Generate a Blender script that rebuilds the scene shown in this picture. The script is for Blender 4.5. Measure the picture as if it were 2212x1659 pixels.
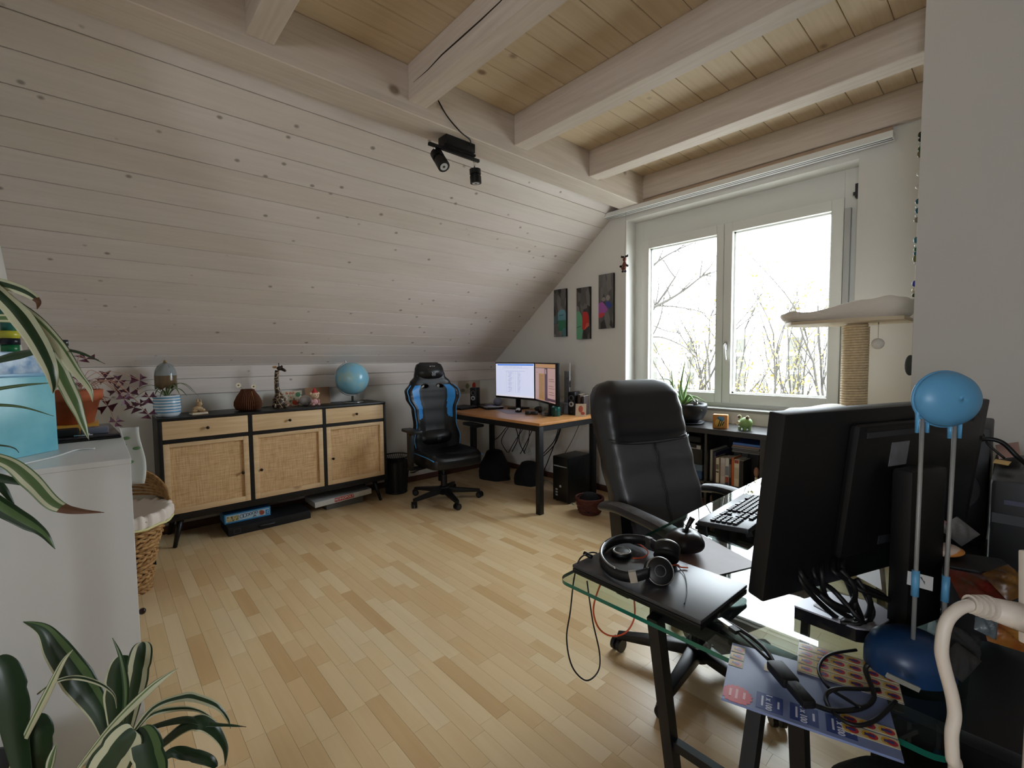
import bpy, bmesh, math, random
from math import sin, cos, pi, radians as R, sqrt, atan2
from mathutils import Vector as V, Matrix as MX

random.seed(7)
scn = bpy.context.scene
COL = scn.collection
for o in list(bpy.data.objects): bpy.data.objects.remove(o)

# ------------------------------------------------------------------ camera
CAM_H = 1.35
FPX = 987.2
YAW, PIT, ROL = 0.832414, -0.056469, -0.009158
_f = V((-sin(YAW)*cos(PIT), cos(YAW)*cos(PIT), sin(PIT)))
_r = V((cos(YAW), sin(YAW), 0)); _u = _r.cross(_f)
CR = _r*cos(ROL) + _u*sin(ROL); CU = -_r*sin(ROL) + _u*cos(ROL); CF = _f
cd = bpy.data.cameras.new('camera'); cd.sensor_fit = 'HORIZONTAL'; cd.sensor_width = 36.0
cd.lens = FPX/2212*36.0; cd.clip_start = 0.02; cd.clip_end = 300
cam = bpy.data.objects.new('camera', cd); COL.objects.link(cam)
cam.matrix_world = MX(((CR.x, CU.x, -CF.x, 0), (CR.y, CU.y, -CF.y, 0), (CR.z, CU.z, -CF.z, CAM_H), (0, 0, 0, 1)))
scn.camera = cam

# ------------------------------------------------------------------ world, daylight
w = bpy.data.worlds.new('overcast_sky'); scn.world = w; w.use_nodes = True
bg = w.node_tree.nodes['Background']
bg.inputs[0].default_value = (0.90, 0.955, 1.045, 1); bg.inputs[1].default_value = 8.0
def portal(name, loc, rot, sx, sy):
    l = bpy.data.lights.new(name, 'AREA'); l.shape = 'RECTANGLE'; l.size = sx; l.size_y = sy
    l.cycles.is_portal = True
    o = bpy.data.objects.new(name, l); COL.objects.link(o); o.location = loc; o.rotation_euler = rot
    return o
portal('window_portal', (-1.62, 4.02, 1.77), (R(-90), 0, 0), 1.76, 1.70)
portal('hall_window_portal', (0.6, -2.52, 1.6), (R(90), 0, 0), 0.9, 0.9)

vs = scn.view_settings
vs.view_transform = 'Standard'; vs.look = 'None'; vs.gamma = 1.0; vs.use_curve_mapping = False
vs.exposure = 1.0
scn.cycles.max_bounces = 7; scn.cycles.diffuse_bounces = 4; scn.cycles.glossy_bounces = 3
scn.cycles.transmission_bounces = 6; scn.cycles.transparent_max_bounces = 12
scn.cycles.caustics_reflective = False; scn.cycles.caustics_refractive = False
scn.cycles.sample_clamp_indirect = 6.0
scn.cycles.use_denoising = True; scn.cycles.use_adaptive_sampling = True; scn.cycles.adaptive_threshold = 0.04; scn.cycles.adaptive_min_samples = 16

# ------------------------------------------------------------------ helpers
def at(x, y, X=None, Y=None, Z=None, D=None):
    """point of the place seen at photograph pixel x, y on a given plane (or at a given depth)"""
    d = CR*((x-1106)/FPX) - CU*((y-829.5)/FPX) + CF
    if X is not None: t = X/d.x
    elif Y is not None: t = Y/d.y
    elif Z is not None: t = (Z-CAM_H)/d.z
    else: t = D
    return V((0, 0, CAM_H)) + d*t

def lin(c):
    return tuple(((v/255)/12.92 if v/255 <= 0.04045 else ((v/255+0.055)/1.055)**2.4) for v in c[:3]) + (1,)

MATS = {}
def mat(name, col=(128, 128, 128), rough=0.5, metal=0.0, spec=0.5, var=0.0, vscale=6.0, bump=0.0, bscale=60.0,
        coat=0.0, trans=0.0, ior=1.45, emit=0.0, alpha=1.0, stretch=None, col2=None, sheen=0.0, sss=0.0):
    if name in MATS: return MATS[name]
    m = bpy.data.materials.new(name); m.use_nodes = True; nt = m.node_tree; N = nt.nodes; L = nt.links
    b = N['Principled BSDF']
    b.inputs['Base Color'].default_value = lin(col)
    b.inputs['Roughness'].default_value = rough; b.inputs['Metallic'].default_value = metal
    b.inputs['Specular IOR Level'].default_value = spec
    b.inputs['Coat Weight'].default_value = coat; b.inputs['Transmission Weight'].default_value = trans
    b.inputs['IOR'].default_value = ior; b.inputs['Alpha'].default_value = alpha
    if sheen: b.inputs['Sheen Weight'].default_value = sheen
    if sss:
        b.inputs['Subsurface Weight'].default_value = sss; b.inputs['Subsurface Radius'].default_value = (0.02, 0.02, 0.02)
    if emit:
        b.inputs['Emission Color'].default_value = lin(col); b.inputs['Emission Strength'].default_value = emit
    if var or bump:
        tc = N.new('ShaderNodeTexCoord'); src = tc.outputs['Object']
        if stretch:
            mp = N.new('ShaderNodeMapping'); mp.inputs['Scale'].default_value = stretch
            L.new(src, mp.inputs['Vector']); src = mp.outputs['Vector']
        if var:
            n = N.new('ShaderNodeTexNoise'); n.inputs['Scale'].default_value = vscale; n.inputs['Detail'].default_value = 5
            L.new(src, n.inputs['Vector'])
            rp = N.new('ShaderNodeValToRGB'); e = rp.color_ramp.elements
            e[0].position = 0.3; e[1].position = 0.7
            c1 = lin(col); c2 = lin(col2) if col2 else tuple(v*(1-var) for v in c1[:3]) + (1,)
            e[0].color = c2; e[1].color = c1
            L.new(n.outputs['Fac'], rp.inputs['Fac']); L.new(rp.outputs['Color'], b.inputs['Base Color'])
        if bump:
            n2 = N.new('ShaderNodeTexNoise'); n2.inputs['Scale'].default_value = bscale; n2.inputs['Detail'].default_value = 3
            L.new(src, n2.inputs['Vector'])
            bp = N.new('ShaderNodeBump'); bp.inputs['Strength'].default_value = bump; bp.inputs['Distance'].default_value = 0.01
            L.new(n2.outputs['Fac'], bp.inputs['Height']); L.new(bp.outputs['Normal'], b.inputs['Normal'])
    MATS[name] = m
    return m

def wood(name, c1, c2, axis='Y', rough=0.55, knots=0.0, kcol=(95, 82, 70), fine=1.0, kscale=4.2, rnd=False, spec=0.4, big=0.35):
    """procedural timber: stretched grain, broad tone drift, scattered round knots"""
    if name in MATS: return MATS[name]
    m = bpy.data.materials.new(name); m.use_nodes = True; nt = m.node_tree; N = nt.nodes; L = nt.links
    b = N['Principled BSDF']; b.inputs['Roughness'].default_value = rough; b.inputs['Specular IOR Level'].default_value = spec
    tc = N.new('ShaderNodeTexCoord'); src = tc.outputs['Object']
    if rnd:
        oi = N.new('ShaderNodeObjectInfo'); sc = N.new('ShaderNodeVectorMath'); sc.operation = 'SCALE'
        cb = N.new('ShaderNodeCombineXYZ')
        L.new(oi.outputs['Random'], cb.inputs[0]); L.new(oi.outputs['Random'], cb.inputs[1])
        sc.inputs['Scale'].default_value = 37.0; L.new(cb.outputs[0], sc.inputs[0])
        ad = N.new('ShaderNodeVectorMath'); L.new(src, ad.inputs[0]); L.new(sc.outputs[0], ad.inputs[1]); src = ad.outputs[0]
    st = {'X': (1.2, 22, 22), 'Y': (22, 1.2, 22), 'Z': (22, 22, 1.2)}[axis]
    mp = N.new('ShaderNodeMapping'); mp.inputs['Scale'].default_value = tuple(s*fine for s in st); L.new(src, mp.inputs['Vector'])
    g = N.new('ShaderNodeTexNoise'); g.inputs['Scale'].default_value = 2.2; g.inputs['Detail'].default_value = 4; g.inputs['Distortion'].default_value = 0.6
    L.new(mp.outputs[0], g.inputs['Vector'])
    mp2 = N.new('ShaderNodeMapping'); mp2.inputs['Scale'].default_value = {'X': (0.5, 3, 3), 'Y': (3, 0.5, 3), 'Z': (3, 3, 0.5)}[axis]; L.new(src, mp2.inputs['Vector'])
    g2 = N.new('ShaderNodeTexNoise'); g2.inputs['Scale'].default_value = 1.6; g2.inputs['Detail'].default_value = 2; L.new(mp2.outputs[0], g2.inputs['Vector'])
    mx = N.new('ShaderNodeMix'); mx.data_type = 'FLOAT'; mx.inputs[0].default_value = big
    L.new(g.outputs['Fac'], mx.inputs[2]); L.new(g2.outputs['Fac'], mx.inputs[3])
    rp = N.new('ShaderNodeValToRGB'); e = rp.color_ramp.elements
    e[0].position = 0.32; e[1].position = 0.66; e[0].color = lin(c2); e[1].color = lin(c1)
    L.new(mx.outputs[0], rp.inputs['Fac']); out = rp.outputs['Color']
    if knots:
        k = {'X': (0.75, 1, 1), 'Y': (1, 0.75, 1), 'Z': (1, 1, 0.75)}[axis]
        mp3 = N.new('ShaderNodeMapping'); mp3.inputs['Scale'].default_value = k; L.new(src, mp3.inputs['Vector'])
        vo = N.new('ShaderNodeTexVoronoi'); vo.inputs['Scale'].default_value = kscale; L.new(mp3.outputs[0], vo.inputs['Vector'])
        r2 = N.new('ShaderNodeValToRGB'); e2 = r2.color_ramp.elements
        e2[0].position = 0.05; e2[0].color = (knots,)*3 + (1,); e2[1].position = 0.11; e2[1].color = (0, 0, 0, 1)
        L.new(vo.outputs['Distance'], r2.inputs['Fac'])
        mk = N.new('ShaderNodeMix'); mk.data_type = 'RGBA'; mk.inputs[7].default_value = lin(kcol)
        L.new(r2.outputs['Color'], mk.inputs[0]); L.new(out, mk.inputs[6]); out = mk.outputs[2]
    L.new(out, b.inputs['Base Color'])
    MATS[name] = m
    return m

def glassmat(name, tint=(255, 255, 255), refl=1.5, rough=0.0):
    """clear sheet: light passes straight through, fresnel reflection on top"""
    if name in MATS: return MATS[name]
    m = bpy.data.materials.new(name); m.use_nodes = True; nt = m.node_tree; N = nt.nodes; L = nt.links
    N.remove(N['Principled BSDF'])
    t = N.new('ShaderNodeBsdfTransparent'); t.inputs[0].default_value = lin(tint)
    g = N.new('ShaderNodeBsdfGlossy'); g.inputs['Roughness'].default_value = rough
    fr = N.new('ShaderNodeFresnel'); fr.inputs['IOR'].default_value = refl
    mx = N.new('ShaderNodeMixShader'); 
    gm = N.new('ShaderNodeNewGeometry'); iv = N.new('ShaderNodeMath'); iv.operation = 'SUBTRACT'; iv.inputs[0].default_value = 1.0; L.new(gm.outputs['Backfacing'], iv.inputs[1])
    ml = N.new('ShaderNodeMath'); ml.operation = 'MULTIPLY'; L.new(fr.outputs[0], ml.inputs[0]); L.new(iv.outputs[0], ml.inputs[1])
    L.new(ml.outputs[0], mx.inputs[0]); L.new(t.outputs[0], mx.inputs[1]); L.new(g.outputs[0], mx.inputs[2])
    L.new(mx.outputs[0], N['Material Output'].inputs['Surface'])
    MATS[name] = m
    return m

class MB:
    """mesh collector"""
    def __init__(s): s.v = []; s.f = []; s.sm = []; s.mi = []
    def add(s, vs, fs, smooth=False, mi=0, M=None):
        o = len(s.v)
        s.v += [tuple(M @ V(p)) if M is not None else tuple(p) for p in vs]
        for f in fs: s.f.append(tuple(i+o for i in f)); s.sm.append(smooth); s.mi.append(mi)
        return s
    def bx(s, x0, x1, y0, y1, z0, z1, mi=0, M=None):
        x0, x1 = sorted((x0, x1)); y0, y1 = sorted((y0, y1)); z0, z1 = sorted((z0, z1))
        vs = [(x0,y0,z0),(x1,y0,z0),(x1,y1,z0),(x0,y1,z0),(x0,y0,z1),(x1,y0,z1),(x1,y1,z1),(x0,y1,z1)]
        return s.add(vs, [(0,3,2,1),(4,5,6,7),(0,1,5,4),(1,2,6,5),(2,3,7,6),(3,0,4,7)], False, mi, M)
    def bc(s, c, size, mi=0, M=None):
        return s.bx(c[0]-size[0]/2, c[0]+size[0]/2, c[1]-size[1]/2, c[1]+size[1]/2, c[2]-size[2]/2, c[2]+size[2]/2, mi, M)
    def bar(s, a, b, w, h, up=(0, 0, 1), mi=0):
        """rectangular bar from a to b, w across, h along up"""
        a = V(a); b = V(b); d = (b-a).normalized(); u = V(up); sd = d.cross(u)
        if sd.length < 1e-5: sd = d.cross(V((0, 1, 0)))
        sd.normalize(); u = sd.cross(d).normalized()
        vs = []
        for p in (a, b):
            for i, j in ((-1,-1),(1,-1),(1,1),(-1,1)): vs.append(p + sd*(i*w/2) + u*(j*h/2))
        return s.add(vs, [(0,1,2,3),(7,6,5,4),(0,4,5,1),(1,5,6,2),(2,6,7,3),(3,7,4,0)], False, mi)
    def tube(s, pts, r, n=8, caps=True, mi=0, closed=False, smooth=True):
        pts = [V(p) for p in pts]; k = len(pts)
        rr = r if isinstance(r, (list, tuple)) else [r]*k
        tang = []
        for i in range(k):
            if closed: t = pts[(i+1) % k]-pts[i-1]
            else: t = pts[min(i+1, k-1)]-pts[max(i-1, 0)]
            tang.append(t.normalized() if t.length > 1e-9 else V((0, 0, 1)))
        u = tang[0].cross(V((0.13, 0.31, 0.94)))
        if u.length < 1e-3: u = tang[0].cross(V((1, 0, 0)))
        u.normalize(); vs = []
        for i in range(k):
            t = tang[i]; u = (u - t*u.dot(t)).normalized(); w_ = t.cross(u)
            for j in range(n):
                a = 2*pi*j/n; vs.append(pts[i] + (u*cos(a)+w_*sin(a))*rr[i])
        fs = []
        for i in range(k if closed else k-1):
            i2 = (i+1) % k
            for j in range(n): fs.append((i*n+j, i*n+(j+1) % n, i2*n+(j+1) % n, i2*n+j))
        if caps and not closed:
            fs.append(tuple(range(n-1, -1, -1))); fs.append(tuple((k-1)*n+j for j in range(n)))
        return s.add(vs, fs, smooth, mi)
    def cyl(s, a, b, r, n=16, r2=None, mi=0, smooth=True):
        """capped cylinder with crisp rims"""
        a = V(a); b = V(b); t = (b-a).normalized(); u = t.cross(V((0.13, 0.31, 0.94)))
        if u.length < 1e-3: u = t.cross(V((1, 0, 0)))
        u.normalize(); w_ = t.cross(u); r2 = r if r2 is None else r2
        A = [a+(u*cos(2*pi*j/n)+w_*sin(2*pi*j/n))*r for j in range(n)]; B = [b+(u*cos(2*pi*j/n)+w_*sin(2*pi*j/n))*r2 for j in range(n)]
        s.add(A+B, [(j, (j+1) % n, n+(j+1) % n, n+j) for j in range(n)], smooth, mi)
        s.add(A, [tuple(range(n-1, -1, -1))], False, mi); s.add(B, [tuple(range(n))], False, mi)
        return s
    def lathe(s, prof, n=24, c=(0, 0, 0), mi=0, M=None, smooth=True, close=False):
        vs = []; fs = []; k = len(prof)
        for (r, z) in prof:
            for j in range(n): vs.append((c[0]+r*cos(2*pi*j/n), c[1]+r*sin(2*pi*j/n), c[2]+z))
        for i in range(k-1):
            for j in range(n): fs.append((i*n+j, i*n+(j+1) % n, (i+1)*n+(j+1) % n, (i+1)*n+j))
        if prof[0][0] > 1e-6: fs.append(tuple(range(n-1, -1, -1))) if not close else None
        if prof[-1][0] > 1e-6: fs.append(tuple((k-1)*n+j for j in range(n))) if not close else None
        if close:
            for j in range(n): fs.append(((k-1)*n+j, (k-1)*n+(j+1) % n, (j+1) % n, j))
        return s.add(vs, [f for f in fs if f], smooth, mi, M)
    def ell(s, c, r, nu=16, nv=10, mi=0, M=None):
        if not isinstance(r, (list, tuple)): r = (r, r, r)
        vs = [(c[0], c[1], c[2]-r[2])]
        for i in range(1, nv):
            p = -pi/2+pi*i/nv
            for j in range(nu): vs.append((c[0]+r[0]*cos(p)*cos(2*pi*j/nu), c[1]+r[1]*cos(p)*sin(2*pi*j/nu), c[2]+r[2]*sin(p)))
        vs.append((c[0], c[1], c[2]+r[2])); fs = []
        for j in range(nu): fs.append((0, 1+(j+1) % nu, 1+j))
        for i in range(nv-2):
            a = 1+i*nu
            for j in range(nu): fs.append((a+j, a+(j+1) % nu, a+nu+(j+1) % nu, a+nu+j))
        a = 1+(nv-2)*nu
        for j in range(nu): fs.append((a+j, a+(j+1) % nu, len(vs)-1))
        return s.add(vs, fs, True, mi, M)
    def prism(s, poly, z0, z1, mi=0, M=None, smooth=False):
        n = len(poly)
        vs = [(p[0], p[1], z0) for p in poly]+[(p[0], p[1], z1) for p in poly]
        s.add(vs, [(j, (j+1) % n, n+(j+1) % n, n+j) for j in range(n)], smooth, mi, M)
        s.add(vs[:n], [tuple(range(n-1, -1, -1))], False, mi, M); s.add(vs[n:], [tuple(range(n))], False, mi, M)
        return s
    def grid(s, fn, nu, nv, mi=0, smooth=True, cu=False, cv=False, mif=None):
        vs = [fn(i/(nu if cu else nu-1), j/(nv if cv else nv-1)) for i in range(nu) for j in range(nv)]
        o = len(s.v); s.v += [tuple(p) for p in vs]
        for i in range(nu if cu else nu-1):
            for j in range(nv if cv else nv-1):
                i2 = (i+1) % nu; j2 = (j+1) % nv
                s.f.append((o+i*nv+j, o+i2*nv+j, o+i2*nv+j2, o+i*nv+j2)); s.sm.append(smooth); s.mi.append(mif(i, j) if mif else mi)
        return s
    def sheet(s, poly, z, mi=0, M=None):
        return s.add([(p[0], p[1], z) for p in poly], [tuple(range(len(poly)))], False, mi, M)

def mesh_of(name, mb, mats, bevel=0.0, seg=2, solid=0.0):
    me = bpy.data.meshes.new(name); me.from_pydata(mb.v, [], mb.f)
    if not isinstance(mats, (list, tuple)): mats = [mats]
    for m in mats: me.materials.append(m)
    me.polygons.foreach_set('use_smooth', mb.sm); me.polygons.foreach_set('material_index', mb.mi)
    if bevel:
        bm = bmesh.new(); bm.from_mesh(me)
        bmesh.ops.recalc_face_normals(bm, faces=bm.faces)
        es = [e for e in bm.edges if len(e.link_faces) == 2 and e.calc_face_angle(0) > 0.6]
        bmesh.ops.bevel(bm, geom=es, offset=bevel, segments=seg, profile=0.6, affect='EDGES', clamp_overlap=True)
        for f in bm.faces:
            if len(f.verts) <= 4 and seg > 1: pass
        bm.to_mesh(me); bm.free()
        if seg > 1: me.shade_smooth(); me.set_sharp_from_angle(angle=R(42))
    me.update()
    return me

def obj(name, mb, mats, parent=None, loc=None, rot=None, bevel=0.0, seg=2, solid=0.0, sub=0, label=None):
    me = mb if isinstance(mb, bpy.types.Mesh) else mesh_of(name, mb, mats, bevel, seg)
    o = bpy.data.objects.new(name, me); COL.objects.link(o)
    if parent is not None: o.parent = parent
    if loc is not None: o.location = loc
    if rot is not None: o.rotation_euler = rot
    if solid:
        md = o.modifiers.new('thickness', 'SOLIDIFY'); md.thickness = solid; md.offset = 0
    if sub:
        md = o.modifiers.new('smooth', 'SUBSURF'); md.levels = sub; md.render_levels = sub
    if label: o['label'] = label
    return o

def tag(o, label, cat, group=None):
    o['label'] = label; o['category'] = cat
    if group: o['group'] = group
    return o
def thing(name, label, cat, loc=(0, 0, 0), rotz=0.0, group=None):
    o = bpy.data.objects.new(name, None); o.empty_display_size = 0.05; COL.objects.link(o)
    o.location = loc; o.rotation_euler = (0, 0, rotz)
    return tag(o, label, cat, group)
def struct(name, mb, mats, **k):
    o = obj(name, mb, mats, **k); o['kind'] = 'structure'; return o
def dup(root, loc, rotz, label=None):
    r = root.copy(); COL.objects.link(r); r.location = loc; r.rotation_euler = (0, 0, rotz)
    if label: r['label'] = label
    for ch in list(root.children):
        c = ch.copy(); COL.objects.link(c); c.parent = r
        for g in ch.children:
            d = g.copy(); COL.objects.link(d); d.parent = c
    return r

def smooth_path(pts, k=6):
    """Catmull-Rom through the points"""
    P = [V(p) for p in pts]; out = []
    for i in range(len(P)-1):
        p0 = P[max(i-1, 0)]; p1 = P[i]; p2 = P[i+1]; p3 = P[min(i+2, len(P)-1)]
        for j in range(k):
            t = j/k
            out.append(0.5*((2*p1)+(p2-p0)*t+(2*p0-5*p1+4*p2-p3)*t*t+(3*p1-p0-3*p2+p3)*t**3))
    out.append(P[-1]); return out

def cable(name, pts, r, m, parent=None, label=None, cat='cable', group=None, k=6, n=6, closed=False):
    o = obj(name, MB().tube(smooth_path(pts, k), r, n), m, parent)
    if label and parent is None: tag(o, label, cat, group)
    elif label: o['label'] = label
    return o

_TXT = {}
def text_mesh(s, size, m, ext=0.0004, bold=False, align='CENTER', shear=0.0):
    """flat lettering, in the local XY plane"""
    cu = bpy.data.curves.new('lettering', 'FONT'); cu.body = s; cu.size = size; cu.extrude = ext; cu.align_x = align; cu.align_y = 'CENTER'
    cu.shear = shear; cu.resolution_u = 2
    if bold: cu.offset = size*0.02
    t = bpy.data.objects.new('lettering', cu)
    me = bpy.data.meshes.new_from_object(t)
    bpy.data.objects.remove(t); me.materials.clear(); me.materials.append(m)
    return me
# ------------------------------------------------------------------ the room
XK, YW, YB = -4.43, 3.75, -0.34          # knee wall, window gable, rear gable
ZC = 2.97                                  # underside of the ceiling boards
SL = 0.783                                 # pitch of the sloping ceiling
def zs(x): return 1.31+SL*(x-XK)
M_WALL = mat('white_plaster', (222, 218, 211), 0.85, spec=0.2)
M_WALLW = mat('window_wall_plaster', (228, 225, 219), 0.85, spec=0.2)
M_SLOPE = wood('whitewashed_spruce', (224, 214, 208), (212, 201, 194), 'Y', 0.6, knots=0.8, kcol=(128, 118, 110), kscale=8.5, big=0.5)
M_SLOPE2 = wood('whitewashed_spruce_warm', (221, 211, 203), (209, 197, 188), 'Y', 0.6, knots=0.8, kcol=(126, 114, 104), kscale=7.5, big=0.5)
M_BEAMX = wood('glazed_joist_timber', (220, 208, 197), (202, 188, 175), 'X', 0.6, knots=0.8, kcol=(112, 90, 70), kscale=3.4)
M_BEAMY = wood('glazed_purlin_timber', (218, 206, 194), (202, 188, 175), 'Y', 0.6, knots=0.8, kcol=(112, 90, 70), kscale=3.4)
M_DECK = wood('honey_ceiling_board', (220, 200, 172), (206, 184, 152), 'Y', 0.6, knots=0.8, kcol=(120, 88, 58), kscale=4.0)
M_GAP = mat('dark_joint', (60, 50, 42), 0.9)
M_BASE = mat('red_brown_skirting', (92, 62, 50), 0.5)
M_WHITE = mat('white_paint', (232, 232, 229), 0.4)
M_PVC = mat('white_window_frame', (228, 228, 222), 0.35)
M_BLACK = mat('matt_black', (16, 16, 17), 0.5)
M_BLK2 = mat('satin_black', (12, 12, 13), 0.32)
M_DGREY = mat('dark_grey', (52, 53, 56), 0.5)
M_STEEL = mat('brushed_steel', (168, 168, 166), 0.35, metal=1.0)
M_CHROME = mat('chrome', (205, 205, 205), 0.12, metal=1.0)

# floor: subfloor slab and maple strips
flo = struct('floor', MB().bx(-4.55, 1.4, -2.6, YW+0.25, -0.06, -0.004), mat('floor_joint', (150, 120, 84), 0.7))
M_FL = [wood('maple_strip_%d' % i, c1, c2, 'X', 0.30, rnd=True, spec=0.5, fine=0.8, big=0.55) for i, (c1, c2) in enumerate([
    ((226, 197, 152), (217, 185, 138)), ((231, 204, 160), (222, 193, 148)), ((221, 189, 142), (211, 177, 128)),
    ((234, 209, 168), (226, 200, 157)), ((213, 179, 130), (203, 166, 117)), ((228, 200, 156), (218, 188, 142))])]
rnd = random.Random(11)
strips = []
W_ST = 0.0655; LENS = [0.17, 0.23, 0.29, 0.36, 0.44, 0.53]
y = -2.55
while y < YW:
    x = -4.5-rnd.random()*0.4
    while x < 1.35:
        li = rnd.choices(range(6), [2, 4, 5, 5, 4, 2])[0]
        strips.append((x, y, li, rnd.choices(range(6), [5, 5, 3, 4, 2, 5])[0])); x += LENS[li]
    y += W_ST
def pxarea(x, y, L):
    d = V((x+L/2, y+W_ST/2, -CAM_H)); dep = d.dot(CF)
    if dep < 0.3: return 0
    u = d.dot(CR)/dep*FPX; vv = d.dot(CU)/dep*FPX
    if abs(u) > 1106 or abs(vv) > 829: return 0
    if u > 330 and y < 1.0 and x > -0.8: return 0
    if y < 0.35 and x < -2.0: return 0
    if x > -0.35: return 0
    return L*W_ST*CAM_H/dep**3
strips.sort(key=lambda s: -pxarea(s[0], s[1], LENS[s[2]]))
meshes = {}
rest = MB()
for k, (x, y, li, ti) in enumerate(strips):
    if k < 300:
        if (li, ti) not in meshes:
            meshes[(li, ti)] = mesh_of('floor_strip', MB().bx(0.0004, LENS[li]-0.0004, 0.0004, W_ST-0.0004, -0.004, 0), M_FL[ti])
        obj('floor_strip', meshes[(li, ti)], None, flo, (x, y, 0))
    else:
        rest.bx(x+0.0004, x+LENS[li]-0.0004, y+0.0004, y+W_ST-0.0004, -0.004, 0, ti)
o = obj('floor_strips_far', rest, M_FL, flo); o['kind'] = 'stuff'

# knee wall with boarded top
wl = struct('wall_left', MB().bx(XK-0.15, XK, YB, YW, 0, 1.36), M_WALL)
for z0, z1 in ((1.085, 1.207), (1.211, 1.311), (1.315, 1.352)):
    obj('wall_board', MB().bx(XK, XK+0.014, YB, YW, z0, z1), M_SLOPE, wl, bevel=0.003, seg=1)
# sloping ceiling
ws = struct('wall_slope', MB().add([(XK-0.1, YB, zs(XK-0.1)+0.03), (-2.42, YB, zs(-2.42)+0.03), (-2.42, YW, zs(-2.42)+0.03), (XK-0.1, YW, zs(XK-0.1)+0.03),
     (XK-0.1, YB, zs(XK-0.1)+0.18), (-2.42, YB, zs(-2.42)+0.18), (-2.42, YW, zs(-2.42)+0.18), (XK-0.1, YW, zs(XK-0.1)+0.18)],
     [(0,1,2,3),(7,6,5,4),(0,4,5,1),(1,5,6,2),(2,6,7,3),(3,7,4,0)]), M_GAP)
sl_n = V((SL, 0, -1)).normalized()
sl_d = V((1, 0, SL)).normalized()
for n in range(-2, 15):
    xa = -2.648-0.1198*(n+1); xb = -2.648-0.1198*n
    xa = max(xa, XK-0.02)
    if xb > -2.42: xb = -2.42
    a = V((xa+0.0012, 0, zs(xa+0.0012))); b = V((xb-0.0012, 0, zs(xb-0.0012))); t = sl_n*(-0.016)
    prof = [a+t, a-sl_n*0.002, a+sl_d*0.002, b-sl_d*0.002, b-sl_n*0.002, b+t]
    mb = MB(); vs = [V((p.x, YB, p.z)) for p in prof]+[V((p.x, YW, p.z)) for p in prof]
    mb.add(vs, [(j, (j+1) % 6, 6+(j+1) % 6, 6+j) for j in range(6)]+[(5,4,3,2,1,0), (6,7,8,9,10,11)])
    obj('slope_plank', mb, M_SLOPE if n % 3 else M_SLOPE2, ws)
# flat ceiling: boards, purlin, joists
ce = struct('ceiling', MB().bx(-2.5, 1.4, YB-0.1, YW+0.25, ZC+0.02, ZC+0.15), M_GAP)
xb = -2.326
while xb < 1.35:
    obj('ceiling_board', MB().bx(xb+0.0012, xb+0.1551, YB, YW, ZC, ZC+0.02), M_DECK, ce, bevel=0.0025, seg=1); xb += 0.1563
obj('purlin', MB().bx(-2.503, -2.305, YB, YW-0.012, 2.712, ZC), M_BEAMY, ce, bevel=0.004, seg=1)
for y0, y1 in ((-0.25, -0.13), (0.549, 0.663), (1.342, 1.458), (2.136, 2.258), (2.935, 3.068)):
    obj('joist', MB().bx(-2.305, 1.35, y0, y1, 2.77, ZC), M_BEAMX, ce, bevel=0.004, seg=1)
obj('joist', MB().bx(-2.305, 1.35, 3.705, 3.748, 2.768, ZC), M_BEAMX, ce, bevel=0.004, seg=1)
jc = [at(x, y, Y=1.3415) for x, y in ((893, 178), (925, 150), (955, 118), (1000, 78), (1040, 42), (1080, 4), (1120, -40))]
obj('beam_crack', MB().tube(jc, [0.0006, 0.0022, 0.0035, 0.0042, 0.0036, 0.0026, 0.0008], 6), mat('crack_dark', (46, 38, 32), 0.95), ce)
obj('wall_batten', MB().bx(-2.66, -0.56, 3.722, 3.748, 2.715, 2.767), wood('batten_timber', (196, 172, 148), (178, 152, 128), 'X', 0.6, knots=0.5), ce, bevel=0.002, seg=1)

# window gable
WX0, WX1, WZ0, WZ1 = -2.503, -0.73, 0.925, 2.632
wf = MB()
wf.bx(-4.6, WX0, YW, YW+0.25, 0, 3.1); wf.bx(WX1, 1.4, YW, YW+0.25, 0, 3.1)
wf.bx(WX0, WX1, YW, YW+0.25, 0, WZ0); wf.bx(WX0, WX1, YW, YW+0.25, WZ1, 3.1)
struct('wall_front', wf, M_WALLW)
struct('baseboard_front', MB().bx(XK+0.012, 0.2, YW-0.012, YW, 0, 0.06), M_BASE)
struct('baseboard_left', MB().bx(XK, XK+0.012, YB, YW-0.012, 0, 0.06), M_BASE)
# rear gable with the doorway the photographer stands in, hall behind
wb = MB()
wb.add([(XK-0.15, YB-0.1, 0), (-2.0, YB-0.1, 0), (-2.0, YB-0.1, 3.1), (-2.3, YB-0.1, 3.1), (XK-0.15, YB-0.1, zs(XK-0.15)+0.05),
        (XK-0.15, YB, 0), (-2.0, YB, 0), (-2.0, YB, 3.1), (-2.3, YB, 3.1), (XK-0.15, YB, zs(XK-0.15)+0.05)],
       [(0,1,2,3,4), (9,8,7,6,5), (0,5,6,1), (1,6,7,2), (2,7,8,3), (3,8,9,4), (4,9,5,0)])
wb.bx(0.9, 1.4, YB-0.1, YB, 0, 3.1); wb.bx(-2.0, 0.9, YB-0.1, YB, 2.5, 3.1)
struct('wall_back', wb, M_WALL)
# pier on the right, outer side wall
struct('wall_right', MB().bx(-0.297, 1.3, 2.6, 2.74, 0, ZC), mat('pier_plaster', (216, 212, 205), 0.85, spec=0.2))
struct('wall_side', MB().bx(1.3, 1.45, -2.6, YW+0.25, 0, 3.1), M_WALL)
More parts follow.
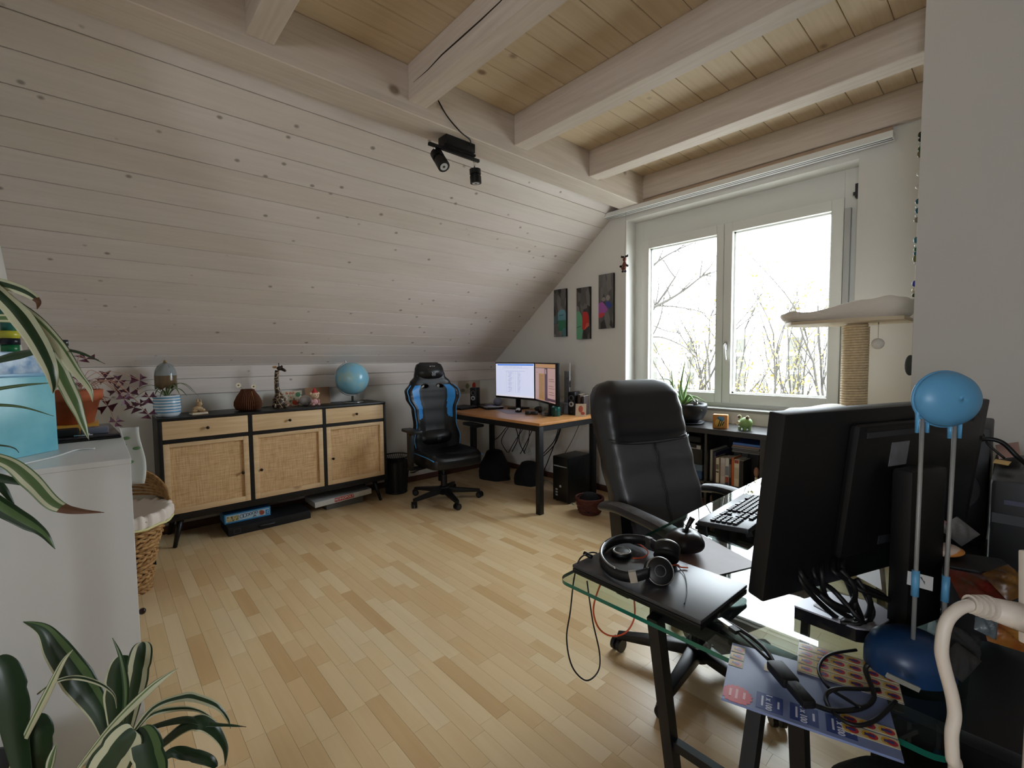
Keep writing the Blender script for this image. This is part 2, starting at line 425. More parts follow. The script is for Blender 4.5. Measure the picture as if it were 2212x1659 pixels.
# hall beyond the doorway (behind the camera)
wh = MB()
wh.bx(-2.1, 0.15, -2.6, -2.5, 0, 3.1); wh.bx(1.05, 1.3, -2.6, -2.5, 0, 3.1); wh.bx(0.15, 1.05, -2.6, -2.5, 0, 1.15); wh.bx(0.15, 1.05, -2.6, -2.5, 2.05, 3.1); wh.bx(-2.2, -2.1, -2.6, YB-0.1, 0, 3.1); wh.bx(-2.1, 1.3, -2.5, YB-0.1, 2.75, 2.85)
struct('wall_hall', wh, M_WALL)

# window: frame, two sashes, panes, handle, blind guide
win = struct('window_1', MB().bx(WX0, -2.415, 3.905, 3.985, WZ0, WZ1).bx(-0.835, WX1, 3.905, 3.985, WZ0, WZ1)
             .bx(-2.415, -0.835, 3.905, 3.985, WZ0, 0.965).bx(-2.415, -0.835, 3.905, 3.985, 2.43, WZ1), M_PVC, bevel=0.003)
M_PANE = glassmat('window_glass', (252, 255, 254), 1.45)
for i, (x0, x1) in enumerate(((-2.418, -1.652), (-1.648, -0.832))):
    gx0, gx1 = ((-2.345, -1.712), (-1.582, -0.905))[i]
    s_ = obj('sash', MB().bx(x0, gx0, 3.885, 3.955, 0.958, 2.44).bx(gx1, x1, 3.885, 3.955, 0.958, 2.44)
        .bx(gx0, gx1, 3.885, 3.955, 0.958, 1.04).bx(gx0, gx1, 3.885, 3.955, 2.365, 2.44), M_PVC, win, bevel=0.004)
    obj('glazing_bead', MB().bx(gx0, gx0+0.012, 3.925, 3.95, 1.04, 2.365).bx(gx1-0.012, gx1, 3.925, 3.95, 1.04, 2.365)
        .bx(gx0, gx1, 3.925, 3.95, 1.04, 1.052).bx(gx0, gx1, 3.925, 3.95, 2.353, 2.365), M_WHITE, s_)
    obj('pane', MB().bx(gx0+0.006, gx1-0.006, 3.94, 3.944, 1.046, 2.359), M_PANE, s_)
h = obj('window_handle', MB().bx(-1.633, -1.607, 3.873, 3.886, 1.40, 1.47).bx(-1.629, -1.611, 3.845, 3.875, 1.437, 1.457), M_CHROME, win, bevel=0.003)
obj('handle_lever', MB().tube([(-1.62, 3.850, 1.447), (-1.613, 3.846, 1.40), (-1.604, 3.846, 1.32)], [0.009, 0.008, 0.0075], 10), M_WHITE, h)
obj('blind_guide', MB().bx(-0.825, -0.790, 3.87, 3.904, 0.965, 2.36).bx(-0.7345, -0.7305, 3.80, 3.90, 0.965, 2.40, 1), [mat('guide_grey', (176, 176, 172), 0.5), mat('guide_seal', (96, 96, 94), 0.7)], win)
obj('window_sill', MB().bx(WX0, WX1, 3.742, 3.905, 0.905, 0.926), mat('grey_stone_sill', (150, 148, 143), 0.6), win, bevel=0.003)
obj('blind_bracket', MB().bx(-0.762, -0.742, 3.83, 3.88, 2.41, 2.50).cyl((-0.775, 3.85, 2.44), (-0.742, 3.85, 2.44), 0.012, 10), M_DGREY, win)
# curtain rail over the window
cr_ = MB().bx(-2.735, -0.545, 3.64, 3.735, 2.675, 2.712)
for yy in (3.662, 3.694): cr_.bx(-2.73, -0.55, yy, yy+0.006, 2.673, 2.676, 1)
cr = obj('curtain_rail', cr_, [M_WHITE, M_DGREY], bevel=0)
tag(cr, 'long white double track curtain rail under the beams above the window', 'curtain rail')
# ------------------------------------------------------------------ sideboard on the knee wall
def rattan_mat():
    m = bpy.data.materials.new('woven_rattan'); m.use_nodes = True; nt = m.node_tree; N = nt.nodes; L = nt.links
    b = N['Principled BSDF']; b.inputs['Roughness'].default_value = 0.75
    tc = N.new('ShaderNodeTexCoord'); outs = []
    for sc in ((260, 260, 9), (260, 9, 260)):
        mp = N.new('ShaderNodeMapping'); mp.inputs['Scale'].default_value = sc; L.new(tc.outputs['Object'], mp.inputs['Vector'])
        n = N.new('ShaderNodeTexNoise'); n.inputs['Scale'].default_value = 1.0; n.inputs['Detail'].default_value = 2; L.new(mp.outputs[0], n.inputs['Vector']); outs.append(n.outputs['Fac'])
    mx = N.new('ShaderNodeMix'); mx.data_type = 'FLOAT'; mx.inputs[0].default_value = 0.5; L.new(outs[0], mx.inputs[2]); L.new(outs[1], mx.inputs[3])
    rp = N.new('ShaderNodeValToRGB'); e = rp.color_ramp.elements; e[0].position = 0.36; e[1].position = 0.6
    e[0].color = lin((182, 142, 96)); e[1].color = lin((226, 191, 146)); L.new(mx.outputs[0], rp.inputs['Fac']); L.new(rp.outputs[0], b.inputs['Base Color'])
    return m
M_RATTAN = rattan_mat()
M_SBBLK = mat('black_stained_mango_wood', (22, 21, 21), 0.42, var=0.3, vscale=8, stretch=(1, 0.2, 3))
M_MANGO = wood('pale_mango_wood', (228, 199, 158), (204, 170, 128), 'Y', 0.55, knots=0.7, kcol=(150, 105, 70), kscale=3.0)
M_KNOB = mat('dark_bronze_knob', (46, 34, 28), 0.35, metal=0.6)
sb = thing('sideboard', 'black sideboard with rattan doors and pale wood drawer fronts under the sloping ceiling', 'sideboard', (-4.225, 1.167, 0))
Yh = 0.865
obj('top_panel', MB().bx(-0.195, 0.195, -Yh, Yh, 0.925, 0.945), M_SBBLK, sb, bevel=0.004)
for s in (-1, 1): obj('side_panel', MB().bx(-0.195, 0.195, s*Yh, s*(Yh-0.022), 0.195, 0.925), M_SBBLK, sb, bevel=0.002)
obj('bottom_panel', MB().bx(-0.195, 0.195, -Yh+0.022, Yh-0.022, 0.195, 0.242), M_SBBLK, sb, bevel=0.002)
obj('back_panel', MB().bx(-0.195, -0.185, -Yh+0.022, Yh-0.022, 0.242, 0.925), M_SBBLK, sb)
bays = [(-0.843, -0.299), (-0.274, 0.275), (0.300, 0.843)]
for yy in (-0.2865, 0.2875): obj('divider', MB().bx(-0.18, 0.19, yy-0.0125, yy+0.0125, 0.242, 0.925), M_SBBLK, sb)
obj('shelf_rail', MB().bx(-0.18, 0.188, -Yh+0.022, Yh-0.022, 0.763, 0.788), M_SBBLK, sb)
for i, (a, b) in enumerate(bays):
    d = obj('drawer', MB().bx(0.0, 0.192, a+0.003, b-0.003, 0.791, 0.922), M_MANGO, sb, bevel=0.002)
    yc = (a+b)/2
    obj('knob', MB().lathe([(0.0, 0), (0.005, 0), (0.005, 0.014), (0.011, 0.018), (0.0115, 0.026), (0.007, 0.03), (0, 0.03)], 12, M=MX.Translation((0.192, yc, 0.856)) @ MX.Rotation(R(90), 4, 'Y')), M_KNOB, d)
    fr = 0.04
    d = obj('door', MB().bx(0.16, 0.191, a+0.003, a+fr, 0.245, 0.760).bx(0.16, 0.191, b-fr, b-0.003, 0.245, 0.760)
        .bx(0.16, 0.191, a+fr, b-fr, 0.245, 0.245+fr).bx(0.16, 0.191, a+fr, b-fr, 0.760-fr+0.012, 0.760), M_MANGO, sb, bevel=0.002)
    obj('rattan_panel', MB().bx(0.165, 0.174, a+fr-0.002, b-fr+0.002, 0.245+fr-0.002, 0.734), M_RATTAN, d)
    kx = (b-fr-0.012) if i == 0 else (a+fr+0.014)
    obj('knob', MB().lathe([(0.0, 0), (0.005, 0), (0.005, 0.014), (0.011, 0.018), (0.0115, 0.026), (0.007, 0.03), (0, 0.03)], 12, M=MX.Translation((0.175, kx, 0.475)) @ MX.Rotation(R(90), 4, 'Y')), M_KNOB, d)
for sx in (-1, 1):
    for sy in (-1, 1):
        obj('leg', MB().tube([(sx*0.14, sy*0.75, 0.222), (sx*0.175, sy*0.80, 0.0)], [0.024, 0.013], 12), M_SBBLK, sb)

ZT = 0.945
def on_sb(px, X): p = at(px, 870, X=X); return (X, p.y, ZT)

# striped pot with a small plant and a glass bell ornament
p = at(361, 890, X=-4.2)
M_CER = mat('glazed_white_ceramic', (225, 232, 236), 0.18)
M_BLU = mat('blue_glaze_stripe', (104, 158, 196), 0.2)
pt = thing('plant_pot', 'white flower pot with pale blue stripes on the sideboard', 'pot', (-4.20, p.y+0.003, ZT))
prof = [(0.0, 0), (0.066, 0.0), (0.078, 0.02), (0.083, 0.06), (0.082, 0.11), (0.078, 0.155), (0.070, 0.155), (0.074, 0.11), (0.07, 0.135), (0, 0.135)]
mb = MB().lathe(prof, 28)
for k in range(6):
    z = 0.03+k*0.021
    mb.lathe([(0.0828, z), (0.0848, z+0.002), (0.0848, z+0.008), (0.0828, z+0.010)], 28, mi=1, close=True)
obj('pot_body', mb, [M_CER, M_BLU], pt)
obj('soil', MB().lathe([(0, 0.138), (0.07, 0.138), (0.07, 0.142), (0, 0.146)], 16), mat('potting_soil', (58, 44, 34), 0.95), pt)
M_GRASS = mat('grey_green_leaf', (104, 118, 78), 0.45)
def blade(mb, pts, w, mi=0):
    P = smooth_path(pts, 5); n = len(P)
    vs = []; fs = []
    for i, q in enumerate(P):
        t = i/(n-1); ww = w*min(1, 3.2*(1-t)+0.02)*(0.6+0.4*min(1, t*5))
        tg = (P[min(i+1, n-1)]-P[max(i-1, 0)]).normalized(); sd = tg.cross(V((0, 0, 1)))
        if sd.length < 1e-3: sd = V((1, 0, 0))
        sd.normalize(); nn = sd.cross(tg)
        vs += [q-sd*ww, q-nn*ww*0.4, q+sd*ww]
    for i in range(n-1):
        fs += [(i*3, i*3+1, i*3+4, i*3+3), (i*3+1, i*3+2, i*3+5, i*3+4)]
    mb.add(vs, fs, True, mi)
rr = random.Random(5)
sp = thing('spider_plant', 'small spiky green plant growing from the striped pot', 'plant', (-4.20, p.y+0.003, ZT+0.14))
for k in range(9):
    a = k*2*pi/9+rr.random()*0.5; l = 0.10+rr.random()*0.09; up = 0.05+rr.random()*0.05
    mb = MB(); blade(mb, [(0, 0, 0), (cos(a)*l*0.4, sin(a)*l*0.4, up), (cos(a)*l*0.8, sin(a)*l*0.8, up*0.9), (cos(a)*l*1.2, sin(a)*l*1.2, up*0.2-0.02*(k % 2))], 0.006)
    obj('leaf', mb, M_GRASS, sp, solid=0.001)
bl = thing('glass_bell_ornament', 'clear and amber glass bell ornament with brass knob above the striped pot', 'ornament', (-4.26, p.y+0.007, ZT+0.135))
q = bl.location
def bellz(z): return z-(ZT+0.135)
obj('stake', MB().tube([(0, 0, 0), (0, 0, 0.12)], 0.004, 8), mat('gilt', (170, 128, 60), 0.35, metal=0.8), bl)
mb = MB(); n = 32; rows = [(0.068, 0.085), (0.068, 0.13), (0.068, 0.165), (0.066, 0.185), (0.060, 0.21), (0.047, 0.235), (0.028, 0.252), (0.008, 0.26)]
def bell(i, j):
    r, z = rows[j]; a = 2*pi*i
    if j == 0: z -= 0.012*(1+sin(a*8))
    return (r*cos(a), r*sin(a), z)
mb.grid(lambda u, v_: bell(u, min(int(round(v_*7)), 7)), n, 8, cu=True, mif=lambda i, j: 1 if j < 2 else 0)
obj('glass_dome', mb, [mat('milky_bell_glass', (205, 212, 214), 0.15, trans=0.6), mat('amber_brown_glass', (122, 100, 72), 0.2, trans=0.25)], bl, solid=0.002)
for k in range(4):
    a = k*pi/2+0.4
    obj('lead_rib', MB().tube([(cos(a)*0.0685, sin(a)*0.0685, 0.165), (cos(a)*0.0665, sin(a)*0.0665, 0.188), (cos(a)*0.048, sin(a)*0.048, 0.236), (cos(a)*0.008, sin(a)*0.008, 0.262)], 0.0017, 6), mat('lead_came', (66, 72, 80), 0.5), bl)
obj('brass_knob', MB().ell((0, 0, 0.270), 0.009, 12, 8).cyl((0, 0, 0.255), (0, 0, 0.264), 0.01, 12), mat('polished_brass', (160, 132, 76), 0.3, metal=0.9), bl)

# bunny figurine lying on a book-shaped base
p = on_sb(428, -4.17)
bf = thing('bunny_figurine', 'cream fairy bunny figurine lying on a white book base', 'figurine', p, 0.2)
M_CREAM = mat('painted_cream_resin', (205, 178, 138), 0.55, var=0.35, vscale=40, col2=(150, 112, 74))
obj('base', MB().bx(-0.035, 0.035, -0.055, 0.055, 0, 0.004).bx(-0.032, 0.034, -0.053, 0.053, 0.004, 0.015, 1).bx(-0.035, 0.035, -0.055, 0.055, 0.015, 0.019), [M_CREAM, mat('book_page', (236, 230, 214), 0.7)], bf, bevel=0.002)
mb = MB().ell((0, -0.005, 0.042), (0.022, 0.036, 0.024), 14, 10).ell((0.006, 0.004, 0.078), (0.019, 0.02, 0.019), 14, 10).ell((0.014, -0.03, 0.03), (0.012, 0.02, 0.01), 10, 8).ell((0.022, 0.012, 0.03), (0.009, 0.02, 0.008), 10, 8).ell((-0.01, 0.03, 0.03), (0.014, 0.02, 0.012), 10, 8)
mb.ell((0.003, -0.006, 0.1), (0.006, 0.008, 0.018), 8, 8).ell((0.003, 0.016, 0.1), (0.006, 0.007, 0.017), 8, 8)
obj('body', mb, M_CREAM, bf)

# folded paper vase with two dried seed discs
p = on_sb(536, -4.17)
pv = thing('paper_vase', 'brown folded paper vase shaped like a pleated gourd', 'vase', p)
mb = MB(); NP = 44
pr = [(0.050, 0.0), (0.088, 0.012), (0.102, 0.045), (0.100, 0.075), (0.080, 0.12), (0.055, 0.155), (0.047, 0.175)]
def vz(u, v_):
    r, z = pr[min(int(round(v_*6)), 6)]; k = int(round(u*NP*2)) % 2
    a = 2*pi*u; rr_ = r*(1.0 if k else 0.90); return (rr_*cos(a), rr_*sin(a), z)
mb.grid(vz, NP*2, 7, cu=True, smooth=False)
obj('pleated_body', mb, mat('brown_kraft_paper', (98, 58, 36), 0.8), pv)
obj('paper_seam', MB().tube([(0.052, 0.018, 0.004), (0.095, 0.02, 0.045), (0.092, 0.02, 0.075), (0.05, 0.018, 0.158)], 0.003, 6), mat('seam_gold', (170, 132, 70), 0.6), pv)
for k, (dx, dy, dz) in enumerate(((0.0, -0.07, 0.21), (0.01, 0.035, 0.195))):
    fl = obj('dried_flower', MB().cyl((dx+0.03, dy, dz), (dx+0.033, dy, dz), 0.019, 18).ell((dx+0.034, dy, dz), (0.003, 0.006, 0.006), 8, 6, 1), [mat('papery_petal', (222, 212, 190), 0.8), mat('seed_brown', (120, 92, 60), 0.8)], pv)
    obj('stem', MB().tube(smooth_path([(0, 0, 0.12), (dx*0.5, dy*0.4, 0.17), (dx+0.03, dy, dz)], 4), 0.0012, 5), mat('dry_stem', (140, 118, 84), 0.8), fl)

# giraffe
p = on_sb(604, -4.22)
def spots(name, base, spot, scale, edge=0.035):
    m = bpy.data.materials.new(name); m.use_nodes = True; nt = m.node_tree; N = nt.nodes; L = nt.links
    b = N['Principled BSDF']; b.inputs['Roughness'].default_value = 0.5
    tc = N.new('ShaderNodeTexCoord'); vo = N.new('ShaderNodeTexVoronoi'); vo.feature = 'DISTANCE_TO_EDGE'; vo.inputs['Scale'].default_value = scale
    L.new(tc.outputs['Object'], vo.inputs['Vector'])
    rp = N.new('ShaderNodeValToRGB'); e = rp.color_ramp.elements; rp.color_ramp.interpolation = 'CONSTANT'
    e[0].position = 0; e[0].color = lin(base); e[1].position = edge; e[1].color = lin(spot)
    L.new(vo.outputs['Distance'], rp.inputs['Fac']); L.new(rp.outputs[0], b.inputs['Base Color']); MATS[name] = m
    return m
gi = thing('giraffe_figurine', 'sitting carved giraffe with brown patches and raised long neck', 'figurine', p, -0.25)
body = MB().tube(smooth_path([(0, 0, 0), (0, 0, 0.04), (0, -0.005, 0.10), (0, -0.016, 0.17), (0, -0.016, 0.25), (0, -0.01, 0.32)], 6), [0.05]*3+[0.053]*4+[0.051]*4+[0.042, 0.036, 0.03, 0.026, 0.023, 0.021, 0.02, 0.019]+[0.018]*6+[0.017]*5+[0.015], 16)
body.ell((0.035, 0.04, 0.022), (0.03, 0.018, 0.02), 12, 8).ell((0.035, -0.04, 0.022), (0.03, 0.018, 0.02), 12, 8)
M_GIR = spots('giraffe_hide', (214, 190, 150), (56, 36, 24), 30, 0.035)
obj('body', body, M_GIR, gi)
hd = obj('head', MB().ell((0.01, 0.01, 0.337), (0.02, 0.024, 0.019), 14, 10).tube([(0.012, 0.02, 0.335), (0.03, 0.048, 0.318), (0.034, 0.054, 0.312)], [0.015, 0.011, 0.008], 10), mat('dark_brown_wood', (56, 36, 26), 0.5), gi)
for s in (-1, 1):
    obj('horn', MB().tube([(s*0.008, 0.006, 0.35), (s*0.009, 0.004, 0.375)], 0.0035, 8).ell((s*0.009, 0.004, 0.377), 0.005, 8, 6), MATS['dark_brown_wood'], hd)
obj('ear', MB().ell((-0.008, -0.028, 0.348), (0.004, 0.018, 0.011), 10, 8), mat('ear_tan', (206, 170, 126), 0.6), hd)
obj('ear', MB().ell((0.022, 0.026, 0.352), (0.004, 0.009, 0.011), 10, 8), MATS['dark_brown_wood'], hd)

# picture card, white stone, brown card, bear with party hat
def card_mat(name, cols, scale):
    m = bpy.data.materials.new(name); m.use_nodes = True; nt = m.node_tree; N = nt.nodes; L = nt.links
    b = N['Principled BSDF']; b.inputs['Roughness'].default_value = 0.6
    tc = N.new('ShaderNodeTexCoord'); n = N.new('ShaderNodeTexNoise'); n.inputs['Scale'].default_value = scale; n.inputs['Detail'].default_value = 3; L.new(tc.outputs['Object'], n.inputs['Vector'])
    rp = N.new('ShaderNodeValToRGB'); cr_ = rp.color_ramp; cr_.interpolation = 'LINEAR'
    while len(cr_.elements) < len(cols): cr_.elements.new(0.5)
    for i, c in enumerate(cols): cr_.elements[i].position = 0.3+0.4*i/(len(cols)-1); cr_.elements[i].color = lin(c)
    L.new(n.outputs['Fac'], rp.inputs['Fac']); L.new(rp.outputs[0], b.inputs['Base Color']); MATS[name] = m
    return m
p = at(631, 868, X=-4.30)
tilt = R(-14)
pc = thing('picture_card', 'small colourful picture card leaning on the wall beside the giraffe', 'card', (-4.29, p.y, ZT), 0.0)
obj('card', MB().bx(-0.002, 0.002, -0.095, 0.09, 0.0, 0.135), card_mat('picture_print', [(52, 74, 60), (190, 186, 160), (216, 210, 190), (190, 96, 60), (70, 110, 130)], 30), pc, rot=(0, tilt, 0))
for k, (a, b, c) in enumerate((((200, 80, 50), 0.02, 0.03), ((70, 120, 80), 0.055, 0.10), ((230, 224, 205), -0.05, 0.07))):
    obj('printed_figure', MB().cyl((0.0021, b, c), (0.0027, b, c), 0.022, 14), mat('print_%d' % k, a, 0.6), pc, rot=(0, tilt, 0))
p = on_sb(660, -4.23)
tag(obj('white_stone', MB().ell((0, 0, 0.047), (0.04, 0.052, 0.047), 20, 12), mat('chalk_white', (196, 192, 190), 0.8, var=0.15, vscale=30), None, (p[0], p[1], ZT)), 'egg shaped white stone between the picture card and the bear', 'stone')
p = at(688, 868, X=-4.33)
bc = thing('brown_card', 'plain brown cardboard square leaning on the wall behind the bear', 'card', (-4.315, p.y, ZT))
obj('card', MB().bx(-0.002, 0.002, -0.115, 0.105, 0, 0.155), mat('cardboard', (150, 118, 90), 0.8), bc, rot=(0, R(-12), 0), bevel=0.0008)
p = on_sb(680, -4.16)
tb = thing('bear_figurine', 'little bear figurine in pink clothes with a red party hat', 'figurine', p, 0.15)
M_BEAR = mat('bear_beige', (222, 190, 160), 0.5)
obj('body', MB().ell((0, 0, 0.035), (0.026, 0.028, 0.03), 14, 10).ell((0.02, -0.026, 0.014), (0.02, 0.012, 0.012), 10, 8).ell((0.02, 0.026, 0.014), (0.02, 0.012, 0.012), 10, 8).ell((0.012, -0.03, 0.042), (0.012, 0.009, 0.018), 10, 8).ell((0.012, 0.03, 0.042), (0.012, 0.009, 0.018), 10, 8), mat('pink_print_cloth', (196, 116, 122), 0.6, var=0.5, vscale=90, col2=(235, 205, 200)), tb)
hd = obj('head', MB().ell((0.004, 0, 0.09), (0.032, 0.036, 0.032), 16, 12).ell((0.0, -0.034, 0.108), (0.01, 0.013, 0.013), 10, 8).ell((0.0, 0.034, 0.108), (0.01, 0.013, 0.013), 10, 8).ell((0.033, 0, 0.082), (0.01, 0.014, 0.011), 10, 8), M_BEAR, tb)
obj('hat', MB().lathe([(0.026, 0.118), (0.022, 0.124), (0.006, 0.152), (0, 0.156)], 16).ell((0, 0, 0.157), 0.006, 8, 6), mat('red_felt', (186, 50, 56), 0.7), hd)
obj('face', MB().ell((0.034, -0.012, 0.097), 0.004, 8, 6).ell((0.034, 0.012, 0.097), 0.004, 8, 6).ell((0.043, 0, 0.087), 0.0035, 8, 6), M_BLACK, hd)

# globe
p = on_sb(762, -4.22)
gl = thing('globe', 'pale blue desk globe on a steel stand at the right end of the sideboard', 'globe', (p[0], p[1], ZT))
m = bpy.data.materials.new('globe_map'); m.use_nodes = True; nt = m.node_tree; N = nt.nodes; L = nt.links; b = N['Principled BSDF']; b.inputs['Roughness'].default_value = 0.25
tc = N.new('ShaderNodeTexCoord'); n = N.new('ShaderNodeTexNoise'); n.inputs['Scale'].default_value = 7; n.inputs['Detail'].default_value = 5; L.new(tc.outputs['Object'], n.inputs['Vector'])
rp = N.new('ShaderNodeValToRGB'); e = rp.color_ramp.elements; e[0].position = 0.50; e[0].color = lin((128, 188, 214)); e[1].position = 0.62; e[1].color = lin((156, 192, 194)); L.new(n.outputs['Fac'], rp.inputs['Fac']); L.new(rp.outputs[0], b.inputs['Base Color'])
obj('sphere', MB().ell((0, 0, 0), 0.152, 40, 24), m, gl, loc=(0, 0, 0.226), rot=(R(20), 0, 0))
ar = [(0, 0.163*sin(a), 0.226+0.163*cos(a)) for a in [R(-22-i*8) for i in range(23)]]
obj('meridian_arm', MB().tube(ar, 0.004, 8), M_STEEL, gl)
obj('axis_pin', MB().cyl((0, -0.056, 0.226+0.152), (0, -0.061, 0.226+0.17), 0.006, 10), M_STEEL, gl)
obj('stand', MB().lathe([(0, 0), (0.098, 0), (0.098, 0.006), (0.09, 0.011), (0.012, 0.014), (0.011, 0.063), (0, 0.063)], 28), M_STEEL, gl)

# boxes under the sideboard
cs = thing('black_case', 'flat black storage case on the floor under the sideboard', 'case', (-4.16, 1.0, 0))
obj('case_body', MB().bx(-0.14, 0.155, -0.305, 0.305, 0, 0.068), mat('black_fabric', (20, 20, 22), 0.7), cs, bevel=0.004)
obj('badge', MB().bx(0.1551, 0.157, -0.27, -0.22, 0.014, 0.052).bx(0.157, 0.1575, -0.265, -0.225, 0.019, 0.047, 1), [M_DGREY, M_BLACK], cs)
obj('handle', MB().tube([(0.155, -0.09, 0.034), (0.165, -0.085, 0.034), (0.165, 0.015, 0.034), (0.155, 0.02, 0.034)], 0.007, 8), M_DGREY, cs)
bx = thing('blue_game_box', 'pale blue board game box with cartoon animals lying on the black case', 'box', (-4.20, 0.856, 0.069))
obj('box_body', MB().bx(-0.09, 0.088, -0.165, 0.165, 0, 0.074), mat('game_blue', (70, 150, 205), 0.35), bx, bevel=0.002)
pn = obj('side_print', MB().bx(0.088, 0.089, -0.155, 0.155, 0.012, 0.064), mat('print_pale', (190, 214, 226), 0.5), bx)
obj('animal_print', MB().bx(0.089, 0.0896, -0.15, -0.065, 0.014, 0.056), card_mat('cartoon_animals', [(70, 45, 28), (190, 150, 90), (225, 200, 150), (90, 110, 60), (120, 80, 50)], 60), pn)
mb = MB()
for k in range(6):   # round outlined title letters, too worn to read
    yc = -0.045+k*0.021; r_ = 0.0125 if k in (0, 1) else 0.009
    mb.tube([(0.0897, yc+r_*cos(a), 0.04+0.002*k+r_*1.15*sin(a)) for a in [2*pi*i/14 for i in range(14)]], 0.0018, 5, closed=True)
obj('title_print', mb, mat('print_ink', (70, 66, 90), 0.5), pn)
obj('creature_print', MB().cyl((0.089, 0.10, 0.036), (0.0896, 0.10, 0.036), 0.019, 14).cyl((0.089, 0.092, 0.048), (0.0897, 0.092, 0.048), 0.01, 12), mat('print_red_brown', (176, 84, 62), 0.5), pn)
obj('tent_print', MB().add([(0.0896, 0.028, 0.016), (0.0896, 0.062, 0.018), (0.0896, 0.047, 0.034)], [(0, 1, 2)]), mat('print_grey', (110, 120, 118), 0.5), pn)
obj('brand_print', MB().bx(0.089, 0.0896, 0.126, 0.152, 0.014, 0.052).tube([(0.0899, 0.131, 0.022), (0.0899, 0.145, 0.028), (0.0899, 0.134, 0.037), (0.0899, 0.147, 0.045)], 0.0025, 5, mi=1), [mat('print_blue', (46, 140, 200), 0.5), M_WHITE], pn)
gb = thing('grey_box', 'flat grey box on the floor under the white game box', 'box', (-4.22, 1.65, 0))
obj('box_body', MB().bx(-0.11, 0.10, -0.17, 0.175, 0, 0.062), mat('grey_card', (112, 112, 112), 0.6), gb, bevel=0.002)
mo = thing('white_game_box', 'white MONOPOLY game box with red title patch under the sideboard', 'box', (-4.20, 1.63, 0.0625))
r_ = (R(2.6), 0, 0)
obj('box_body', MB().bx(-0.14, 0.12, -0.262, 0.262, -0.002, 0.046), mat('white_card', (214, 214, 212), 0.4), mo, rot=r_, loc=(0, 0, 0.004), bevel=0.002)
pn = obj('title_patch', MB().bx(0.12, 0.1207, -0.09, 0.088, 0.006, 0.041), mat('title_red', (196, 36, 44), 0.4), mo, rot=r_, loc=(0, 0, 0.004))
tm = text_mesh('MONOPOLY', 0.031, M_WHITE, 0.0003, True)
obj('title_lettering', tm, None, pn, (0.1211, -0.001, 0.0235), (R(90), 0, R(90)))

# waste basket
wb_ = thing('waste_basket', 'black mesh waste basket between the sideboard and the gaming chair', 'waste basket', (-4.20, 2.215, 0))
M_MESH = mat('black_wire', (17, 17, 18), 0.45)
mb = MB()
for i in range(40):
    for s in (-1, 1):
        pts = [((0.105+0.035*t)*cos(2*pi*i/40+s*0.9*t), (0.105+0.035*t)*sin(2*pi*i/40+s*0.9*t), 0.01+0.36*t) for t in [j/6 for j in range(7)]]
        mb.tube(pts, 0.0018, 4, caps=False)
wm = obj('mesh_wall', mb, M_MESH, wb_); wm['kind'] = 'stuff'
obj('rim', MB().tube([(0.141*cos(2*pi*i/32), 0.141*sin(2*pi*i/32), 0.37) for i in range(32)], 0.006, 8, closed=True), M_MESH, wb_)
obj('base', MB().lathe([(0, 0), (0.108, 0), (0.108, 0.02), (0, 0.02)], 24), M_MESH, wb_)
obj('bin_liner', MB().grid(lambda u, v_: ((0.10+0.02*v_+0.006*sin(u*2*pi*9))*cos(2*pi*u), (0.10+0.02*v_+0.006*sin(u*2*pi*7))*sin(2*pi*u), 0.022+0.30*v_), 40, 6, cu=True), mat('dark_plastic_liner', (44, 44, 46), 0.35), wb_)
rr = random.Random(3)
mb = MB().grid(lambda u, v_: tuple((0.055+0.012*sin(u*23+v_*17))*c for c in (cos(2*pi*u)*sin(pi*v_), sin(2*pi*u)*sin(pi*v_), cos(pi*v_))), 16, 10, cu=True, smooth=False)
tag(obj('crumpled_wrapper', mb, mat('crumpled_film', (120, 120, 120), 0.4), None, (-4.185, 2.205, 0.082)), 'crumpled grey wrapper at the bottom of the waste basket', 'rubbish')
# ------------------------------------------------------------------ chairs
M_PU = mat('black_leatherette', (19, 19, 21), 0.38, spec=0.5)
M_PUP = mat('perforated_black_leatherette', (26, 28, 31), 0.5)
M_BLUEPU = mat('bright_blue_leatherette', (42, 132, 205), 0.4)
M_PIPE = mat('blue_piping', (70, 150, 215), 0.5)
M_NYLON = mat('black_nylon', (18, 18, 19), 0.45)

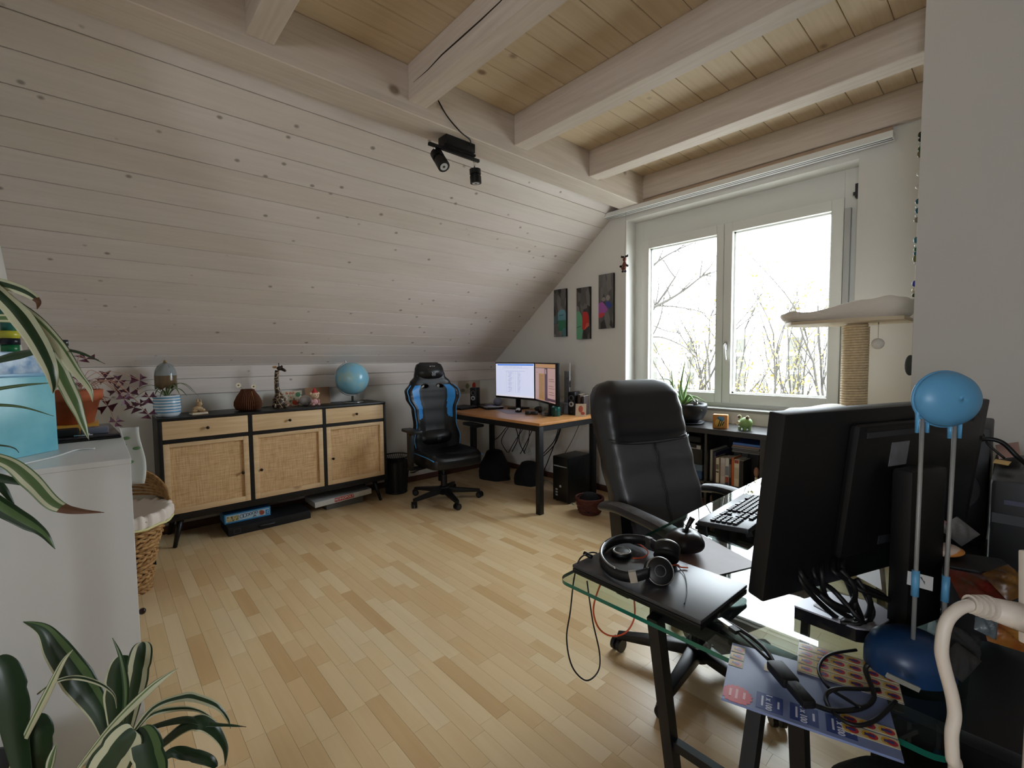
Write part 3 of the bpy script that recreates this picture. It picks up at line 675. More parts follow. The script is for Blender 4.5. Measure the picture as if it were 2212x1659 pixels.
def star_base(t, r, z_col, ang0, parts_m=M_NYLON, wheel_m=M_BLK2, rim_m=None):
    obj('column', MB().cyl((0, 0, 0.10), (0, 0, z_col*0.62), 0.030, 18).cyl((0, 0, z_col*0.6), (0, 0, z_col), 0.016, 14), parts_m, t)
    obj('hub', MB().lathe([(0, 0.06), (0.05, 0.06), (0.052, 0.13), (0.036, 0.14), (0, 0.14)], 20), parts_m, t)
    for k in range(5):
        a = ang0+k*2*pi/5; c, s = cos(a), sin(a)
        mb = MB(); P = []
        for q in (0.03, r): 
            hw = 0.03 if q < 0.1 else 0.018; zt = 0.125 if q < 0.1 else 0.085; zb = 0.075 if q < 0.1 else 0.058
            for e in (-1, 1):
                for z in (zb, zt): P.append((c*q-s*hw*e, s*q+c*hw*e, z))
        mb.add(P, [(0,1,3,2), (4,6,7,5), (0,4,5,1), (2,3,7,6), (1,5,7,3), (0,2,6,4)])
        l = obj('base_leg', mb, parts_m, t, bevel=0.006)
        wx, wy = c*r*0.99, s*r*0.99; b = a+1.1+k*0.7
        dx, dy = cos(b), sin(b)
        wm = MB()
        for e in (-1, 1):
            wm.cyl((wx-dy*0.006*e, wy+dx*0.006*e, 0.03), (wx-dy*0.024*e, wy+dx*0.024*e, 0.03), 0.030, 18)
            if rim_m: wm.cyl((wx-dy*0.0241*e, wy+dx*0.0241*e, 0.03), (wx-dy*0.0255*e, wy+dx*0.0255*e, 0.03), 0.019, 16, mi=1)
        wm.cyl((wx, wy, 0.03), (wx, wy, 0.062), 0.009, 10)
        obj('caster', wm, [wheel_m, rim_m or wheel_m], l)

def back_shell(rows, nf, xfront, hole=None, mif=None):
    """closed back rest: rows of (z, half width, x centre, thickness); xfront(u, row) pushes the front forward"""
    mb = MB(); nb = nf; vs = []; K = len(rows)
    for (z, hw, xc, th) in rows:
        for i in range(nf):
            u = -1+2*i/(nf-1); e = max(0.0, 1-abs(u)**10)**0.5
            vs.append((xc+xfront(u, z)+th*0.5*e, u*hw, z))
        for i in range(nb):
            u = 1-2*i/(nb-1); e = max(0.0, 1-abs(u)**10)**0.5
            vs.append((xc-th*0.5*e+xfront(u, z)*0.35, u*hw, z))
    n = nf+nb; fs = []; mi = []
    for k in range(K-1):
        for i in range(n):
            i2 = (i+1) % n
            u = (-1+2*(i+0.5)/(nf-1)) if i < nf-1 else (1-2*(i-nf+0.5)/(nb-1) if nf <= i < n-1 else 2)
            zc = (rows[k][0]+rows[k+1][0])/2; hw = (rows[k][1]+rows[k+1][1])/2
            if hole and abs(u) <= 1 and hole(u*hw, zc): continue
            fs.append((k*n+i, k*n+i2, (k+1)*n+i2, (k+1)*n+i)); mi.append(mif(u, zc, i < nf-1) if mif else 0)
    o = len(mb.v); mb.v += vs
    for f, m in zip(fs, mi): mb.f.append(f); mb.sm.append(True); mb.mi.append(m)
    mb.add([vs[i] for i in range(n)], [tuple(range(n-1, -1, -1))]); mb.add([vs[(K-1)*n+i] for i in range(n)], [tuple(range(n))])
    return mb
def lerp_rows(keys, step):
    out = []; z = keys[0][0]
    while z < keys[-1][0]+1e-6:
        for a, b in zip(keys, keys[1:]):
            if a[0] <= z <= b[0]+1e-9:
                t = (z-a[0])/(b[0]-a[0]); t = t*t*(3-2*t)
                out.append((z,)+tuple(a[i]+(b[i]-a[i])*t for i in range(1, len(a)))); break
        z += step
    return out
def emblem(parent, loc, rot, s, m):
    """angular mask emblem of slanted blades"""
    mb = MB()
    for e in (-1, 1):
        mb.add([(e*a*s, b*s, 0) for a, b in ((0.06, 0.1), (0.5, 0.5), (0.42, 0.12), (0.2, -0.1), (0.12, -0.62), (0.05, -0.2))], [(0,1,2,3,4,5) if e > 0 else (5,4,3,2,1,0)])
        mb.add([(e*a*s, b*s, 0) for a, b in ((0.5, 0.08), (0.46, -0.3), (0.25, -0.55), (0.3, -0.15))], [(0,1,2,3) if e > 0 else (3,2,1,0)])
    return obj('emblem', mb, m, parent, loc, rot, solid=0.001)

# gaming chair
gc = thing('gaming_chair', 'black gaming chair with bright blue shoulder stripes beside the wooden desk', 'chair', (-3.64, 2.42, 0), R(-6))
star_base(gc, 0.345, 0.40, R(-80), M_NYLON, M_BLK2, M_DGREY)
keys = [(0.47, 0.235, -0.18, 0.10), (0.58, 0.25, -0.19, 0.11), (0.72, 0.215, -0.205, 0.10), (0.86, 0.225, -0.22, 0.10), (0.98, 0.278, -0.235, 0.10), (1.04, 0.282, -0.24, 0.10),
        (1.12, 0.215, -0.255, 0.09), (1.18, 0.165, -0.265, 0.085), (1.25, 0.150, -0.275, 0.08), (1.29, 0.135, -0.28, 0.07), (1.315, 0.095, -0.285, 0.03)]
rows = lerp_rows(keys, 0.00845)
def hole(y, z): return ((abs(y)-0.082)/0.040)**2+((z-1.083-0.10*(0.082-abs(y)))/0.022)**2 < 1
def gmi(u, z, front):
    if front and 0.52 < abs(u) < 0.80 and 0.80-0.1*(abs(u)-0.5) < z < 1.095 and abs(u) > 0.52+0.5*max(0, 0.98-z): return 1
    if front and abs(u) < 0.6 and 0.70 < z < 1.07: return 2
    return 0
def gx(u, z):
    b = min(1, max(0, (1.12-z)/0.12)); return 0.055*b*max(0, abs(u)-0.45)**1.2/0.55**1.2
bk = obj('backrest', back_shell(rows, 65, gx, hole, gmi), [M_PU, M_BLUEPU, M_PUP], gc)
for s in (-1, 1):
    pts = []
    for i in range(20):
        a = 2*pi*i/20; y = s*(0.082+0.041*cos(a)); z = 1.083+0.0225*sin(a)+0.10*(0.082-abs(y))
        pts.append((-0.25+0.044, y, z))
    obj('slot_rim', MB().tube(pts, 0.006, 8, closed=True), M_BLK2, bk)
    pp = [(rw[2]+gx(s*0.97, rw[0])+rw[3]*0.2+0.012, s*rw[1]*0.985, rw[0]) for rw in rows[4:76:2]]
    obj('edge_piping', MB().tube(pp, 0.0045, 6), M_PIPE, bk)
hp = obj('head_pillow', MB().grid(lambda u, v_: (-0.262+0.085*(sin(pi*min(max(v_, 0.02), 0.98))**0.5)*cos(2*pi*u) if cos(2*pi*u) > 0 else -0.262+0.02*cos(2*pi*u), 0.15*sin(2*pi*u)*(0.86+0.14*sin(pi*v_)), 1.14+0.15*v_), 32, 9, cu=True), M_PU, gc)
emblem(hp, (-0.173, 0.0, 1.205), (R(90), 0, R(90)), 0.042, mat('emblem_silver', (120, 122, 126), 0.4))
obj('top_mark', MB().add([(-0.205, -0.03, 1.276), (-0.205, -0.02, 1.283), (-0.204, -0.012, 1.276)], [(0, 1, 2)]).add([(-0.205, 0.03, 1.276), (-0.205, 0.02, 1.283), (-0.204, 0.012, 1.276)], [(2, 1, 0)]).add([(-0.205, -0.006, 1.277), (-0.205, 0.006, 1.277), (-0.205, 0.0, 1.285)], [(0, 1, 2)]), mat('mark_white', (200, 200, 200), 0.5), bk, solid=0.002)
lp = obj('lumbar_pillow', MB().grid(lambda u, v_: (-0.175+0.10*(sin(pi*min(max(v_, 0.03), 0.97))**0.6)*max(0, cos(2*pi*u))**0.7-0.01, 0.185*sin(2*pi*u), 0.50+0.17*v_), 32, 9, cu=True), M_PU, gc)
emblem(lp, (-0.079, 0.0, 0.585), (R(90), 0, R(90)), 0.042, mat('emblem_grey', (66, 68, 72), 0.4))
# seat
def seat_fn(u, v_):
    a = 2*pi*u; ca, sa = cos(a), sin(a); e = 0.32
    x = 0.06+0.265*(abs(ca)**e)*(1 if ca > 0 else -1); y = 0.265*(abs(sa)**e)*(1 if sa > 0 else -1)
    prof = [(0.0, 0.36), (0.8, 0.36), (0.98, 0.375), (1.0, 0.41), (0.99, 0.455), (0.93, 0.478), (0.80, 0.480), (0.55, 0.470), (0.0, 0.465)]
    k = v_*8; i = min(int(k), 7); f = k-i; r = prof[i][0]+(prof[i+1][0]-prof[i][0])*f; z = prof[i][1]+(prof[i+1][1]-prof[i][1])*f
    if z > 0.44: z += 0.022*min(1, (abs(y*r)/0.2)**3)*(1 if x < 0.28 else 0.6)-0.015*max(0, (x-0.2)/0.125)
    return (0.06+(x-0.06)*r, y*r, z)
st = obj('seat', MB().grid(seat_fn, 48, 25, cu=True), M_PU, gc)
for s in (-1, 1):
    obj('seat_piping', MB().tube([(0.06+0.265*t, s*(0.262-0.03*max(0, t-0.6)), 0.47-0.05*max(0, t-0.5)**1.3-0.0*t) for t in [-0.7+i*0.085 for i in range(20)]], 0.0045, 6), M_PIPE, st)
obj('seat_mechanism', MB().bx(-0.13, 0.16, -0.09, 0.09, 0.335, 0.37).bx(-0.2, -0.1, -0.2, 0.2, 0.33, 0.36), M_NYLON, gc, bevel=0.006)
obj('tilt_lever', MB().tube([(0.05, -0.09, 0.355), (0.06, -0.28, 0.345), (0.07, -0.33, 0.335)], 0.006, 8).ell((0.07, -0.345, 0.333), (0.012, 0.03, 0.008), 10, 8), M_NYLON, gc)
for s in (-1, 1):
    ar = obj('armrest', MB().bx(-0.115, 0.145, s*0.325-0.048, s*0.325+0.048, 0.682, 0.712), M_NYLON, gc, bevel=0.012)
    obj('arm_post', MB().bx(-0.03, 0.035, s*0.335-0.022, s*0.335+0.022, 0.40, 0.685), M_NYLON, ar, bevel=0.008)
    obj('arm_bracket', MB().bx(-0.035, 0.04, s*0.18, s*0.355, 0.338, 0.358).bx(-0.035, 0.04, s*0.32, s*0.35, 0.338, 0.42), M_NYLON, ar, bevel=0.004)
    obj('adjust_button', MB().bx(0.035, 0.075, s*0.335-0.012, s*0.335+0.012, 0.668, 0.683), M_DGREY, ar, bevel=0.003)
    obj('hinge_cover', MB().lathe([(0, 0), (0.055, 0), (0.05, 0.02), (0, 0.022)], 20, M=MX.Translation((-0.15, s*0.245, 0.43)) @ MX.Rotation(-s*R(90), 4, 'X')), M_NYLON, gc)

# leather office chair at the glass desk
M_LEA = mat('black_leather', (30, 30, 33), 0.40, spec=0.7)
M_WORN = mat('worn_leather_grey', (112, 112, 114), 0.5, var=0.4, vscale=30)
oc = thing('office_chair', 'high backed black leather office chair pulled up to the glass desk', 'chair', (-0.87, 1.86, 0), R(-17))
star_base(oc, 0.345, 0.42, R(220), M_BLK2, M_BLK2)
keys = [(0.43, 0.225, -0.19, 0.13), (0.55, 0.240, -0.23, 0.15), (0.70, 0.245, -0.275, 0.165), (0.85, 0.247, -0.33, 0.17), (0.955, 0.248, -0.365, 0.17), (0.972, 0.248, -0.37, 0.167),
        (0.99, 0.25, -0.375, 0.178), (1.08, 0.25, -0.40, 0.18), (1.16, 0.242, -0.42, 0.17), (1.205, 0.222, -0.432, 0.14), (1.228, 0.19, -0.438, 0.09), (1.238, 0.14, -0.44, 0.035)]
rows = lerp_rows(keys, 0.0175)
def ox(u, z): return -0.03*abs(u)**2.5*0+0.018*abs(u)**2*(1 if z < 0.965 else 0.2)
bk = obj('backrest', back_shell(rows, 25, ox, None, lambda u, z, fr: 1 if (fr and z < 0.963 and abs(u) < 0.93) else 0), [M_LEA, mat('sheen_grey_leather', (84, 84, 88), 0.38, spec=0.6)], oc)  # lower front panel lighter: window sheen put into the leather colour
def fx(u, z):
    for a, b in zip(rows, rows[1:]):
        if a[0] <= z <= b[0]: rw = a
    e = max(0.0, 1-abs(u)**10)**0.5
    return (rw[2]+ox(u, z)+rw[3]*0.5*e+0.0015, u*rw[1], z)
for dz in (0.0, 0.011):
    obj('seam', MB().tube([fx(-0.96+1.92*i/24, 0.962+dz+0.018*(1-(i/12-1)**2)*-1) for i in range(25)], 0.0022, 5), M_LEA, bk)
for dy in (-0.02, 0.02):
    obj('seam', MB().tube([fx(dy, 0.945-0.022*i) for i in range(20)], 0.0022, 5), M_LEA, bk)
obj('seat', MB().grid(lambda u, v_: seat_fn(u, v_), 48, 25, cu=True), M_LEA, oc)
obj('seat_mechanism', MB().bx(-0.12, 0.14, -0.1, 0.1, 0.335, 0.37), M_BLK2, oc, bevel=0.006)
for s in (-1, 1):
    y = s*0.305
    pad = smooth_path([(-0.25, y, 0.694), (-0.15, y, 0.712), (0.0, y, 0.713), (0.12, y, 0.709), (0.21, y, 0.698)], 5)
    ar = obj('armrest', MB().grid(lambda u, v_: tuple(V(pad[int(round(v_*20))])+V((0, 0.042*cos(2*pi*u), 0.022*sin(2*pi*u)))), 14, 21, cu=True), M_LEA, oc)
    obj('worn_patch', MB().grid(lambda u, v_: tuple(V(pad[int(round((0.15+0.75*v_)*20))])+V((0, 0.03*(u*2-1), 0.0225*sqrt(max(0, 1-(0.7*(u*2-1))**2))))), 7, 16), M_WORN, ar)
    obj('arm_frame', MB().bar((-0.15, y, 0.695), (-0.10, y, 0.36), 0.05, 0.075, (1, 0, 0)).bar((-0.10, y, 0.372), (-0.10, s*0.09, 0.352), 0.05, 0.025), M_BLK2, ar)
# ------------------------------------------------------------------ wooden corner desk
ZD = 0.795
M_OAKTOP = wood('honey_desk_board', (196, 142, 88), (178, 122, 72), 'X', 0.35, spec=0.5)
M_BLKSTEEL = mat('black_powder_coat', (20, 20, 22), 0.45)
dk = thing('corner_desk', 'wooden desk with black square steel legs in the corner', 'desk', (-3.48, 3.155, 0))
hx, hy = 0.795, 0.40
obj('desk_top', MB().bx(-hx, hx, -hy, hy, ZD-0.024, ZD), M_OAKTOP, dk, bevel=0.002)
obj('frame_rail', MB().bx(-hx+0.01, hx-0.01, -hy+0.008, -hy+0.053, ZD-0.074, ZD-0.024), M_BLKSTEEL, dk)
obj('frame_rail', MB().bx(-hx+0.01, hx-0.01, hy-0.053, hy-0.008, ZD-0.074, ZD-0.024), M_BLKSTEEL, dk)
for s in (-1, 1):
    obj('frame_rail', MB().bx(s*(hx-0.01), s*(hx-0.055), -hy+0.053, hy-0.053, ZD-0.074, ZD-0.024), M_BLKSTEEL, dk)
    for q in (-1, 1):
        obj('leg', MB().bx(s*(hx-0.008), s*(hx-0.058), q*(hy-0.006), q*(hy-0.056), 0, ZD-0.074+0.04), M_BLKSTEEL, dk, bevel=0.002)

def monitor(name, label, loc, rz, wd, ht, zb, screen, extras):
    t = thing(name, label, 'monitor', loc, rz)         # screen faces local -y
    hs = obj('housing', MB().bx(-wd/2, wd/2, 0, 0.04, zb, zb+ht), M_BLK2, t, bevel=0.004)
    obj('screen', MB().bx(-wd/2+0.012, wd/2-0.012, -0.0012, 0.001, zb+0.022, zb+ht-0.012), screen, hs)
    extras(hs, wd, ht, zb)
    obj('stand_neck', MB().bx(-0.03, 0.03, 0.045, 0.07, 0.015, zb+ht*0.45).bx(-0.05, 0.05, 0.04, 0.06, zb+ht*0.3, zb+ht*0.6), M_BLK2, t, bevel=0.004)
    obj('stand_foot', MB().bx(-0.085, 0.085, -0.03, 0.15, 0, 0.014), M_BLK2, t, bevel=0.005)
    return t
M_SCR1 = mat('lit_white_page', (214, 220, 246), 0.4, emit=0.36)
M_SCR2 = mat('lit_pink_page', (206, 172, 168), 0.4, emit=0.2)
def ex1(hs, wd, ht, zb):
    W = wd-0.024; Hh = ht-0.034; z0 = zb+0.022
    obj('title_bar', MB().bx(-W*0.45, W/2-0.006, -0.0018, -0.001, z0+Hh*0.945, z0+Hh*0.985), mat('lit_blue_bar', (66, 128, 226), 0.4, emit=0.34), hs)
    mb = MB()
    for k in range(7): mb.bx(-0.12+k*0.035, -0.119+k*0.035, -0.0016, -0.001, z0+Hh*0.12, z0+Hh*0.77)
    mb.bx(-0.14, 0.17, -0.0016, -0.001, z0+Hh*0.775, z0+Hh*0.781); mb.bx(-0.19, 0.22, -0.0016, -0.001, z0+Hh*0.862, z0+Hh*0.866)
    for k in range(16): mb.bx(-0.10+0.012*(k % 3), -0.06+0.01*(k % 4), -0.0016, -0.001, z0+Hh*(0.15+k*0.038), z0+Hh*(0.157+k*0.038)); mb.bx(0.06, 0.075+0.006*(k % 5), -0.0016, -0.001, z0+Hh*(0.15+k*0.038), z0+Hh*(0.157+k*0.038))
    for k in range(14): mb.bx(-0.17+k*0.022, -0.163+k*0.022, -0.0016, -0.001, z0+Hh*0.895, z0+Hh*0.915)
    obj('table_rules', mb, mat('lit_grey_rule', (150, 152, 186), 0.4, emit=0.2), hs)
    obj('task_bar', MB().bx(-W/2, W/2, -0.0018, -0.001, z0, z0+Hh*0.04), mat('lit_pale_bar', (226, 224, 232), 0.4, emit=0.36), hs)
def ex2(hs, wd, ht, zb):
    W = wd-0.024; Hh = ht-0.034; z0 = zb+0.022
    obj('header_bar', MB().bx(-W/2, W/2, -0.0018, -0.001, z0+Hh*0.90, z0+Hh), mat('lit_tan_bar', (208, 160, 112), 0.4, emit=0.2), hs)
    obj('tree_panel', MB().bx(-W*0.30, -W*0.02, -0.0018, -0.001, z0+Hh*0.02, z0+Hh*0.74), mat('lit_ochre_panel', (190, 146, 88), 0.4, emit=0.19), hs)
    obj('splitter', MB().bx(-W*0.0, W*0.14, -0.0018, -0.001, z0+Hh*0.02, z0+Hh*0.895).bx(W*0.14, W/2, -0.0018, -0.001, z0+Hh*0.03, z0+Hh*0.10).bx(-W/2, W/2, -0.0018, -0.001, z0+Hh*0.885, z0+Hh*0.9), mat('lit_mauve', (112, 84, 100), 0.4, emit=0.11), hs)
    obj('tool_tab', MB().bx(W*0.03, W*0.08, -0.0022, -0.0018, z0+Hh*0.74, z0+Hh*0.86), M_SCR2, hs)
    mb = MB()
    for k, q in enumerate((0.2, 0.26, 0.36, 0.42, 0.55, 0.6)): mb.bx(W*0.2, W*(0.46-0.03*(k % 2)), -0.0018, -0.001, z0+Hh*q, z0+Hh*(q+0.012))
    mb.bx(-W*0.46, -W*0.36, -0.0018, -0.001, z0+Hh*0.76, z0+Hh*0.768)
    for k in range(16): mb.bx(-W*0.28, -W*(0.06+0.03*(k % 3)), -0.0024, -0.0018, z0+Hh*(0.08+k*0.04), z0+Hh*(0.085+k*0.04))
    obj('text_lines', mb, mat('lit_text_line', (150, 92, 78), 0.4, emit=0.1), hs)
monitor('desk_monitor', 'left black monitor on the wooden desk showing a white document page', (-3.655, 3.36, ZD), 0.0, 0.632, 0.395, 0.112, M_SCR1, ex1)
monitor('desk_monitor', 'right angled monitor on the wooden desk showing a pink and ochre window', (-3.06, 3.215, ZD), R(-27), 0.60, 0.395, 0.112, M_SCR2, ex2)

M_SPK = mat('speaker_black', (18, 18, 20), 0.4)
def speaker(label, loc, rz):
    t = thing('desk_speaker', label, 'speaker', loc, rz)       # faces local -y
    c = obj('cabinet', MB().bx(-0.04, 0.04, -0.05, 0.06, 0, 0.225), M_SPK, t, bevel=0.012)
    obj('tweeter_ring', MB().lathe([(0.018, 0), (0.027, 0), (0.027, 0.004), (0.018, 0.002)], 24, close=True, M=MX.Translation((0, -0.0505, 0.165)) @ MX.Rotation(R(90), 4, 'X')), mat('ring_grey', (110, 112, 114), 0.35, metal=0.6), c)
    obj('woofer_cone', MB().lathe([(0.0, 0), (0.026, 0.0), (0.026, 0.004), (0.012, 0.002), (0.0, 0.004)], 24, M=MX.Translation((0, -0.0505, 0.105)) @ MX.Rotation(R(90), 4, 'X')), mat('cone_silver', (190, 190, 192), 0.4), c)
    obj('dust_cap', MB().ell((0, -0.054, 0.105), (0.011, 0.005, 0.011), 14, 8), M_BLK2, c); obj('tweeter_dome', MB().ell((0, -0.052, 0.165), (0.016, 0.004, 0.016), 14, 8), M_BLK2, c)
    obj('badge', MB().bx(-0.004, 0.004, -0.052, -0.050, 0.026, 0.034), MATS['ring_grey'], c)
    return t
speaker('left black desk speaker standing by the knee wall', (-4.15, 3.20, ZD), R(28))
speaker('right black desk speaker with silver cone beside the angled monitor', (-2.885, 3.44, ZD), R(12))

# mouse mat, mouse, keyboard
tag(obj('mouse_mat', MB().prism([(-3.78, 3.18), (-3.385, 3.02), (-3.24, 3.155), (-3.62, 3.31)], ZD, ZD+0.002), mat('mouse_mat_grey', (150, 142, 150), 0.6)), 'thin grey mouse mat on the wooden desk', 'mouse mat')
ms = thing('computer_mouse', 'black and silver computer mouse on the grey mat', 'mouse', (-3.42, 3.20, ZD+0.0025), R(38))
obj('shell', MB().grid(lambda u, v_: (0.034*sin(2*pi*u)*(sin(pi*min(max(v_, .04), .96))**0.45), -0.055+0.11*v_, max(0.0, 0.032*cos(2*pi*u)+0.008)*(sin(pi*min(max(v_, .04), .96))**0.6)), 24, 14, cu=True), M_BLK2, ms)
obj('top_shell', MB().grid(lambda u, v_: (0.022*(u*2-1), -0.045+0.07*v_, 0.0408*sin(pi*(0.12+0.62*v_))**0.6*(1-0.16*(u*2-1)**2)), 8, 8), mat('silver_plastic', (180, 182, 184), 0.35), ms)
kb = thing('ergonomic_keyboard', 'black keyboard with wrist rest and pale keys on the wooden desk', 'keyboard', (-3.98, 3.27, ZD), R(-22))
obj('base', MB().prism([(-0.23, -0.11), (0.22, -0.10), (0.235, 0.03), (0.2, 0.1), (-0.2, 0.1), (-0.24, 0.02)], 0, 0.022), M_BLK2, kb, bevel=0.006)
obj('edge_trim', MB().bar((0.13, -0.10, 0.024), (0.232, 0.03, 0.03), 0.012, 0.008).bar((0.232, 0.03, 0.03), (0.205, 0.095, 0.03), 0.012, 0.008), mat('pale_trim', (196, 194, 200), 0.4), kb)
kc = mesh_of('key_cap', MB().bx(-0.0075, 0.0075, -0.0075, 0.0075, 0, 0.007), mat('lilac_key', (132, 128, 158), 0.5), 0.0015, 1)
for r_ in range(4):
    for c in range(10): obj('key_cap', kc, None, kb, (-0.03+c*0.0185+r_*0.004, -0.03+r_*0.0185, 0.022))
lt = thing('black_laptop', 'closed black laptop lying at the far left of the wooden desk', 'laptop', (-4.13, 3.02, ZD), R(8))
obj('body', MB().bx(-0.12, 0.12, -0.16, 0.12, 0, 0.022), M_BLK2, lt, bevel=0.004)
obj('lid_edge', MB().bx(-0.118, 0.118, -0.158, 0.118, 0.0222, 0.026), M_DGREY, lt, bevel=0.002)

# glass tumbler, green mug
gt = thing('glass_tumbler', 'clear faceted drinking glass near the front of the wooden desk', 'glass', (-2.95, 3.085, ZD))
GL = glassmat('clear_glass', (240, 245, 245), 1.5)
mb = MB(); NG = 10
prg = [(0.030, 0.0), (0.034, 0.02), (0.037, 0.06), (0.041, 0.10), (0.049, 0.135), (0.050, 0.15), (0.046, 0.15), (0.044, 0.132), (0.036, 0.10), (0.032, 0.06), (0.030, 0.025), (0.0, 0.022)]
mb.lathe(prg, NG, smooth=False); obj('glass_wall', mb, GL, gt)
obj('bead_band', MB().tube([(0.033*cos(2*pi*i/20), 0.033*sin(2*pi*i/20), 0.028+0.004*(i % 2)) for i in range(20)], 0.003, 6, closed=True), GL, gt)
mg = thing('green_mug', 'dark green glazed mug behind the drinking glass', 'mug', (-2.925, 3.225, ZD))
M_GMUG = mat('dark_green_glaze', (24, 74, 66), 0.12)
obj('mug_body', MB().lathe([(0, 0), (0.038, 0), (0.044, 0.006), (0.045, 0.085), (0.043, 0.09), (0.040, 0.085), (0.039, 0.01), (0, 0.008)], 28), M_GMUG, mg)
obj('mug_handle', MB().tube(smooth_path([(0.043, 0.0, 0.075), (0.07, 0.0, 0.07), (0.074, 0, 0.045), (0.065, 0, 0.024), (0.043, 0, 0.02)], 5), 0.006, 8), M_GMUG, mg, rot=(0, 0, R(-50)))
# sunglasses, red pouch, pens, white card stand, books by the speaker
sg = thing('sunglasses', 'folded black sunglasses beside the drinking glass', 'sunglasses', (-3.16, 3.13, ZD), R(30))
obj('frame', MB().bx(-0.065, -0.005, -0.006, 0.006, 0.002, 0.038).bx(0.005, 0.065, -0.006, 0.006, 0.002, 0.038).bx(-0.008, 0.008, -0.004, 0.004, 0.026, 0.036), M_BLK2, sg, bevel=0.004)
obj('temple', MB().tube([(-0.065, 0.004, 0.03), (-0.06, 0.02, 0.028), (0.05, 0.026, 0.018)], 0.003, 6).tube([(0.065, 0.004, 0.03), (0.06, 0.028, 0.028), (-0.05, 0.034, 0.018)], 0.003, 6), M_BLK2, sg)
tag(obj('red_pouch', MB().ell((0, 0, 0.016), (0.06, 0.03, 0.016), 16, 10), mat('red_brown_leather', (120, 58, 44), 0.5), None, (-3.21, 3.19, ZD), (0, 0, R(20))), 'small red brown pouch behind the sunglasses', 'pouch')
tag(obj('black_pouch', MB().ell((0, 0, 0.03), (0.085, 0.05, 0.03), 18, 10), mat('black_cloth', (14, 14, 15), 0.8), None, (-3.26, 3.35, ZD), (0, 0, R(-20))), 'soft black pouch in front of the monitors', 'pouch')
ps = thing('letter_holder', 'grey upright letter holder with cards behind the angled monitor', 'letter holder', (-3.01, 3.50, ZD), R(-27))
obj('holder_back', MB().bx(-0.10, 0.03, 0, 0.006, 0.10, 0.42).bx(-0.14, 0.05, -0.06, 0.006, 0, 0.10), mat('blue_grey_plastic', (150, 156, 166), 0.4), ps, bevel=0.003)
obj('white_card', MB().bx(-0.02, 0.032, 0.008, 0.011, 0.33, 0.50), M_WHITE, ps)
obj('dark_card', MB().bx(-0.01, 0.04, 0.008, 0.012, 0.26, 0.32), mat('plum_card', (70, 44, 60), 0.6), ps)
obj('clip', MB().bx(0.0, 0.075, 0.0, 0.02, 0.34, 0.352), M_BLK2, ps, rot=(0, R(-8), 0), bevel=0.002)
for k, (dx, hh, m_, lb) in enumerate(((0.0, 0.20, mat('book_brown', (74, 58, 48), 0.6), 'tall dark brown book standing beside the right desk speaker'), (0.034, 0.185, mat('book_umber', (58, 46, 42), 0.6), 'short umber book standing at the end next to the brown one'))):
    b = thing('desk_book', lb, 'book', (-2.815+dx, 3.475+dx*0.4, ZD), R(14))
    obj('cover', MB().bx(-0.013, 0.013, -0.06, 0.06, 0, hh), m_, b, bevel=0.002)
    obj('pages', MB().bx(-0.010, 0.010, -0.058, 0.0602, 0.003, hh-0.004).bx(-0.010, 0.010, -0.058, 0.058, hh-0.004, hh+0.0006), mat('paper_edge', (205, 196, 178), 0.8), b)
tc_ = thing('picture_tile', 'small picture tile with a red lobster print at the desk edge', 'picture', (-2.735, 3.36, ZD), R(30))
obj('tile', MB().bx(-0.05, 0.05, 0, 0.004, 0, 0.12), mat('tile_cream', (214, 196, 170), 0.5), tc_, rot=(R(-10), 0, 0))
obj('print', MB().ell((0.0, -0.001, 0.07), (0.022, 0.0015, 0.032), 12, 8).ell((0.02, -0.001, 0.03), (0.02, 0.0015, 0.015), 12, 8), mat('print_rust', (186, 88, 62), 0.5), tc_, rot=(R(-10), 0, 0))
pb = thing('postcard', 'postcard with a red figure pinned low on the knee wall behind the left speaker', 'postcard', (XK+0.004, 3.33, 0.93))
obj('card', MB().bx(0, 0.002, -0.16, 0.16, 0, 0.15), mat('postcard_cream', (196, 186, 170), 0.7, var=0.2, vscale=25), pb)
obj('figure_print', MB().ell((0.0025, 0.07, 0.09), (0.001, 0.028, 0.042), 12, 8).ell((0.0025, 0.05, 0.05), (0.001, 0.02, 0.02), 12, 8), mat('print_vermilion', (196, 62, 44), 0.6), pb)
obj('leaf_print', MB().ell((0.0025, -0.03, 0.09), (0.001, 0.03, 0.03), 12, 8).ell((0.0025, -0.1, 0.04), (0.001, 0.03, 0.02), 12, 8), mat('print_moss', (124, 130, 96), 0.6), pb)
tag(obj('round_clock', MB().ell((0, 0, 0.05), (0.06, 0.05, 0.05), 20, 12), mat('frosted_lilac', (140, 140, 160), 0.3), None, (-4.06, 3.47, ZD)), 'frosted lilac dome lamp behind the keyboard', 'lamp')

# under the desk: pc tower, basket, cables, dark bags, power strip
pc = thing('computer_tower', 'black computer tower on the floor beside the desk leg', 'computer', (-2.805, 3.36, 0), R(0))
obj('case', MB().bx(-0.095, 0.095, -0.20, 0.12, 0.012, 0.43), mat('tower_black', (14, 14, 15), 0.4), pc, bevel=0.004)
obj('front_panel', MB().bx(-0.093, 0.093, -0.209, -0.2, 0.014, 0.428), M_BLK2, pc, bevel=0.003)
obj('drive_line', MB().bx(-0.08, 0.08, -0.2105, -0.209, 0.338, 0.346), mat('silver_trim', (170, 170, 172), 0.4), pc)
obj('power_button', MB().cyl((0.0, -0.209, 0.155), (0.0, -0.2125, 0.155), 0.012, 18), MATS['silver_trim'], pc)
for k in range(3): obj('port', MB().bx(-0.06, -0.035, -0.2105, -0.209, 0.06+k*0.026, 0.074+k*0.026), MATS['silver_trim'], pc)
for sx in (-1, 1):
    for sy in (-0.17, 0.09): obj('foot', MB().cyl((sx*0.07, sy, 0), (sx*0.07, sy, 0.014), 0.015, 12), M_BLACK, pc)
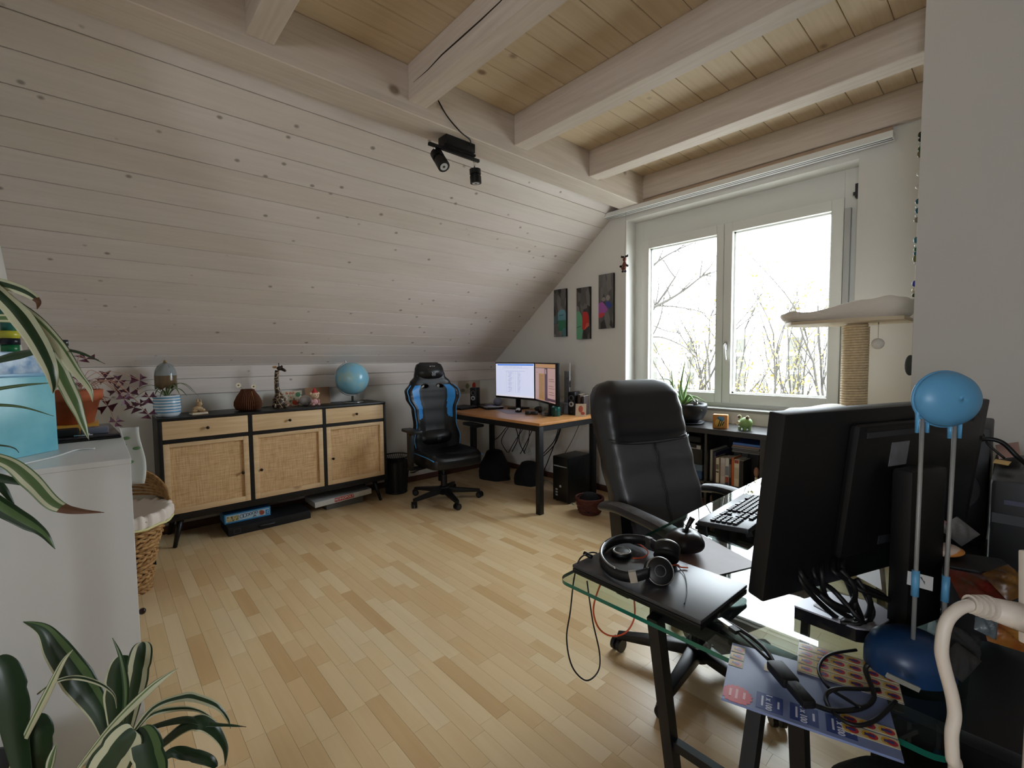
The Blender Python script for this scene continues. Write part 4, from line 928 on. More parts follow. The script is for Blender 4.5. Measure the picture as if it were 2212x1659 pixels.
wbk = thing('woven_basket', 'small red brown woven basket on the floor by the computer tower', 'basket', (-2.44, 3.12, 0))
mb = MB(); M_WIL = mat('reddish_willow', (96, 44, 34), 0.6, var=0.4, vscale=40)
for k in range(9):
    z = 0.012+k*0.014; rad = 0.085+0.03*(k/8)**0.7
    mb.tube([((rad+0.004*sin(14*a+k*pi))*cos(a), (rad+0.004*sin(14*a+k*pi))*sin(a), z) for a in [2*pi*i/56 for i in range(56)]], 0.0078, 5, closed=True)
obj('woven_wall', mb, M_WIL, wbk)
obj('floor_disc', MB().lathe([(0, 0), (0.085, 0), (0.085, 0.01), (0, 0.01)], 20), M_WIL, wbk)
obj('rim', MB().tube([(0.118*cos(2*pi*i/30), 0.118*sin(2*pi*i/30), 0.138) for i in range(30)], 0.009, 8, closed=True), M_WIL, wbk)
tag(obj('black_bag', MB().grid(lambda u, v_: ((0.095+0.01*sin(u*31))*cos(2*pi*u)*sin(pi*(0.5+0.5*v_))**0.5, (0.095+0.01*sin(u*25))*sin(2*pi*u)*sin(pi*(0.5+0.5*v_))**0.5, 0.0+0.15*sin(pi*v_/2)), 30, 10, cu=True), mat('black_cotton', (15, 14, 15), 0.9), None, (-2.44, 3.12, 0.03)), 'black cloth bundle bulging out of the red brown basket', 'cloth')
for k, (x, y, sx, sy, sz, lb) in enumerate(((-3.93, 3.30, 0.2, 0.16, 0.3, 'tall slack black bag on the floor in the dark corner under the desk'), (-3.50, 3.42, 0.17, 0.15, 0.22, 'low slack black bag under the middle of the wooden desk'))):
    f = lambda u, v_, sx=sx, sy=sy, sz=sz: (sx*cos(2*pi*u)*(1-0.55*v_**2+0.07*sin(u*38+v_*9)), sy*sin(2*pi*u)*(1-0.5*v_**2+0.07*sin(u*29+v_*7)), sz*v_)
    tag(obj('slack_bag', MB().grid(f, 36, 10, cu=True).ell((0, 0, sz*0.97), (sx*0.5, sy*0.55, sz*0.1), 16, 8), MATS['black_cotton'], None, (x, y, 0)), lb, 'bag')
M_CAB = mat('black_cable', (14, 14, 15), 0.5)
for k, (pa, pb_, pc_) in enumerate((((1100, 640), (1040, 760), (1090, 860)), ((1160, 640), (1180, 740), (1130, 850)), ((1235, 640), (1150, 770), (1100, 860)), ((1205, 640), (1190, 760), (1240, 870)),
                                 ((1280, 640), (1270, 760), (1230, 860)), ((1315, 640), (1250, 780), (1200, 870)), ((1085, 640), (1010, 730), (940, 770)),
                                 ((1550, 640), (1500, 780), (1400, 890)), ((1530, 640), (1490, 760), (1395, 870)), ((1545, 640), (1480, 820), (1405, 1010)), ((1705, 620), (1640, 760), (1560, 900)))):
    z5 = lambda q, Y: at(820+q[0]/3.95, 760+q[1]/3.95, Y=Y)
    Y = 3.50+0.015*(k % 4)
    names = ['curved', 'looped', 'slanting', 'steep', 'straight', 'thin slanting', 'far left', 'bundled', 'second bundled', 'longest bundled', 'lone thin']
    cable('hanging_cable', [z5(pa, Y), z5(pb_, Y-0.02), z5(pc_, Y)], 0.005 if k < 10 else 0.003, M_CAB, None, '%s black cable hanging below the wooden desk top' % names[k], 'cable', 'cables under the wooden desk')
cable('floor_cable', [at(1125, 1026, Z=0.006), at(1160, 1036, Z=0.006), at(1190, 1042, Z=0.006), at(1240, 1090, Z=0.006)], 0.005, mat('pale_grey_cable', (150, 148, 144), 0.5), None, 'pale grey cable lying on the floor by the computer tower')
pst = thing('power_strip', 'dark power strip on the floor against the skirting', 'power strip', (-3.12, 3.66, 0.0), 0.0)
obj('body', MB().bx(-0.17, 0.17, -0.03, 0.03, 0, 0.04), M_BLK2, pst, bevel=0.006)
for k in range(4): obj('socket', MB().lathe([(0.0, 0), (0.02, 0), (0.02, 0.002), (0.017, 0.0005), (0, 0.0005)], 16, c=(-0.12+k*0.08, 0, 0.04)), M_DGREY, pst)
# ------------------------------------------------------------------ low bookshelf under the window
M_BB = wood('black_brown_veneer', (58, 56, 56), (38, 36, 36), 'X', 0.32, spec=0.5)
bs = thing('bookshelf', 'low black brown cube bookshelf under the window', 'bookshelf', (-1.70, 3.53, 0))
X0, X1 = -0.60, 0.59
obj('top_board', MB().bx(X0, X1, -0.20, 0.20, 0.776, 0.815), M_BB, bs, bevel=0.0015, seg=1)
obj('bottom_board', MB().bx(X0, X1, -0.20, 0.20, 0.0, 0.039), M_BB, bs, bevel=0.0015, seg=1)
obj('side_board', MB().bx(X0, X0+0.039, -0.20, 0.20, 0.039, 0.776), M_BB, bs)
obj('side_board', MB().bx(X1-0.039, X1, -0.20, 0.20, 0.039, 0.776), M_BB, bs)
obj('shelf_board', MB().bx(X0+0.039, X1-0.039, -0.198, 0.20, 0.40, 0.418), M_BB, bs)
for x in (-0.20, 0.175): obj('divider', MB().bx(x-0.009, x+0.009, -0.198, 0.20, 0.039, 0.776), M_BB, bs)
obj('back_board', MB().bx(X0+0.039, X1-0.039, 0.192, 0.20, 0.039, 0.776), M_BLACK, bs)
ZS, Y0 = 0.4185, 3.335
M_PAGES = mat('page_block', (214, 204, 184), 0.85)
def book(x, w, h, d, col, label, tilt=0.0, y=3.40, z=ZS, pages=True, bands=()):
    b = thing('book', label, 'book', (x+w/2, y, z), 0.0, 'books in the window bookshelf')
    rt = (0, tilt, 0)
    dz = abs(sin(tilt))*w/2
    obj('cover', MB().bx(-w/2, w/2, 0, d, 0, h), mat('cover_%d_%d_%d' % col, col, 0.5), b, (0, 0, dz), rt, bevel=0.0015, seg=1)
    if pages: obj('pages', MB().bx(-w/2+0.002, w/2-0.002, 0.004, d+0.0004, h-0.002, h+0.0005), M_PAGES, b, (0, 0, dz), rt)
    for (z0, z1, c) in bands: obj('spine_print', MB().bx(-w*0.42, w*0.42, -0.0008, 0.001, h*z0, h*z1), mat('spine_%d_%d_%d' % c, c, 0.5), b, (0, 0, dz), rt)
    return b
x = -1.508
for (w, h, d, col, lb, bands) in ((0.017, 0.235, 0.26, (196, 194, 178), 'tall pale book at the left end of the shelf row', ()),
    (0.010, 0.225, 0.26, (64, 70, 78), 'slim slate grey book beside the tall pale one', ()),
    (0.012, 0.220, 0.26, (58, 62, 92), 'slim dark blue book in the shelf row', ()),
    (0.010, 0.190, 0.18, (96, 54, 46), 'slim maroon book in the shelf row', ()),
    (0.023, 0.186, 0.14, (212, 206, 184), 'cream paperback with a small black mark on its spine', ((0.42, 0.47, (40, 40, 40)), (0.55, 0.75, (120, 112, 100)))),
    (0.008, 0.178, 0.14, (126, 100, 80), 'thin tan booklet in the shelf row', ()),
    (0.032, 0.192, 0.14, (204, 196, 192), 'thick off white paperback in the middle of the row', ((0.3, 0.8, (190, 180, 176)),)),
    (0.026, 0.195, 0.14, (206, 202, 194), 'white paperback with a red and navy lower band', ((0.0, 0.1, (60, 62, 84)), (0.1, 0.3, (170, 74, 52)), (0.36, 0.7, (122, 132, 140)))),
    (0.016, 0.192, 0.14, (38, 34, 34), 'black paperback with pale lettering left of the orange one', ((0.3, 0.8, (120, 112, 108)),)),
    (0.016, 0.207, 0.14, (196, 96, 42), 'bright orange paperback in the shelf row', ()),
    (0.034, 0.196, 0.14, (216, 204, 178), 'fat cream paperback right of the orange one', ((0.86, 0.98, (150, 60, 50)), (0.3, 0.7, (196, 182, 156)))),
    (0.028, 0.190, 0.14, (42, 38, 36), 'thick black book right of the fat cream paperback', ())):
    book(x, w, h, d, col, lb, bands=bands, y=3.345 if d < 0.2 else 3.37); x += w+0.0015
# two taller dark volumes standing behind the paperbacks, magazines lying across them
book(-1.395, 0.05, 0.262, 0.16, (58, 58, 56), 'tall charcoal album standing behind the paperbacks', y=3.52)
book(-1.340, 0.045, 0.256, 0.16, (74, 72, 68), 'tall grey album standing behind the paperbacks', y=3.52)
book(-1.290, 0.07, 0.246, 0.16, (34, 32, 32), 'wide dark album standing at the back of the shelf', y=3.52)
book(-1.215, 0.05, 0.246, 0.16, (40, 38, 36), 'dark album at the right rear of the shelf', y=3.52)
zz = ZS+0.2485
for k, (col, t_, dx, lb) in enumerate((((84, 84, 82), 0.014, 0.0, 'lowest grey magazine of the lying stack'), ((70, 70, 70), 0.012, 0.004, 'second dark magazine of the lying stack'), ((96, 92, 88), 0.013, -0.003, 'third grey magazine of the lying stack'), ((130, 104, 92), 0.011, 0.003, 'tan and red magazine of the lying stack'), ((58, 92, 148), 0.017, 0.006, 'blue magazine on top of the lying stack'))):
    b = thing('magazine', lb, 'magazine', (-1.248+dx, 3.345, zz), 0.0, 'magazines lying on the books')
    obj('cover', MB().bx(-0.092, 0.092, 0.0, 0.25, 0, t_), mat('mag_%d' % k, col, 0.4), b, bevel=0.001, seg=1)
    obj('page_edge', MB().bx(-0.090, 0.090, -0.0005, 0.2, 0.002, t_-0.002), mat('mag_page_%d' % k, tuple(min(255, int(c*1.12)) for c in col), 0.7), b); zz += t_+0.0006
sh = thing('shell_ornament', 'small tan shell on a cream candle stub at the right end of the shelf', 'ornament', (-1.178, 3.36, ZS))
obj('stub', MB().cyl((0, 0, 0), (0, 0, 0.09), 0.011, 16), mat('cream_wax', (216, 206, 180), 0.5), sh)
obj('shell', MB().ell((0, 0, 0.125), (0.018, 0.014, 0.036), 16, 12), mat('tan_shell', (150, 110, 84), 0.5), sh)
# storage boxes in the middle bay
sbx = thing('storage_box', 'grey black storage box with metal bar handle and label', 'box', (-1.712, 3.345, ZS+0.112))
obj('box_body', MB().bx(-0.155, 0.155, 0, 0.30, 0, 0.155), mat('charcoal_board', (54, 54, 54), 0.7), sbx, bevel=0.002)
obj('handle', MB().bar((-0.085, -0.014, 0.125), (0.145, -0.014, 0.125), 0.006, 0.006).bx(-0.09, -0.06, -0.015, 0.001, 0.122, 0.15).bx(0.118, 0.15, -0.015, 0.001, 0.122, 0.15), M_STEEL, sbx)
obj('label_plate', MB().bx(-0.03, 0.07, -0.004, 0.0, 0.055, 0.09).bx(-0.026, 0.066, -0.0045, -0.003, 0.059, 0.086, 1), [M_STEEL, mat('label_paper', (206, 200, 184), 0.7)], sbx)
bb_ = thing('blue_box', 'blue and pale photo box under the charcoal storage box', 'box', (-1.712, 3.345, ZS))
obj('box_body', MB().bx(-0.15, 0.155, 0, 0.28, 0, 0.11), mat('mid_blue_board', (46, 86, 136), 0.5), bb_, bevel=0.002)
obj('lid', MB().bx(-0.153, 0.158, -0.003, 0.283, 0.066, 0.1115), mat('pale_blue_board', (120, 146, 176), 0.5, var=0.4, vscale=14), bb_, bevel=0.002)
obj('paper_label', MB().bx(-0.02, 0.075, -0.0012, 0.0, 0.012, 0.05), MATS['label_paper'], bb_)
bgs = thing('camera_bag', 'small black camera bag on top of the storage box', 'bag', (-1.66, 3.36, ZS+0.268))
obj('bag_body', MB().bx(-0.09, 0.09, 0.0, 0.16, 0, 0.06), M_BLACK, bgs, bevel=0.02, seg=3)
obj('strap', MB().tube(smooth_path([(-0.07, 0.03, 0.058), (-0.03, 0.03, 0.082), (0.04, 0.03, 0.08), (0.08, 0.03, 0.055)], 5), 0.006, 6), M_BLACK, bgs)
# lower row
book(-1.66, 0.036, 0.20, 0.14, (204, 176, 128), 'thick straw coloured book in the lower row', y=3.345, z=0.0395, bands=((0.3, 0.7, (188, 150, 100)),))
book(-1.618, 0.016, 0.198, 0.14, (168, 52, 40), 'red book in the lower row', y=3.345, z=0.0395)
book(-1.5, 0.022, 0.27, 0.2, (108, 84, 70), 'tall brown book at the left of the lower right bay', y=3.36, z=0.0395)
book(-1.475, 0.014, 0.262, 0.2, (70, 76, 90), 'tall slate blue book in the lower right bay', y=3.36, z=0.0395)
book(-1.74, 0.06, 0.26, 0.2, (64, 40, 40), 'wide dark red album in the lower middle bay', y=3.50, z=0.0395)

# planter bowl with aloe
pb_ = thing('planter_bowl', 'round dark stone planter bowl on the bookshelf', 'planter', (-1.765, 3.50, 0.815))
obj('bowl', MB().lathe([(0, 0.012), (0.085, 0.012), (0.13, 0.05), (0.153, 0.10), (0.158, 0.145), (0.155, 0.16), (0.147, 0.16), (0.145, 0.14), (0.0, 0.135)], 40), mat('speckled_dark_stone', (42, 43, 47), 0.4, var=0.5, vscale=70), pb_)
obj('saucer', MB().lathe([(0, 0), (0.13, 0), (0.142, 0.014), (0.138, 0.018), (0.125, 0.012), (0, 0.012)], 36), mat('dark_saucer', (44, 46, 56), 0.25), pb_)
obj('soil', MB().lathe([(0, 0.142), (0.145, 0.142), (0.0, 0.148)], 24), MATS['potting_soil'], pb_)
al = thing('aloe_plant', 'green aloe plant with long pointed leaves in the dark bowl', 'plant', (-1.80, 3.50, 0.958))
M_ALOE = mat('aloe_green', (146, 182, 118), 0.4, var=0.25, vscale=12)
def fat_leaf(mb, pts, w):
    P = smooth_path(pts, 6); n = len(P)
    mb.tube(P, [max(0.0008, w*min(1, 0.7+i/n)*(1-(i/(n-1))**2.2)) for i in range(n)], 7)
for tip, bend, w in (((0.03, 0.0, 0.40), (-0.01, 0.0, 0.18), 0.012), ((-0.10, 0.0, 0.31), (-0.08, 0, 0.15), 0.010), ((0.06, 0.02, 0.27), (0.02, 0.02, 0.13), 0.011), ((-0.29, 0.02, 0.20), (-0.13, 0.02, 0.20), 0.007),
                   ((0.155, -0.06, 0.02), (0.08, -0.04, 0.085), 0.011), ((0.20, 0.0, 0.035), (0.10, 0.0, 0.075), 0.009), ((0.19, -0.05, -0.03), (0.12, -0.05, 0.045), 0.008), ((-0.06, -0.12, 0.08), (-0.03, -0.06, 0.07), 0.010), ((0.10, 0.06, 0.06), (0.05, 0.04, 0.07), 0.008), ((-0.02, -0.04, 0.20), (-0.01, -0.02, 0.1), 0.009)):
    mb = MB(); fat_leaf(mb, [(0, 0, -0.005), tuple(b*0.55 for b in bend), bend, tip], w*1.35); obj('aloe_leaf', mb, M_ALOE, al)
pbl = thing('silver_pebbles', 'little silver frog ornament sitting on the planter rim', 'ornament', (-1.655, 3.43, 0.962))
obj('body', MB().ell((0, 0, 0.022), (0.02, 0.016, 0.018), 12, 8).ell((0.012, -0.008, 0.046), (0.01, 0.01, 0.011), 10, 8).ell((-0.012, -0.006, 0.042), 0.009, 10, 8), mat('tarnished_silver', (130, 132, 130), 0.3, metal=0.8), pbl)
# bee block and green pig
be = thing('bee_block', 'orange wooden block with a painted bee on the bookshelf', 'ornament', (-1.46, 3.43, 0.8155), R(14))
obj('block', MB().bx(-0.05, 0.05, -0.03, 0.03, 0, 0.102), mat('orange_wood', (204, 134, 58), 0.5, var=0.2, vscale=20, stretch=(1, 1, 6)), be, bevel=0.003)
mb = MB()
obj('bee_body', MB().lathe([(0, 0), (0.034, 0), (0.034, 0.0012), (0, 0.0012)], 24, M=MX.Translation((0.0, -0.03, 0.04)) @ MX.Rotation(R(90), 4, 'X')), mat('bee_yellow', (228, 184, 92), 0.5), be)
for k in range(3): obj('bee_stripe', MB().tube([(0.004+k*0.013, -0.0318, 0.066-k*0.006), (-0.004+k*0.013, -0.0318, 0.04), (-0.012+k*0.014, -0.0318, 0.014+k*0.004)], 0.0032, 6), M_BLACK, be)
obj('bee_wing', MB().lathe([(0, 0), (0.018, 0), (0.018, 0.0012), (0, 0.0012)], 16, M=MX.Translation((0.012, -0.031, 0.072)) @ MX.Rotation(R(90), 4, 'X')).lathe([(0, 0), (0.013, 0), (0.013, 0.0012), (0, 0.0012)], 16, M=MX.Translation((-0.004, -0.0314, 0.078)) @ MX.Rotation(R(90), 4, 'X')), mat('bee_wing_blue', (96, 150, 178), 0.5), be)
pg = thing('pig_figurine', 'light green pig money box on the bookshelf', 'figurine', (-1.30, 3.46, 0.8155), R(-20))
M_PIG = mat('pig_green', (142, 174, 104), 0.45)
obj('body', MB().ell((0.008, 0, 0.05), (0.048, 0.046, 0.042), 22, 14), M_PIG, pg)
obj('snout', MB().cyl((-0.012, -0.04, 0.052), (-0.014, -0.056, 0.052), 0.016, 18).cyl((-0.018, -0.0561, 0.054), (-0.018, -0.0566, 0.054), 0.0035, 8, mi=1).cyl((-0.009, -0.0561, 0.054), (-0.009, -0.0566, 0.054), 0.0035, 8, mi=1), [mat('pig_pale', (214, 212, 172), 0.5), MATS['seed_brown']], pg)
for s in (-1, 1): obj('ear', MB().ell((s*0.034, -0.012, 0.092), (0.017, 0.008, 0.016), 12, 8).ell((s*0.034, -0.0175, 0.091), (0.012, 0.004, 0.011), 12, 8, 1), [MATS['pig_pale'], mat('ear_brown', (110, 80, 62), 0.6)], pg)
for sx in (-1, 1):
    for sy in (-1, 1): obj('foot', MB().cyl((sx*0.024, sy*0.022, 0), (sx*0.024, sy*0.022, 0.022), 0.010, 10), M_PIG, pg)

# ------------------------------------------------------------------ cat tree in the niche
M_SISAL = mat('sisal_rope', (230, 206, 168), 0.85, var=0.25, vscale=60)
M_PLY = mat('pale_plywood', (206, 188, 158), 0.6)
ct = thing('cat_tree', 'cat tree with sisal rope post and wooden platform beside the window', 'cat tree', (-0.625, 3.27, 0))
mb = MB(); turns = 100
mb.tube([(0.0585*cos(2*pi*i/20), 0.0585*sin(2*pi*i/20), 0.05+1.47*i/(20*turns)) for i in range(20*turns)], 0.0088, 5)
obj('sisal_post', mb, M_SISAL, ct)
obj('post_core', MB().cyl((0, 0, 0.03), (0, 0, 1.532), 0.055, 20), M_PLY, ct)
obj('base_board', MB().bx(-0.28, 0.28, -0.25, 0.25, 0, 0.03), M_PLY, ct, bevel=0.004)
obj('platform', MB().prism([(-0.345, -0.09), (-0.28, -0.19), (0.14, -0.24), (0.24, -0.20), (0.24, 0.22), (-0.30, 0.22), (-0.345, 0.12)], 1.532, 1.550), M_PLY, ct, bevel=0.003)
obj('lower_platform', MB().prism([(-0.34, -0.14), (0.24, -0.22), (0.24, 0.2), (-0.34, 0.16)], 0.985, 1.0), M_PLY, ct, bevel=0.003)
M_PLUSH = mat('cream_plush', (224, 214, 202), 0.95, sheen=0.3, bump=0.2, bscale=120)
def cushion_top(u, v_):
    a = 2*pi*u; x = 0.30*cos(a); y = 0.20*sin(a); r = [0, .5, .85, 1.0, 1.03, 1.0, .9][int(round(v_*6))]; z = [0.035, 0.032, 0.05, 0.07, 0.05, 0.02, 0.0][int(round(v_*6))]
    ca, sa = cos(a), sin(a); x = -0.055+0.31*abs(ca)**0.5*(1 if ca > 0 else -1)*r; y = 0.205*abs(sa)**0.5*(1 if sa > 0 else -1)*r
    t = min(1, max(0, (x+0.12)/0.14)); t = t*t*(3-2*t)
    z = z*(0.85+0.75*t)+(0.006*sin(a*5)+0.004*sin(a*11))*(1 if 0.04 < z else 0.3); return (x, y, 1.552+max(0, z))
tag(obj('cat_cushion', MB().grid(cushion_top, 64, 7, cu=True), M_PLUSH, None, (-0.625, 3.27, 0), sub=1), 'cream plush cushion with raised rim on the top platform of the cat tree', 'cushion')
tag(obj('cat_blanket', MB().grid(lambda u, v_: (-0.33+0.62*u, -0.17+0.33*v_, 1.004+0.055*max(0, sin(pi*min(1, u*1.02)))**0.5*(0.7+0.3*sin(u*13+v_*5))*max(0.02, sin(pi*v_))**0.4), 26, 12), mat('white_fleece', (226, 222, 214), 0.95), None, (-0.625, 3.25, 0), solid=0.006), 'white fleece blanket on the lower platform of the cat tree', 'blanket')
hb = thing('cat_ball', 'white felt ball hanging by a string under the cat tree platform', 'cat toy', (-0.515, 3.225, 1.412))
obj('ball', MB().ell((0, 0, 0), 0.03, 20, 14), mat('white_felt', (226, 222, 214), 0.9), hb)
obj('string', MB().tube([(0, 0, 0.028), (0, 0, 0.119)], 0.0012, 5).ell((0, 0, 0.112), (0.003, 0.003, 0.008), 8, 6), mat('grey_string', (140, 134, 126), 0.8), hb)

# ------------------------------------------------------------------ things on the window wall
def canvas(label, xc, z0, z1, blobs, seed):
    t = thing('canvas_picture', label, 'picture', (xc, YW-0.026, z0), 0.0, 'narrow canvases on the window wall')
    hh = z1-z0; hw = 0.088
    obj('canvas_block', MB().bx(-hw, hw, 0, 0.025, 0, hh), mat('canvas_edge_black', (18, 18, 19), 0.6), t, bevel=0.001, seg=1)
    m = bpy.data.materials.new('grey_workshop_print_%d' % seed); m.use_nodes = True; nt = m.node_tree; N = nt.nodes; L = nt.links; b = N['Principled BSDF']; b.inputs['Roughness'].default_value = 0.5
    tc = N.new('ShaderNodeTexCoord'); mp = N.new('ShaderNodeMapping'); mp.inputs['Rotation'].default_value = (0, 0.6+seed, 0); mp.inputs['Scale'].default_value = (14, 14, 5); mp.inputs['Location'].default_value = (seed*3.1, 0, seed*1.7)
    L.new(tc.outputs['Object'], mp.inputs['Vector']); vo = N.new('ShaderNodeTexVoronoi'); vo.inputs['Scale'].default_value = 1.6; L.new(mp.outputs[0], vo.inputs['Vector'])
    rp = N.new('ShaderNodeValToRGB'); e = rp.color_ramp.elements; e[0].color = lin((36, 35, 35)); e[1].color = lin((128, 124, 121)); e[0].position = 0.15; e[1].position = 0.85
    L.new(vo.outputs['Color'], rp.inputs['Fac']); L.new(rp.outputs[0], b.inputs['Base Color'])
    p_ = obj('print', MB().bx(-hw+0.001, hw-0.001, -0.0006, 0.0, 0.001, hh-0.001), m, t)
    for k, (poly, c) in enumerate(blobs):
        mb = MB(); n = len(poly)
        mb.add([((q[0]-0.5)*2*(hw-0.002), -0.0009-0.0002*k, q[1]*hh) for q in poly], [tuple(range(n))])
        obj('painted_shape', mb, mat('paint_%d_%d_%d' % c, c, 0.5), p_)
    return t
def oval(cx, cy, rx, ry, n=18): return [(max(0, min(1, cx+rx*cos(2*pi*i/n))), max(0.0, min(1, cy+ry*sin(2*pi*i/n)))) for i in range(n)]
canvas('left narrow canvas of grey machinery with a blue and green scooter shape', -3.315, 1.578, 2.085,
       [(oval(0.15, 0.36, 0.2, 0.09), (88, 110, 112)), ([(0.38, 0.12), (0.98, 0.12), (0.98, 0.5), (0.85, 0.56), (0.55, 0.57), (0.32, 0.5)], (60, 128, 96)), ([(0.36, 0.34), (0.98, 0.34), (0.98, 0.5), (0.85, 0.56), (0.55, 0.57), (0.32, 0.5)], (112, 164, 178)), ([(0.45, 0.44), (0.8, 0.45), (0.8, 0.46), (0.45, 0.45)], (30, 40, 44)), (oval(0.85, 0.08, 0.16, 0.1), (86, 130, 134))], 1)
canvas('middle narrow canvas with a mint green and a red scooter shape', -2.998, 1.540, 2.066,
       [([(0.0, 0.0), (0.4, 0.0), (0.5, 0.2), (0.42, 0.45), (0.25, 0.54), (0.0, 0.55)], (104, 170, 132)), ([(0.42, 0.2), (0.62, 0.17), (0.95, 0.26), (0.92, 0.44), (0.8, 0.52), (0.5, 0.53), (0.46, 0.4)], (196, 50, 44)), ([(0.6, 0.18), (0.95, 0.25), (0.93, 0.31), (0.75, 0.3)], (222, 96, 76)), ([(0.0, 0.22), (0.36, 0.25), (0.36, 0.26), (0.0, 0.23)], (40, 60, 50))], 2)
canvas('right narrow canvas with a violet and red scooter shape, hung highest', -2.715, 1.633, 2.163,
       [([(0.0, 0.24), (0.3, 0.25), (0.65, 0.34), (0.45, 0.44), (0.25, 0.5), (0.0, 0.47)], (168, 92, 172)), ([(0.0, 0.2), (0.3, 0.21), (0.45, 0.28), (0.2, 0.3), (0.0, 0.28)], (204, 66, 78)), ([(0.5, 0.42), (0.75, 0.35), (0.95, 0.42), (0.75, 0.49), (0.5, 0.5)], (60, 74, 150)), (oval(0.35, 0.54, 0.14, 0.04), (150, 142, 136)), (oval(0.65, 0.56, 0.14, 0.05), (160, 152, 146))], 3)
mo_ = thing('moose_ornament', 'little brown moose figure hanging on a thread at the window edge', 'ornament', (-2.42, 3.60, 2.19))
M_MOO = mat('moose_brown', (112, 62, 46), 0.6); M_MOOD = mat('moose_dark', (34, 24, 22), 0.6)
obj('body', MB().ell((0, 0, -0.008), (0.020, 0.018, 0.038), 14, 10).ell((-0.012, 0, -0.03), (0.022, 0.016, 0.018), 12, 8), M_MOO, mo_)
hd = obj('head', MB().ell((0.004, -0.004, 0.045), (0.017, 0.018, 0.022), 14, 10).ell((0.012, -0.014, 0.034), (0.012, 0.014, 0.012), 12, 8), M_MOO, mo_)
for s in (-1, 1): obj('antler', MB().ell((s*0.021, 0, 0.072), (0.019, 0.006, 0.009), 12, 8).ell((s*0.032, 0, 0.079), (0.006, 0.005, 0.008), 8, 6), M_MOOD, hd)
for (x, z) in ((0.034, -0.015), (-0.036, -0.012), (0.012, -0.062), (-0.014, -0.06)): obj('hoof', MB().ell((x, -0.006, z), (0.012, 0.012, 0.011), 10, 8), M_MOOD, mo_)
for s in (-1, 1): obj('limb', MB().tube([(s*0.012, 0, 0.005), (s*0.034, -0.004, -0.012)], 0.005, 6).tube([(s*0.008, 0, -0.03), (s*0.012, -0.004, -0.06)], 0.007, 6), M_MOO, mo_)
obj('thread', MB().tube([(0, 0, 0.06), (-0.02, 0.05, 0.487)], 0.0009, 5), mat('grey_thread', (120, 116, 112), 0.8), mo_)

# bead garland at the pier edge
gd = thing('bead_garland', 'hanging garland of glass beads and a stone along the pier edge', 'garland', (-0.320, 2.80, 1.33))
obj('thread', MB().tube([(0, 0, 0.0), (0.001, 0, 0.5), (0.0, 0, 1.12), (0.02, 0.01, 1.639)], 0.0012, 5), mat('nylon_thread', (190, 188, 180), 0.5), gd)
obj('stone', MB().ell((-0.006, 0, -0.03), (0.02, 0.012, 0.048), 14, 10), mat('dark_river_stone', (58, 60, 56), 0.6), gd)
beads = [(1.03, .010, .014, (44, 56, 44)), (1.008, .009, .010, (40, 50, 44)), (0.985, .007, .008, (180, 190, 180)), (0.968, .008, .010, (60, 92, 62)), (0.945, .010, .016, (110, 108, 72)), (0.86, .009, .014, (206, 204, 198)), (0.80, .011, .011, (200, 196, 190)),
         (0.735, .010, .012, (44, 92, 108)), (0.712, .009, .008, (210, 226, 226)), (0.694, .009, .013, (40, 96, 112)), (0.672, .009, .007, (214, 222, 220)), (0.652, .012, .013, (132, 124, 108)),
         (0.562, .010, .015, (34, 98, 116)), (0.538, .007, .008, (216, 224, 220)), (0.52, .008, .009, (50, 100, 70)), (0.502, .009, .009, (50, 110, 130)), (0.478, .011, .016, (104, 108, 56)), (0.458, .006, .007, (220, 224, 220)),
         (0.365, .010, .014, (54, 56, 150)), (0.335, .010, .012, (206, 196, 160)), (0.312, .009, .009, (74, 84, 56))]
for k, (z, r1, r2, c) in enumerate(beads): obj('bead', MB().ell((-0.001, 0, z-0.02), (r1, r1, r2), 12, 8), mat('bead_%d_%d_%d' % c, c, 0.12), gd)

# ------------------------------------------------------------------ spot rail on the purlin
sp_ = thing('ceiling_spotlight', 'black two head ceiling spotlight with cord under the purlin', 'lamp', (-2.405, 1.735, 2.711))
obj('canopy_box', MB().bx(-0.045, 0.045, -0.105, 0.115, -0.055, 0), M_BLACK, sp_, bevel=0.004)
obj('spot_bar', MB().bx(-0.006, 0.014, -0.205, 0.175, -0.085, -0.067), M_BLACK, sp_, bevel=0.002)
obj('bar_mount', MB().bx(-0.02, 0.03, -0.11, 0.13, -0.067, -0.055), M_BLACK, sp_)
def spot(px, py, ex, ey, D, y0, D2):
    ps_ = V(sp_.location)
    a = at(px, py, D=D)-ps_; b = at(ex, ey, D=D2)-ps_; d = (b-a).normalized(); L_ = (b-a).length
    h_ = obj('spot_head', MB().cyl(a, a+d*L_*0.36, 0.037, 22).cyl(a+d*L_*0.36, a+d*L_*0.5, 0.026, 20).cyl(a+d*L_*0.5, b, 0.037, 22), M_BLACK, sp_)
    obj('pin', MB().tube([(0.004, y0, -0.085), a+d*L_*0.1], 0.0055, 8), M_CHROME, h_)
    obj('bulb_face', MB().cyl(b+d*0.0005, b+d*0.002, 0.024, 18).cyl(b+d*0.002, b+d*0.003, 0.008, 12, mi=1), [mat('bulb_glass', (196, 198, 198), 0.15), M_DGREY], h_)
spot(942, 331, 959, 360, 2.80, -0.165, 2.75)
spot(1026, 366, 1028, 396, 3.0, 0.135, 3.01)
obj('cord', MB().tube(smooth_path([(0.106, -0.20, 0.132), (0.110, -0.14, 0.06), (0.112, -0.05, 0.002), (0.085, 0.045, -0.010), (0.044, 0.07, -0.02)], 6), 0.004, 8), M_CAB, sp_)
